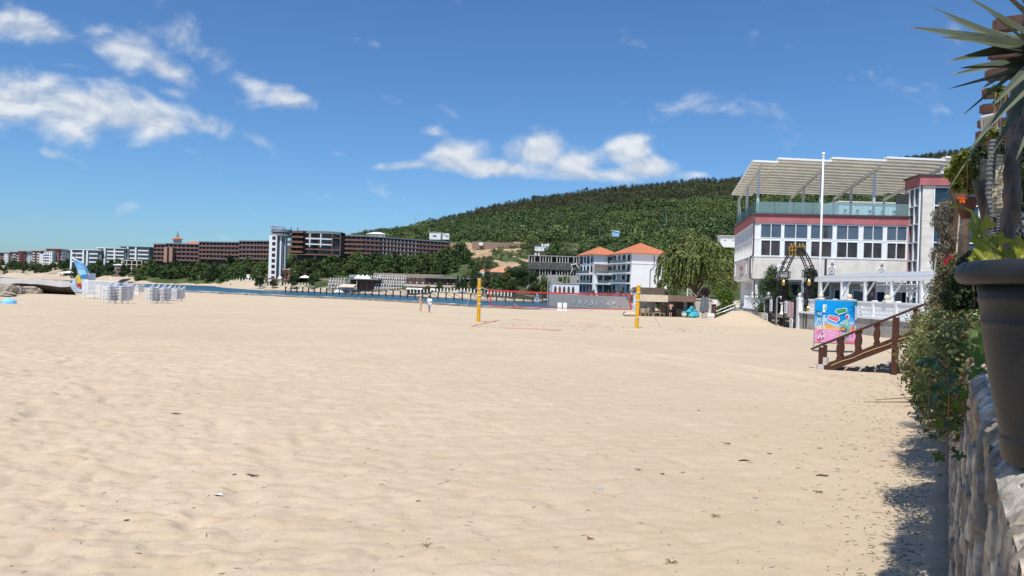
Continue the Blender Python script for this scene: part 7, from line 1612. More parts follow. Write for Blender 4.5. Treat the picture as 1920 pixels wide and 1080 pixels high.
# ------------------------------------------------------------------ leaves with lobes (vine, ivy)
def lobed(m, p, n, up, size, lobes=5, serr=.06, fold=.18, mi=0, veins=False):
    p, n = Vector(p), Vector(n).normalized(); a = Vector(up) - n * Vector(up).dot(n)
    if a.length < .05: a = n.orthogonal()
    a.normalize(); b_ = n.cross(a); vs = [p]; K = 40
    for k in range(K):
        th = -math.pi + 2 * math.pi * (k + .5) / K; r_ = .42 + .34 * abs(math.cos(th * 2.5 * .5 * 2 / 2)) ** 1.2 * (1 if abs(th) < 2.5 else .6); r_ = (.60 + .17 * math.cos(5 * th) * (1 - .3 * abs(th) / math.pi)) * (1 + serr * (1 if k % 2 else -1)); r_ *= (1.05 if abs(th) < 1.6 else .85)
        if abs(th) > 2.85: r_ *= .35
        x, y = math.cos(th) * r_ * size, math.sin(th) * r_ * size; vs.append(p + a * x + b_ * y + n * (fold * (abs(y) - .12 * (x * x + y * y) / size * 3)))
    m.add(vs, [(0, 1 + k, 1 + (k + 1) % K) for k in range(K)], mi)
    if veins:
        for th in (0, 1.257, -1.257, 2.45, -2.45):
            pt = []
            for q in np.linspace(0, .66 if abs(th) < 2 else .5, 5): x, y = math.cos(th) * q * size, math.sin(th) * q * size; pt.append(p + a * x + b_ * y + n * (fold * (abs(y) * q / .7 - .12 * (x * x + y * y) / size * 3) + .0012))
            m.tube(pt, [.0016, .0014, .0011, .0008, .0004], 4, 1)
vine_y = M('vine_leaf_yellow_green', (.20, .235, .018), .45, .25, 12, col2=(.30, .31, .03), trans=.4, island=.15); vine_g = M('vine_leaf_green', (.085, .15, .022), .5, .25, 12, col2=(.13, .20, .03), trans=.35, island=.25); ivy_g = M('ivy_leaf', (.04, .085, .018), .35, .3, 14, island=.4, col2=(.085, .14, .03), trans=.2, spec=.5)
stem_r = M('reddish_stem', (.30, .12, .06), .7, .2, 8); stem_y = M('yellow_stem', (.30, .30, .06), .6, .2, 8)
# vine trunk and the big leaves hanging over the pot
t = thing('grape_vine', 'old grape vine with a thick shaggy trunk and big yellow green leaves behind the pot', 'vine', W(1886, 520, 3.0))
o0 = t.location.copy(); tp_ = [W(*q) - o0 for q in ((1884, 640, 3.0), (1884, 500, 3.0), (1886, 445, 3.0), (1899, 385, 3.0), (1896, 325, 3.02), (1902, 270, 3.05), (1908, 190, 3.1), (1918, 110, 3.15), (1935, 20, 3.2))]
def resample(pts, n):
    out_ = []
    for k in range(n): f = k / (n - 1) * (len(pts) - 1); i = min(int(f), len(pts) - 2); out_.append(pts[i].lerp(pts[i + 1], f - i))
    return out_
m = MB(); m.tube(resample(tp_, 90), [.033 - .005 * k / 89 + .002 * math.sin(k * .9) for k in range(90)], 28); v = np.array(m.v)
ang = np.tile(np.arange(28), 90); rowi = np.repeat(np.arange(90), 28); cen = np.repeat(np.array([list(x) for x in resample(tp_, 90)]), 28, 0); dirs = v[:90 * 28] - cen
rid = fbm(ang * .9 + fbm(rowi * .12, ang * .1, 2, 3) * 5, rowi * .09, 3, 14); v[:90 * 28] = cen + dirs * (1 + .55 * rid)[:, None]; m.v = [tuple(x) for x in v]
vb_ = M('shaggy_vine_bark', (.13, .095, .078), .95, .45, 18, 1.0, 90, col2=(.26, .20, .165), stretch=(1, 1, .18)); m.build('trunk', vb_, t, smooth=True)
m = MB(); m.tube([W(1851, 430, 3.5) - o0, W(1846, 395, 3.5) - o0, W(1835, 355, 3.5) - o0, W(1828, 338, 3.5) - o0], [.02, .022, .02, .016], 8); m.build('branch', vb_, t)
m = MB(); m.tube([W(1889, 492, 2.2) - o0, W(1862, 462, 2.2) - o0, W(1840, 432, 2.25) - o0, W(1822, 396, 2.3) - o0, W(1806, 388, 2.3) - o0, W(1780, 388, 2.35) - o0], [.006, .006, .005, .004, .003, .002], 6); m.build('shoot', stem_y, t)
for (px, py, d, s, nn, up) in ((1857, 470, 2.2, .10, (-.25, -1, .5), (-.9, -.1, -.35)), (1828, 425, 2.25, .075, (.5, -1, .2), (-.3, 0, -1)), (1842, 418, 2.3, .06, (-.7, -.8, .1), (.1, 0, -1)), (1893, 484, 2.1, .085, (.1, -.8, .7), (.6, 0, -.5)), (1915, 482, 2.15, .085, (-.2, -.8, .6), (.4, 0, .3)), (1848, 487, 2.15, .07, (-.1, -.8, .7), (-1, 0, -.2)), (1880, 490, 2.2, .07, (0, -.6, .8), (-.2, 0, -.4)), (1803, 389, 2.3, .035, (.1, -.5, .9), (-1, 0, .1)), (1787, 386, 2.35, .025, (0, -.5, .9), (-1, 0, .0)), (1872, 452, 2.35, .05, (-.4, -.9, .2), (.3, 0, .9)), (1912, 465, 2.4, .07, (.2, -1, .3), (.2, 0, .9))):
    m = MB(); lobed(m, W(px, py, d) - o0, nn, up, s * .85, serr=.07, veins=True); m.build('leaf', [vine_y, M('leaf_vein', (.36, .37, .10), .5, .1, 9)], t)
# ivy and bramble trails on the wall
t = thing('trailing_ivy', 'ivy and reddish vine shoots hanging over the stone wall beside the pot', 'ivy', wp(4.6, 0, WTOP)); o0 = t.location.copy(); r = random.Random(8); m = MB(); ms_ = MB()
for k in range(2):
    s = r.uniform(3.9, 4.6); p0 = wp(s, .02, WTOP + r.uniform(-.08, .08)); L_ = r.uniform(.25, .7); so_ = r.uniform(-.05, .12); pts = [p0 + nv * (so_ * math.sin(f * 2.0) + .06) + tv * (r.uniform(-.2, .1) * f) + UZ * (.06 * math.sin(f * 2.6) - L_ * f * f) for f in np.linspace(0, 1, 9)]
    ms_.tube([p - o0 for p in pts], [.006 - .004 * i / 8 for i in range(9)], 5)
    for p in pts[1:]:
        for q in range(2): 
            if r.random() < .8: nn = nv * r.uniform(.2, 1) + UZ * r.uniform(.2, 1.2) + Vector((r.uniform(-.5, .5), -.5, 0)); lobed(m, p - o0 + Vector((r.uniform(-.06, .06), r.uniform(-.06, .06), r.uniform(-.05, .05))), nn, (r.uniform(-1, 1), r.uniform(-1, 1), -1), r.uniform(.025, .055), serr=.04)
m.build('foliage', ivy_g, t); ms_.build('stems', stem_r, t)
for (a, b_, c_) in (((1842, 600, 5), (1780, 650, 5), (1742, 668, 5)), ((1846, 690, 4.5), (1790, 705, 4.6), (1716, 732, 4.7)), ((1840, 640, 4.4), (1800, 720, 4.3), (1792, 760, 4.2)), ((1852, 680, 4.2), (1806, 752, 4.1), (1812, 800, 4.0))):
    ms_ = MB(); ms_.tube([W(*a) - o0, W(*b_) - o0, W(*c_) - o0], [.007, .006, .003], 5); ms_.build('long_shoot', stem_r, t)
m = MB()
for (px, py, d, s) in ((1800, 760, 4.1, .07), (1758, 792, 4.4, .06), (1768, 745, 4.5, .06), (1722, 726, 4.7, .05), (1708, 733, 4.7, .035), (1815, 735, 4.0, .08), (1745, 728, 4.6, .05), (1838, 668, 4.0, .10), (1826, 700, 4.0, .08), (1845, 640, 4.2, .09), (1830, 620, 4.4, .08), (1812, 648, 4.5, .08), (1790, 800, 4.0, .05), (1762, 855, 3.9, .05), (1778, 700, 4.5, .06)): lobed(m, W(px, py, d) - o0, (r.uniform(-.8, .1), -.8, r.uniform(.2, .9)), (r.uniform(-1, 1), 0, -1), s)
m.build('large_leaves', vine_g, t)
# the big rounded shrub on the wall
r = random.Random(31); bl_ = []
for k in range(46):
    s = r.uniform(7.0, 13.8); f = (s - 7) / 6.8; bl_.append((*(wp(s, r.uniform(-.42, .22 + .06 * f), 0).xy), 1.72 + r.uniform(-.22, .20) - .10 * (1 - f), .34, .42, .30))
for s in (5.7, 6.1, 6.5, 6.9): bl_.append((*(wp(s, -.04, 0).xy), 1.82, .30, .36, .32)); bl_.append((*(wp(s, .10, 0).xy), 1.55, .16, .28, .28))
bl0 = wp(9, 0, 1.2); bl_ = [(b_[0] - bl0.x, b_[1] - bl0.y, b_[2] - bl0.z, *b_[3:]) for b_ in bl_]
g_ = np.random.default_rng(4); p_, nn = blob_points(bl_, 62000, g_, .6, 1.10, .45); t = thing('rounded_shrub', 'big rounded olive green shrub with small leaves spilling over the stone wall', 'shrub', bl0)
q_, f_ = leaf_quads(p_, nn, g_.uniform(.028, .062, len(p_)), .5, g_); npmesh('foliage', q_, f_, M('shrub_leaves', (.13, .165, .048), .55, .3, 3, island=.4, col2=(.235, .25, .085), trans=.15), t)
p_, nn = blob_points(bl_, 2600, g_, .9, 1.2, .9); q_, f_ = leaf_quads(p_, nn, g_.uniform(.03, .055, len(p_)), .5, g_); npmesh('young_leaves', q_, f_, M('reddish_young_leaves', (.20, .11, .05), .55, .3, 3, island=.5, col2=(.24, .22, .09), trans=.2), t)
m = MB()
for k in range(70):
    b_ = r.choice(bl_); d_ = Vector((r.uniform(-1, .4), r.uniform(-1, .6), r.uniform(-.2, 1))).normalized(); p0 = Vector(b_[:3]); m.tube([p0, p0 + d_ * r.uniform(.38, .55)], [.005, .002], 4)
m.build('twigs', M('twig', (.16, .10, .06), .9, .3, 9), t)

# ------------------------------------------------------------------ pergola over the terrace
t = thing('dark_pergola', 'dark brown timber pergola with beam ends against the sky at the right', 'pergola', wp(10, -.3, .63)); o0 = t.location.copy(); ZB = EYE + 2.84
din = -nv
for k, d in enumerate([1.6, 2.5, 3.35, 4.2, 5.0, 5.8, 6.6, 7.45, 8.3, 9.1, 9.9, 10.7, 11.6, 12.4, 13.2]):
    p = Vector((wline(d) + .26, d, ZB)); m = MB(); a = p - o0; q = a + din * 3.4; m.bar(a + din * .03, q, .12, .13); m.bar(a, a + din * .035, .09, .10); m.build('beam', brown_wood, t)
for off in (.55, 3.0): m = MB(); m.bar(wp(.3, -off - .24, ZB - .16) - o0, wp(16, -off - .24, ZB - .16) - o0, .12, .16); m.build('long_beam', brown_wood, t)
for s in (9.5, 15.8):
    m = MB(); p = wp(s, -.8, 0) - o0; m.bar(Vector((p.x, p.y, 0)), Vector((p.x, p.y, ZB - .24 - o0.z)), .14, .14, up=(0, 1, 0)); m.build('post', brown_wood, t)
m = MB()
for s in np.arange(.3, 4.4, .36): m.bar(wp(s, -.62, ZB + .1) - o0, wp(s + .1, -3.0, ZB + .1) - o0, .07, .05)
m.build('roof_slats', brown_wood, t)
# vine leaves added above view on the pergola edge to make its shadow solid
g_ = np.random.default_rng(12); rr_ = random.Random(12); bl_ = []
for k in range(44):
    s_q = rr_.uniform(1.2, 4.6); p_q = wp(s_q, -rr_.uniform(.20, .34), ZB + rr_.uniform(.08, .22)) - o0; bl_.append((*p_q, .10, .22, .06))
p_, nn = blob_points(bl_, 5200, g_, .3, 1.2, .8); tv_ = thing('added_shade_vine', 'vine leaves added out of view on the dark pergola edge to fill its shadow', 'vine', o0); q_, f_ = leaf_quads(p_, nn, g_.uniform(.06, .12, len(p_)), .8, g_); npmesh('foliage', q_, f_, vine_g, tv_)
m = MB(); m.tube([wp(s_q, -.45, ZB + .12) - o0 for s_q in np.linspace(1.2, 4.6, 30)], .014, 6); m.build('stem', vb_, tv_)
# floodlight
p = W(1856, 231, 10.5); t = thing('floodlight', 'square white LED floodlight tilted down on a pergola beam', 'lamp', p); ax = Vector((.9, -.30, .25)).normalized(); ay = Vector((-.28, -.25, .93)).normalized(); az = ax.cross(ay); 
m = MB(); m.obox(-ax * .10 - ay * .12 + az * .0, ax * .2, ay * .24, az * -.06); m.build('housing', M('white_lamp_housing', (.62, .63, .64), .5, .05, 3), t)
m = MB(); m.obox(-ax * .08 - ay * .10 + az * .001, ax * .16, ay * .2, az * .012); m.build('lens', M('lamp_lens', (.42, .38, .30), .2, .15, 6, spec=.7), t); m = MB(); m.bar((.02, .05, .0), (.16, .1, .06), .05, .03); m.build('bracket', steel, t)
# strings of stacked cream stones and ropes, corrugated hose
cst = M('cream_stone_pieces', (.50, .43, .30), .85, .25, 14, .4, 40); ropem = M('grey_rope_coil', (.13, .13, .135), .9, .35, 20)
for i, (px, y0, y1, d, lb, wd) in enumerate(((1870, 290, 410, 6.5, 'long hanging string of stacked cream stones beside the vine trunk', .062), (1849, 372, 432, 6.9, 'short hanging string of stacked cream stones left of the hose', .05), (1882, 315, 395, 6.3, 'hanging string of small yellowish stones nearest the vine trunk', .045))):
    p = W(px, y1, d); ptop = W(px, y0, d).z - p.z; t = thing('stone_string', lb, 'wind chime', p, 0, 'hanging strings of stones'); m = MB(); m.tube([(0, 0, 0), (0, 0, ptop + .5)], .006, 5); m.build('cord', ropem, t); z = .02; rr_ = random.Random(i)
    while z < ptop:
        h = rr_.uniform(.022, .04); a = rr_.uniform(-.3, .3); ww = wd * rr_.uniform(.8, 1.1); m = MB(); m.obox(Vector((-ww * math.cos(a), -ww * math.sin(a) - .03, z)), (2 * ww * math.cos(a), 2 * ww * math.sin(a), 0), (-.06 * math.sin(a), .06 * math.cos(a), 0), (0, 0, h * .85)); m.build('stone_piece', cst, t); z += h
for (pp_, r_, lb) in ((((1862, 262, 5.6), (1856, 310, 5.6), (1853, 370, 5.6), (1856, 425, 5.6), (1864, 455, 5.6), (1873, 440, 5.6), (1876, 405, 5.6)), .022, 'grey corrugated hose hanging in a loop beside the vine trunk'), (((1846, 300, 6.0), (1844, 340, 6.0), (1845, 385, 6.0)), .028, 'coil of grey rope hanging left of the stone strings'), (((1866, 268, 5.8), (1861, 300, 5.8), (1860, 345, 5.8)), .022, 'dark rope coil hanging between hose and stones')):
    P3 = resample([W(*q) for q in pp_], 80); m = MB(); o0 = P3[-1]; m.tube([p - o0 for p in P3], [r_ * (1 + .16 * (1 if k % 2 else -1)) for k in range(80)], 10); tag(m.build('hanging_hose' if pp_[0][0] == 1862 else 'rope_coil', ropem, loc=o0), lb, 'hose' if 'hose' in lb else 'rope')
p = W(1906, 205, 3.6); m = MB()
for k in range(6): m.tube([(.035 * math.cos(a), .02 * math.sin(a), .035 * math.sin(a) + k * .016) for a in np.linspace(0, 6.283, 13)], .007, 5)
tag(m.build('wire_coil', M('pale_wire', (.5, .5, .5), .6, .1, 5), loc=p), 'small pale coil wound around the vine near the beams', 'coil')
# old wooden post with dry creeper
p = W(1776, 560, 14); zt_ = W(1782, 336, 14).z; t = thing('wooden_post', 'weathered wooden post wrapped in a dry grey creeper', 'post', p); MB().bar((.02, 0, -1), (.1, 0, zt_ - p.z), .13, .16, up=(0, 1, 0)).build('upright', M('weathered_timber', (.12, .075, .05), .9, .3, 6, .4, 30), t)
MB().bar((-.25, -.05, zt_ - p.z - 1.95), (.32, -.05, zt_ - p.z - 1.8), .11, .12).build('stub_arm', M('weathered_timber', (.12, .075, .05)), t)
bl_ = [(-.18 + .1 * math.sin(k * 1.3), -.1, .25 + k * .15, .14, .14, .16) for k in range(11)] + [(.24, -.1, .5 + k * .22, .07, .1, .18) for k in range(6)]
g_ = np.random.default_rng(9); p_, nn = blob_points(bl_, 9000, g_, .5, 1.15, .8); q_, f_ = leaf_quads(p_, nn, g_.uniform(.03, .07, len(p_)), .3, g_); npmesh('dry_creeper', q_, f_, M('dry_creeper', (.15, .125, .09), .95, .3, 5, island=.5, col2=(.25, .21, .16)), t)
MB().tube([(-.62, -.4, -.9), (-.32, -.15, .9)], .012, 5).tube([(.03, -.15, .3), (.12, -.12, 1.8)], .02, 5).build('cane', M('pale_cane', (.45, .40, .32), .9, .2, 5), t)
def mass(name, label, cat, blobs_px, d0, n, leaf, mat, seed, asp=.55, dj=.35):
    """leaf clumps given by photo pixel centres and pixel radii at about depth d0"""
    r = random.Random(seed); o0 = W(blobs_px[0][0], blobs_px[0][1], d0); bl = []
    for (px, py, rx, ry) in blobs_px: d = d0 + r.uniform(-dj, dj); p = W(px, py, d) - o0; bl.append((p.x, p.y, p.z, rx * d / FPX, .5 * (rx + ry) * d / FPX, ry * d / FPX))
    g_ = np.random.default_rng(seed); p_, nn = blob_points(bl, n, g_, .45, 1.12, .8); t = thing(name, label, cat, o0); q_, f_ = leaf_quads(p_, nn, g_.uniform(.6, 1.35, n) * leaf, asp, g_); npmesh('foliage', q_, f_, mat, t)
    m = MB(); c0 = Vector(bl[0][:3])
    for b_ in bl[1:]: m.tube([c0, Vector(b_[:3])], [.012, .006], 5)
    m.build('stems', M('twig', (.16, .10, .06)), t); return t
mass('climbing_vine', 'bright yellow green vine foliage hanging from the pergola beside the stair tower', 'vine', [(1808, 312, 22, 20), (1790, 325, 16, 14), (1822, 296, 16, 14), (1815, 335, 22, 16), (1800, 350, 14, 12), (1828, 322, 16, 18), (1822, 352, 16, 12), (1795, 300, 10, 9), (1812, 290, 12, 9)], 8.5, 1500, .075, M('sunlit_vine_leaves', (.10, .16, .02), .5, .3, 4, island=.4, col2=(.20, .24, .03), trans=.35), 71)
mass('climbing_vine', 'sparse vine leaves growing between the pergola beams', 'vine', [(1862, 250, 12, 8), (1880, 185, 16, 10), (1868, 168, 12, 8), (1896, 240, 14, 14), (1842, 262, 10, 6), (1905, 130, 12, 12), (1868, 282, 12, 8)], 8.0, 420, .075, M('sunlit_vine_leaves', (.10, .16, .02)), 72)
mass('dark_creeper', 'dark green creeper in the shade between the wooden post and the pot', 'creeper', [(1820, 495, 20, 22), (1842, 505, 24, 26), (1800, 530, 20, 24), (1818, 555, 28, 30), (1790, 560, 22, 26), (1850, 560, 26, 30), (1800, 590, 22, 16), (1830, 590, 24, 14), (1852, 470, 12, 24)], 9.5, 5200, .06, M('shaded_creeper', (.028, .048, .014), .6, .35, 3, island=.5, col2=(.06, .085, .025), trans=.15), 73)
mass('flowering_bush', 'brownish bush with a few red flowers at the foot of the wooden post', 'bush', [(1762, 545, 20, 26), (1752, 570, 14, 22), (1775, 580, 18, 20), (1780, 520, 18, 24), (1795, 490, 16, 20), (1768, 510, 12, 20)], 12.5, 3600, .045, M('brownish_leaves', (.10, .085, .04), .7, .35, 4, island=.5, col2=(.17, .16, .08), trans=.1), 74)
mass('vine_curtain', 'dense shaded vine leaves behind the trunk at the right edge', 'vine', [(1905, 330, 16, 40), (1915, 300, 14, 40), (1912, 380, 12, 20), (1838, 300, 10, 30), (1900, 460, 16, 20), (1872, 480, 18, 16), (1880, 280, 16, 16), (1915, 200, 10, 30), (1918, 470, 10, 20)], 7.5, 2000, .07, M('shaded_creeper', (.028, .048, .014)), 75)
for px, py, d, s, col, lb in ((1803, 372, 7.5, .045, (.80, .16, .02), 'orange trumpet flower hanging under the bright vine'), (1772, 489, 12, .05, (.45, .015, .02), 'red flower on the brownish bush by the post'), (1782, 481, 12, .04, (.45, .015, .02), 'small red flower right of the larger red one')):
    m = MB(); 
    for k in range(6): a = k * 1.047; m.add([(0, 0, 0), (s * math.cos(a - .4), -s * .2 + s * .3 * math.sin(a), s * math.sin(a - .4)), (s * 1.25 * math.cos(a), -s * .4, s * 1.25 * math.sin(a)), (s * math.cos(a + .4), -s * .2, s * math.sin(a + .4))], [(0, 1, 2, 3)])
    m.tube([(0, .0, 0), (s * .6, .02, -s * 1.1)], [s * .3, s * .12], 7); tag(m.build('flower', M('petal' + str(px), col, .5, .15, 9, trans=.3), loc=W(px, py, d)), lb, 'flower')
p = W(1812, 385, 7.6); tag(MB().lathe([(.05, -.14), (.085, -.02), (.10, .06), (.09, .08), (.02, .06)], n=14).tube([(0, 0, .05), (0, 0, .5)], .004, 4).build('hanging_pot', M('dark_terracotta', (.13, .05, .03), .8, .2, 6), loc=p), 'dark terracotta hanging pot below the bright vine', 'plant pot')
p = W(1845, 378, 8.0); tag(MB().tube([W(1812, 405, 9.6) - p, W(1808, 440, 9.6) - p, W(1806, 480, 9.6) - p], [.05, .07, .06], 8).build('climber_trunk', bark, loc=p), 'dark twisted stem standing left of the stone strings', 'creeper')
# white diamond lattice, and a dark screen added for the shade behind the vine
p = W(1842, 600, 17); t = thing('shade_screen', 'added dark screen standing for the pergola shade behind the hanging strings', 'wall', p); MB().box(0, 5, 0, .15, -1.6, 4.4).build('boards', M('shade_dark_boards', (.035, .024, .018), .9, .35, 4), t)
p = W(1903, 455, 9.0); t = thing('white_lattice', 'white diamond lattice panel at the right edge above the pot', 'lattice', p); m = MB()
for k in range(9): m.bar((-.05 + k * .07 - .25, 0, 0), (-.05 + k * .07 + .05, 0, .42), .014, .012, up=(0, 1, 0)); m.bar((-.05 + k * .07 + .05, .015, 0), (-.05 + k * .07 - .25, .015, .42), .014, .012, up=(0, 1, 0))
m.build('laths', M('lattice_white', (.55, .53, .5), .8, .1, 3), t); MB().box(-.32, .62, .06, .07, -.02, .44).build('backing', dkgrey, t)
p = W(1796, 572, 12); tag(MB().tube([(0, 0, z) for z in np.linspace(-.28, .28, 34)], [.1 * (1 + .12 * (1 if k % 2 else -1)) for k in range(34)], 14).build('ribbed_column', M('dark_ribbed', (.045, .045, .05), .6, .2, 6), loc=p), 'dark grey ribbed column between the shrub and the pot', 'column')

# ------------------------------------------------------------------ yucca leaves at the upper right
RT = W(1985, 105, 1.75); t = thing('yucca', 'yucca with stiff grey green sword leaves reaching in from the upper right corner', 'yucca', RT)
yuc = M('yucca_leaf', (.075, .095, .055), .5, .2, 6, col2=(.14, .155, .10), spec=.4); dry = M('dry_leaf_tip', (.34, .27, .17), .8, .2, 9)
def sword(m, a, b_, wd, droop, tilt):
    a, b_ = Vector(a), Vector(b_); d_ = (b_ - a); L_ = d_.length; s_ = d_.cross(UZ); s_ = (s_.normalized() if s_.length > 1e-4 else Vector((1, 0, 0))); s_ = (s_ * math.cos(tilt) + UZ * math.sin(tilt)); nn = s_.cross(d_.normalized()); vs = []; fs = []; K = 14
    for k in range(K + 1):
        f = k / K; c = a + d_ * f - UZ * droop * f * f * L_ + UZ * droop * f * L_; hw = wd * .5 * (min(1, .55 + f * 1.6) * (1 - max(0, f - .35) / .65) ** .85) + .0006
        vs += [c - s_ * hw + nn * hw * .35, c, c + s_ * hw + nn * hw * .35]
    for k in range(K): fs += [(3 * k, 3 * k + 1, 3 * k + 4, 3 * k + 3), (3 * k + 1, 3 * k + 2, 3 * k + 5, 3 * k + 4)]
    m.add(vs, fs)
tips = [(1706, 51, 1.62, .042, .05, 1.1), (1764, 70, 1.6, .036, .05, 1.1), (1742, 12, 1.72, .03, .0, 1.0), (1779, 115, 1.65, .036, .04, 1.1), (1800, 128, 1.7, .030, .05, 1.0), (1786, 140, 1.75, .024, .05, 1.2), (1777, 167, 1.72, .012, .0, 1.2), (1806, 215, 1.7, .012, .04, 1.2), (1815, 285, 1.6, .030, .22, .9), (1775, 362, 1.7, .012, .32, 1.2), (1850, 308, 1.65, .022, .2, .8), (1845, 410, 1.8, .012, .2, 1.2), (1790, -20, 1.8, .04, .0, .9), (1830, -60, 1.7, .045, 0, .6), (1870, -90, 1.8, .045, 0, .5), (1770, 30, 1.9, .03, .0, 1.2), (1860, 200, 1.6, .03, .1, 1.0), (1835, 170, 1.85, .03, .05, 1.0), (1935, 330, 1.7, .03, .2, .6), (1905, 300, 1.6, .026, .2, .7), (1960, 320, 1.6, .045, .1, .4), (1925, -120, 1.75, .05, 0, .4), (1990, -150, 1.8, .05, 0, .4), (2100, -60, 1.8, .05, 0, .4), (2180, 60, 1.8, .05, 0, .4), (2150, 200, 1.8, .05, 0, .4), (1840, 250, 1.9, .028, .1, 1.0), (1815, 45, 2.0, .03, .0, 1.0), (1850, 20, 1.55, .035, .0, .8)]
for k, (px, py, d, wd, dr, ti) in enumerate(tips):
    m = MB(); b0 = Vector((rnd.uniform(-.02, .02), rnd.uniform(-.02, .02), rnd.uniform(-.04, .04))); e = W(px, py, d) - RT; sword(m, b0, e, wd * 1.15, dr, ti); lf = m.build('leaf', yuc, t, smooth=False)
    if k in (0, 3, 5, 7): m = MB(); dv = (e - b0).normalized(); m.tube([e - dv * .012, e + dv * .006], [.0016, .0004], 4); m.build('dry_tip', dry, lf)
m = MB(); m.tube([(.03, 0, -1.75), (.02, 0, -.9), (0, 0, .02)], [.05, .045, .05], 12); m.build('stem', vb_, t)

# ------------------------------------------------------------------ litter on the sand
r = random.Random(77); pts_s = []
def scatter(n, xr, yr, bias, size, mats, kind, nm):
    m = MB()
    for k in range(n):
        if bias: y = r.uniform(*yr); x = wline(y) - abs(r.gauss(0, .12)) * y * bias - .25
        else: y = yr[0] * (yr[1] / yr[0]) ** (r.random() ** .8); x = r.uniform(xr[0] * y, xr[1] * y)
        z = gz_fast(x, y) + .004; s = size * r.uniform(.4, 1.6); a = r.uniform(0, 6.28)
        if kind == 'twig' or (kind == 'mix' and k % 3): d_ = Vector((math.cos(a), math.sin(a), r.uniform(-.05, .2))) * s * 2.4; p = Vector((x, y, z)); m.tube([p - d_, p + Vector((r.uniform(-.3, .3), r.uniform(-.3, .3), .15)) * s, p + d_], [s * .16, s * .22, s * .1], 4, r.randrange(len(mats)))
        else: m.ball((x, y, z), s * .55, 6, 4, r.randrange(len(mats)), (1.2, .9, .45))
    o = m.build(nm, mats); tag(o, kind='stuff'); return o
_gx = {}
def gz_fast(x, y):
    return float(gzi(np.array([x]), np.array([y]))[0])
def gzi(x, y): return sand_height(x, y)
drk = M('dark_debris', (.075, .058, .045), .9, .3, 20); twg = M('twig', (.16, .10, .06)); peb = M('pebble_grey', (.22, .215, .21), .8, .3, 20); shl = M('shell_bits', (.72, .70, .66), .7, .1, 20); rust = M('rust_leaf', (.26, .12, .06), .8, .3, 12)
scatter(1500, (-.75, .62), (5.2, 40), 0, .0085, [drk, drk, twg, peb], 'mix', 'sand_debris'); scatter(900, (-.75, .6), (5.2, 30), 0, .007, [shl], 'ball', 'shell_fragments'); scatter(1500, None, (5.0, 21), .7, .011, [drk, twg, twg, rust, peb], 'mix', 'wall_foot_debris')
scatter(420, None, (5.2, 12), .35, .009, [drk, twg], 'twig', 'dry_twigs'); scatter(160, (-.05, .30), (38, 44), 0, .03, [drk, twg], 'mix', 'court_debris')
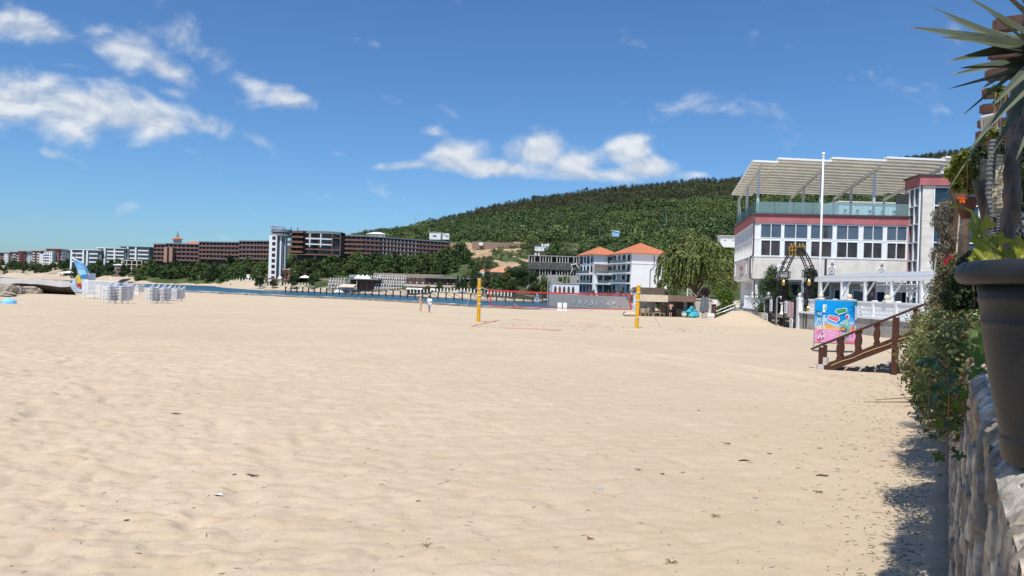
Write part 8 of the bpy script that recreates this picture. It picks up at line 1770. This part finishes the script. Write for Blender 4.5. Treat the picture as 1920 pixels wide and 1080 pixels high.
IT = [(329, 777, 'stick', 'curved grey driftwood stick on the left sand'), (408, 930, 'paper', 'small white scrap of plastic on the left sand'), (238, 976, 'pebble', 'dark grey pebble at the lower left of the sand'), (1128, 917, 'pebble_big', 'pale blue grey pebble right of the middle foreground'), (1363, 833, 'leafclump', 'curled dry brown leaf on the right sand'), (1534, 924, 'leafclump', 'curled dry brown leaf nearest the wall shadow'), (1416, 934, 'pebble_flat', 'flat grey pebble right of the pale one'), (1440, 852, 'greenbit', 'small green sprig on the right sand'), (1347, 743, 'pebble_white', 'white pebble in the middle distance of the right sand'), (1310, 770, 'pebble', 'small dark pebble below the white one'), (1197, 882, 'sprig', 'dry star shaped sprig on the sand'), (1341, 969, 'sprig', 'dry green star shaped sprig in the right foreground'), (1258, 1056, 'sprig', 'dry twig tuft at the bottom of the sand'), (800, 1024, 'sprig', 'dry sprig in the bottom middle of the sand'), (1621, 748, 'pebble_flat', 'flat grey stone near the end of the wall shadow'), (1242, 889, 'pebble', 'brown pebble beside the star shaped sprig'), (1281, 886, 'pebble_flat', 'grey oval pebble right of the brown one'), (1102, 1013, 'rustleaf', 'rusty dry leaf in the lower middle of the sand'), (1535, 842, 'rustleaf', 'rusty dry leaf on the right sand'), (1542, 893, 'stick', 'short dark stick on the right sand'), (1396, 865, 'stick', 'short straight grey stick on the right sand'), (785, 940, 'pebble', 'tiny dark pebble in the middle foreground'), (470, 893, 'stick', 'small dark stick right of the white scrap'), (440, 890, 'pebble', 'dark bit of bark above the white scrap')]
for (px, py, kd, lb) in IT:
    p = feet(px, py); s = .045; m = MB(); r2 = random.Random(px)
    if kd == 'stick': m.tube([(-.11, 0, .01), (-.03, .02, .02), (.05, -.01, .018), (.12, .03, .012)], [.008, .013, .012, .006], 7); mt = drk; ct = 'stick'
    elif kd == 'paper': m.add([(-.06, 0, .005), (0, -.03, .03), (.07, .0, .01), (.03, .06, .035), (-.03, .05, .012)], [(0, 1, 3, 4), (1, 2, 3)]); mt = whitewall; ct = 'litter'
    elif kd.startswith('pebble'):
        q = {'pebble': .03, 'pebble_big': .05, 'pebble_flat': .04, 'pebble_white': .045}[kd]; m = rock_mesh(q * 1.2, q * .9, q * (.55 if kd != 'pebble_flat' else .3), px % 50, 12, 8); mt = {'pebble_big': M('blue_grey_pebble', (.33, .34, .36), .7, .15, 10), 'pebble_white': shl}.get(kd, peb if kd == 'pebble_flat' else drk); ct = 'pebble'
    elif kd in ('leafclump', 'rustleaf', 'greenbit'):
        for k in range(5 if kd == 'leafclump' else 2): a = k * 1.3; m.add([(0, 0, .01), (.05 * math.cos(a) - .02, .05 * math.sin(a), .035), (.09 * math.cos(a), .08 * math.sin(a), .02), (.05 * math.cos(a) + .02, .05 * math.sin(a) + .01, .01)], [(0, 1, 2, 3)])
        mt = {'leafclump': M('curled_leaf', (.20, .15, .06), .8, .3, 12), 'rustleaf': rust, 'greenbit': vine_g}[kd]; ct = 'leaf'
    else:
        for k in range(7): a = k * .9 + r2.random(); m.tube([(0, 0, .005), (.05 * math.cos(a), .05 * math.sin(a), .03), (.085 * math.cos(a), .085 * math.sin(a), .012)], [.004, .004, .002], 4)
        mt = M('dry_sprig', (.14, .12, .05), .9, .3, 12); ct = 'sprig'
    m.v = [(x * .72, y * .72, z * .72) for x, y, z in m.v]
    tag(m.build({'stick': 'driftwood_stick', 'litter': 'plastic_scrap', 'pebble': 'pebble', 'leaf': 'dry_leaf', 'sprig': 'dry_sprig'}[ct], mt, loc=p), lb, ct)
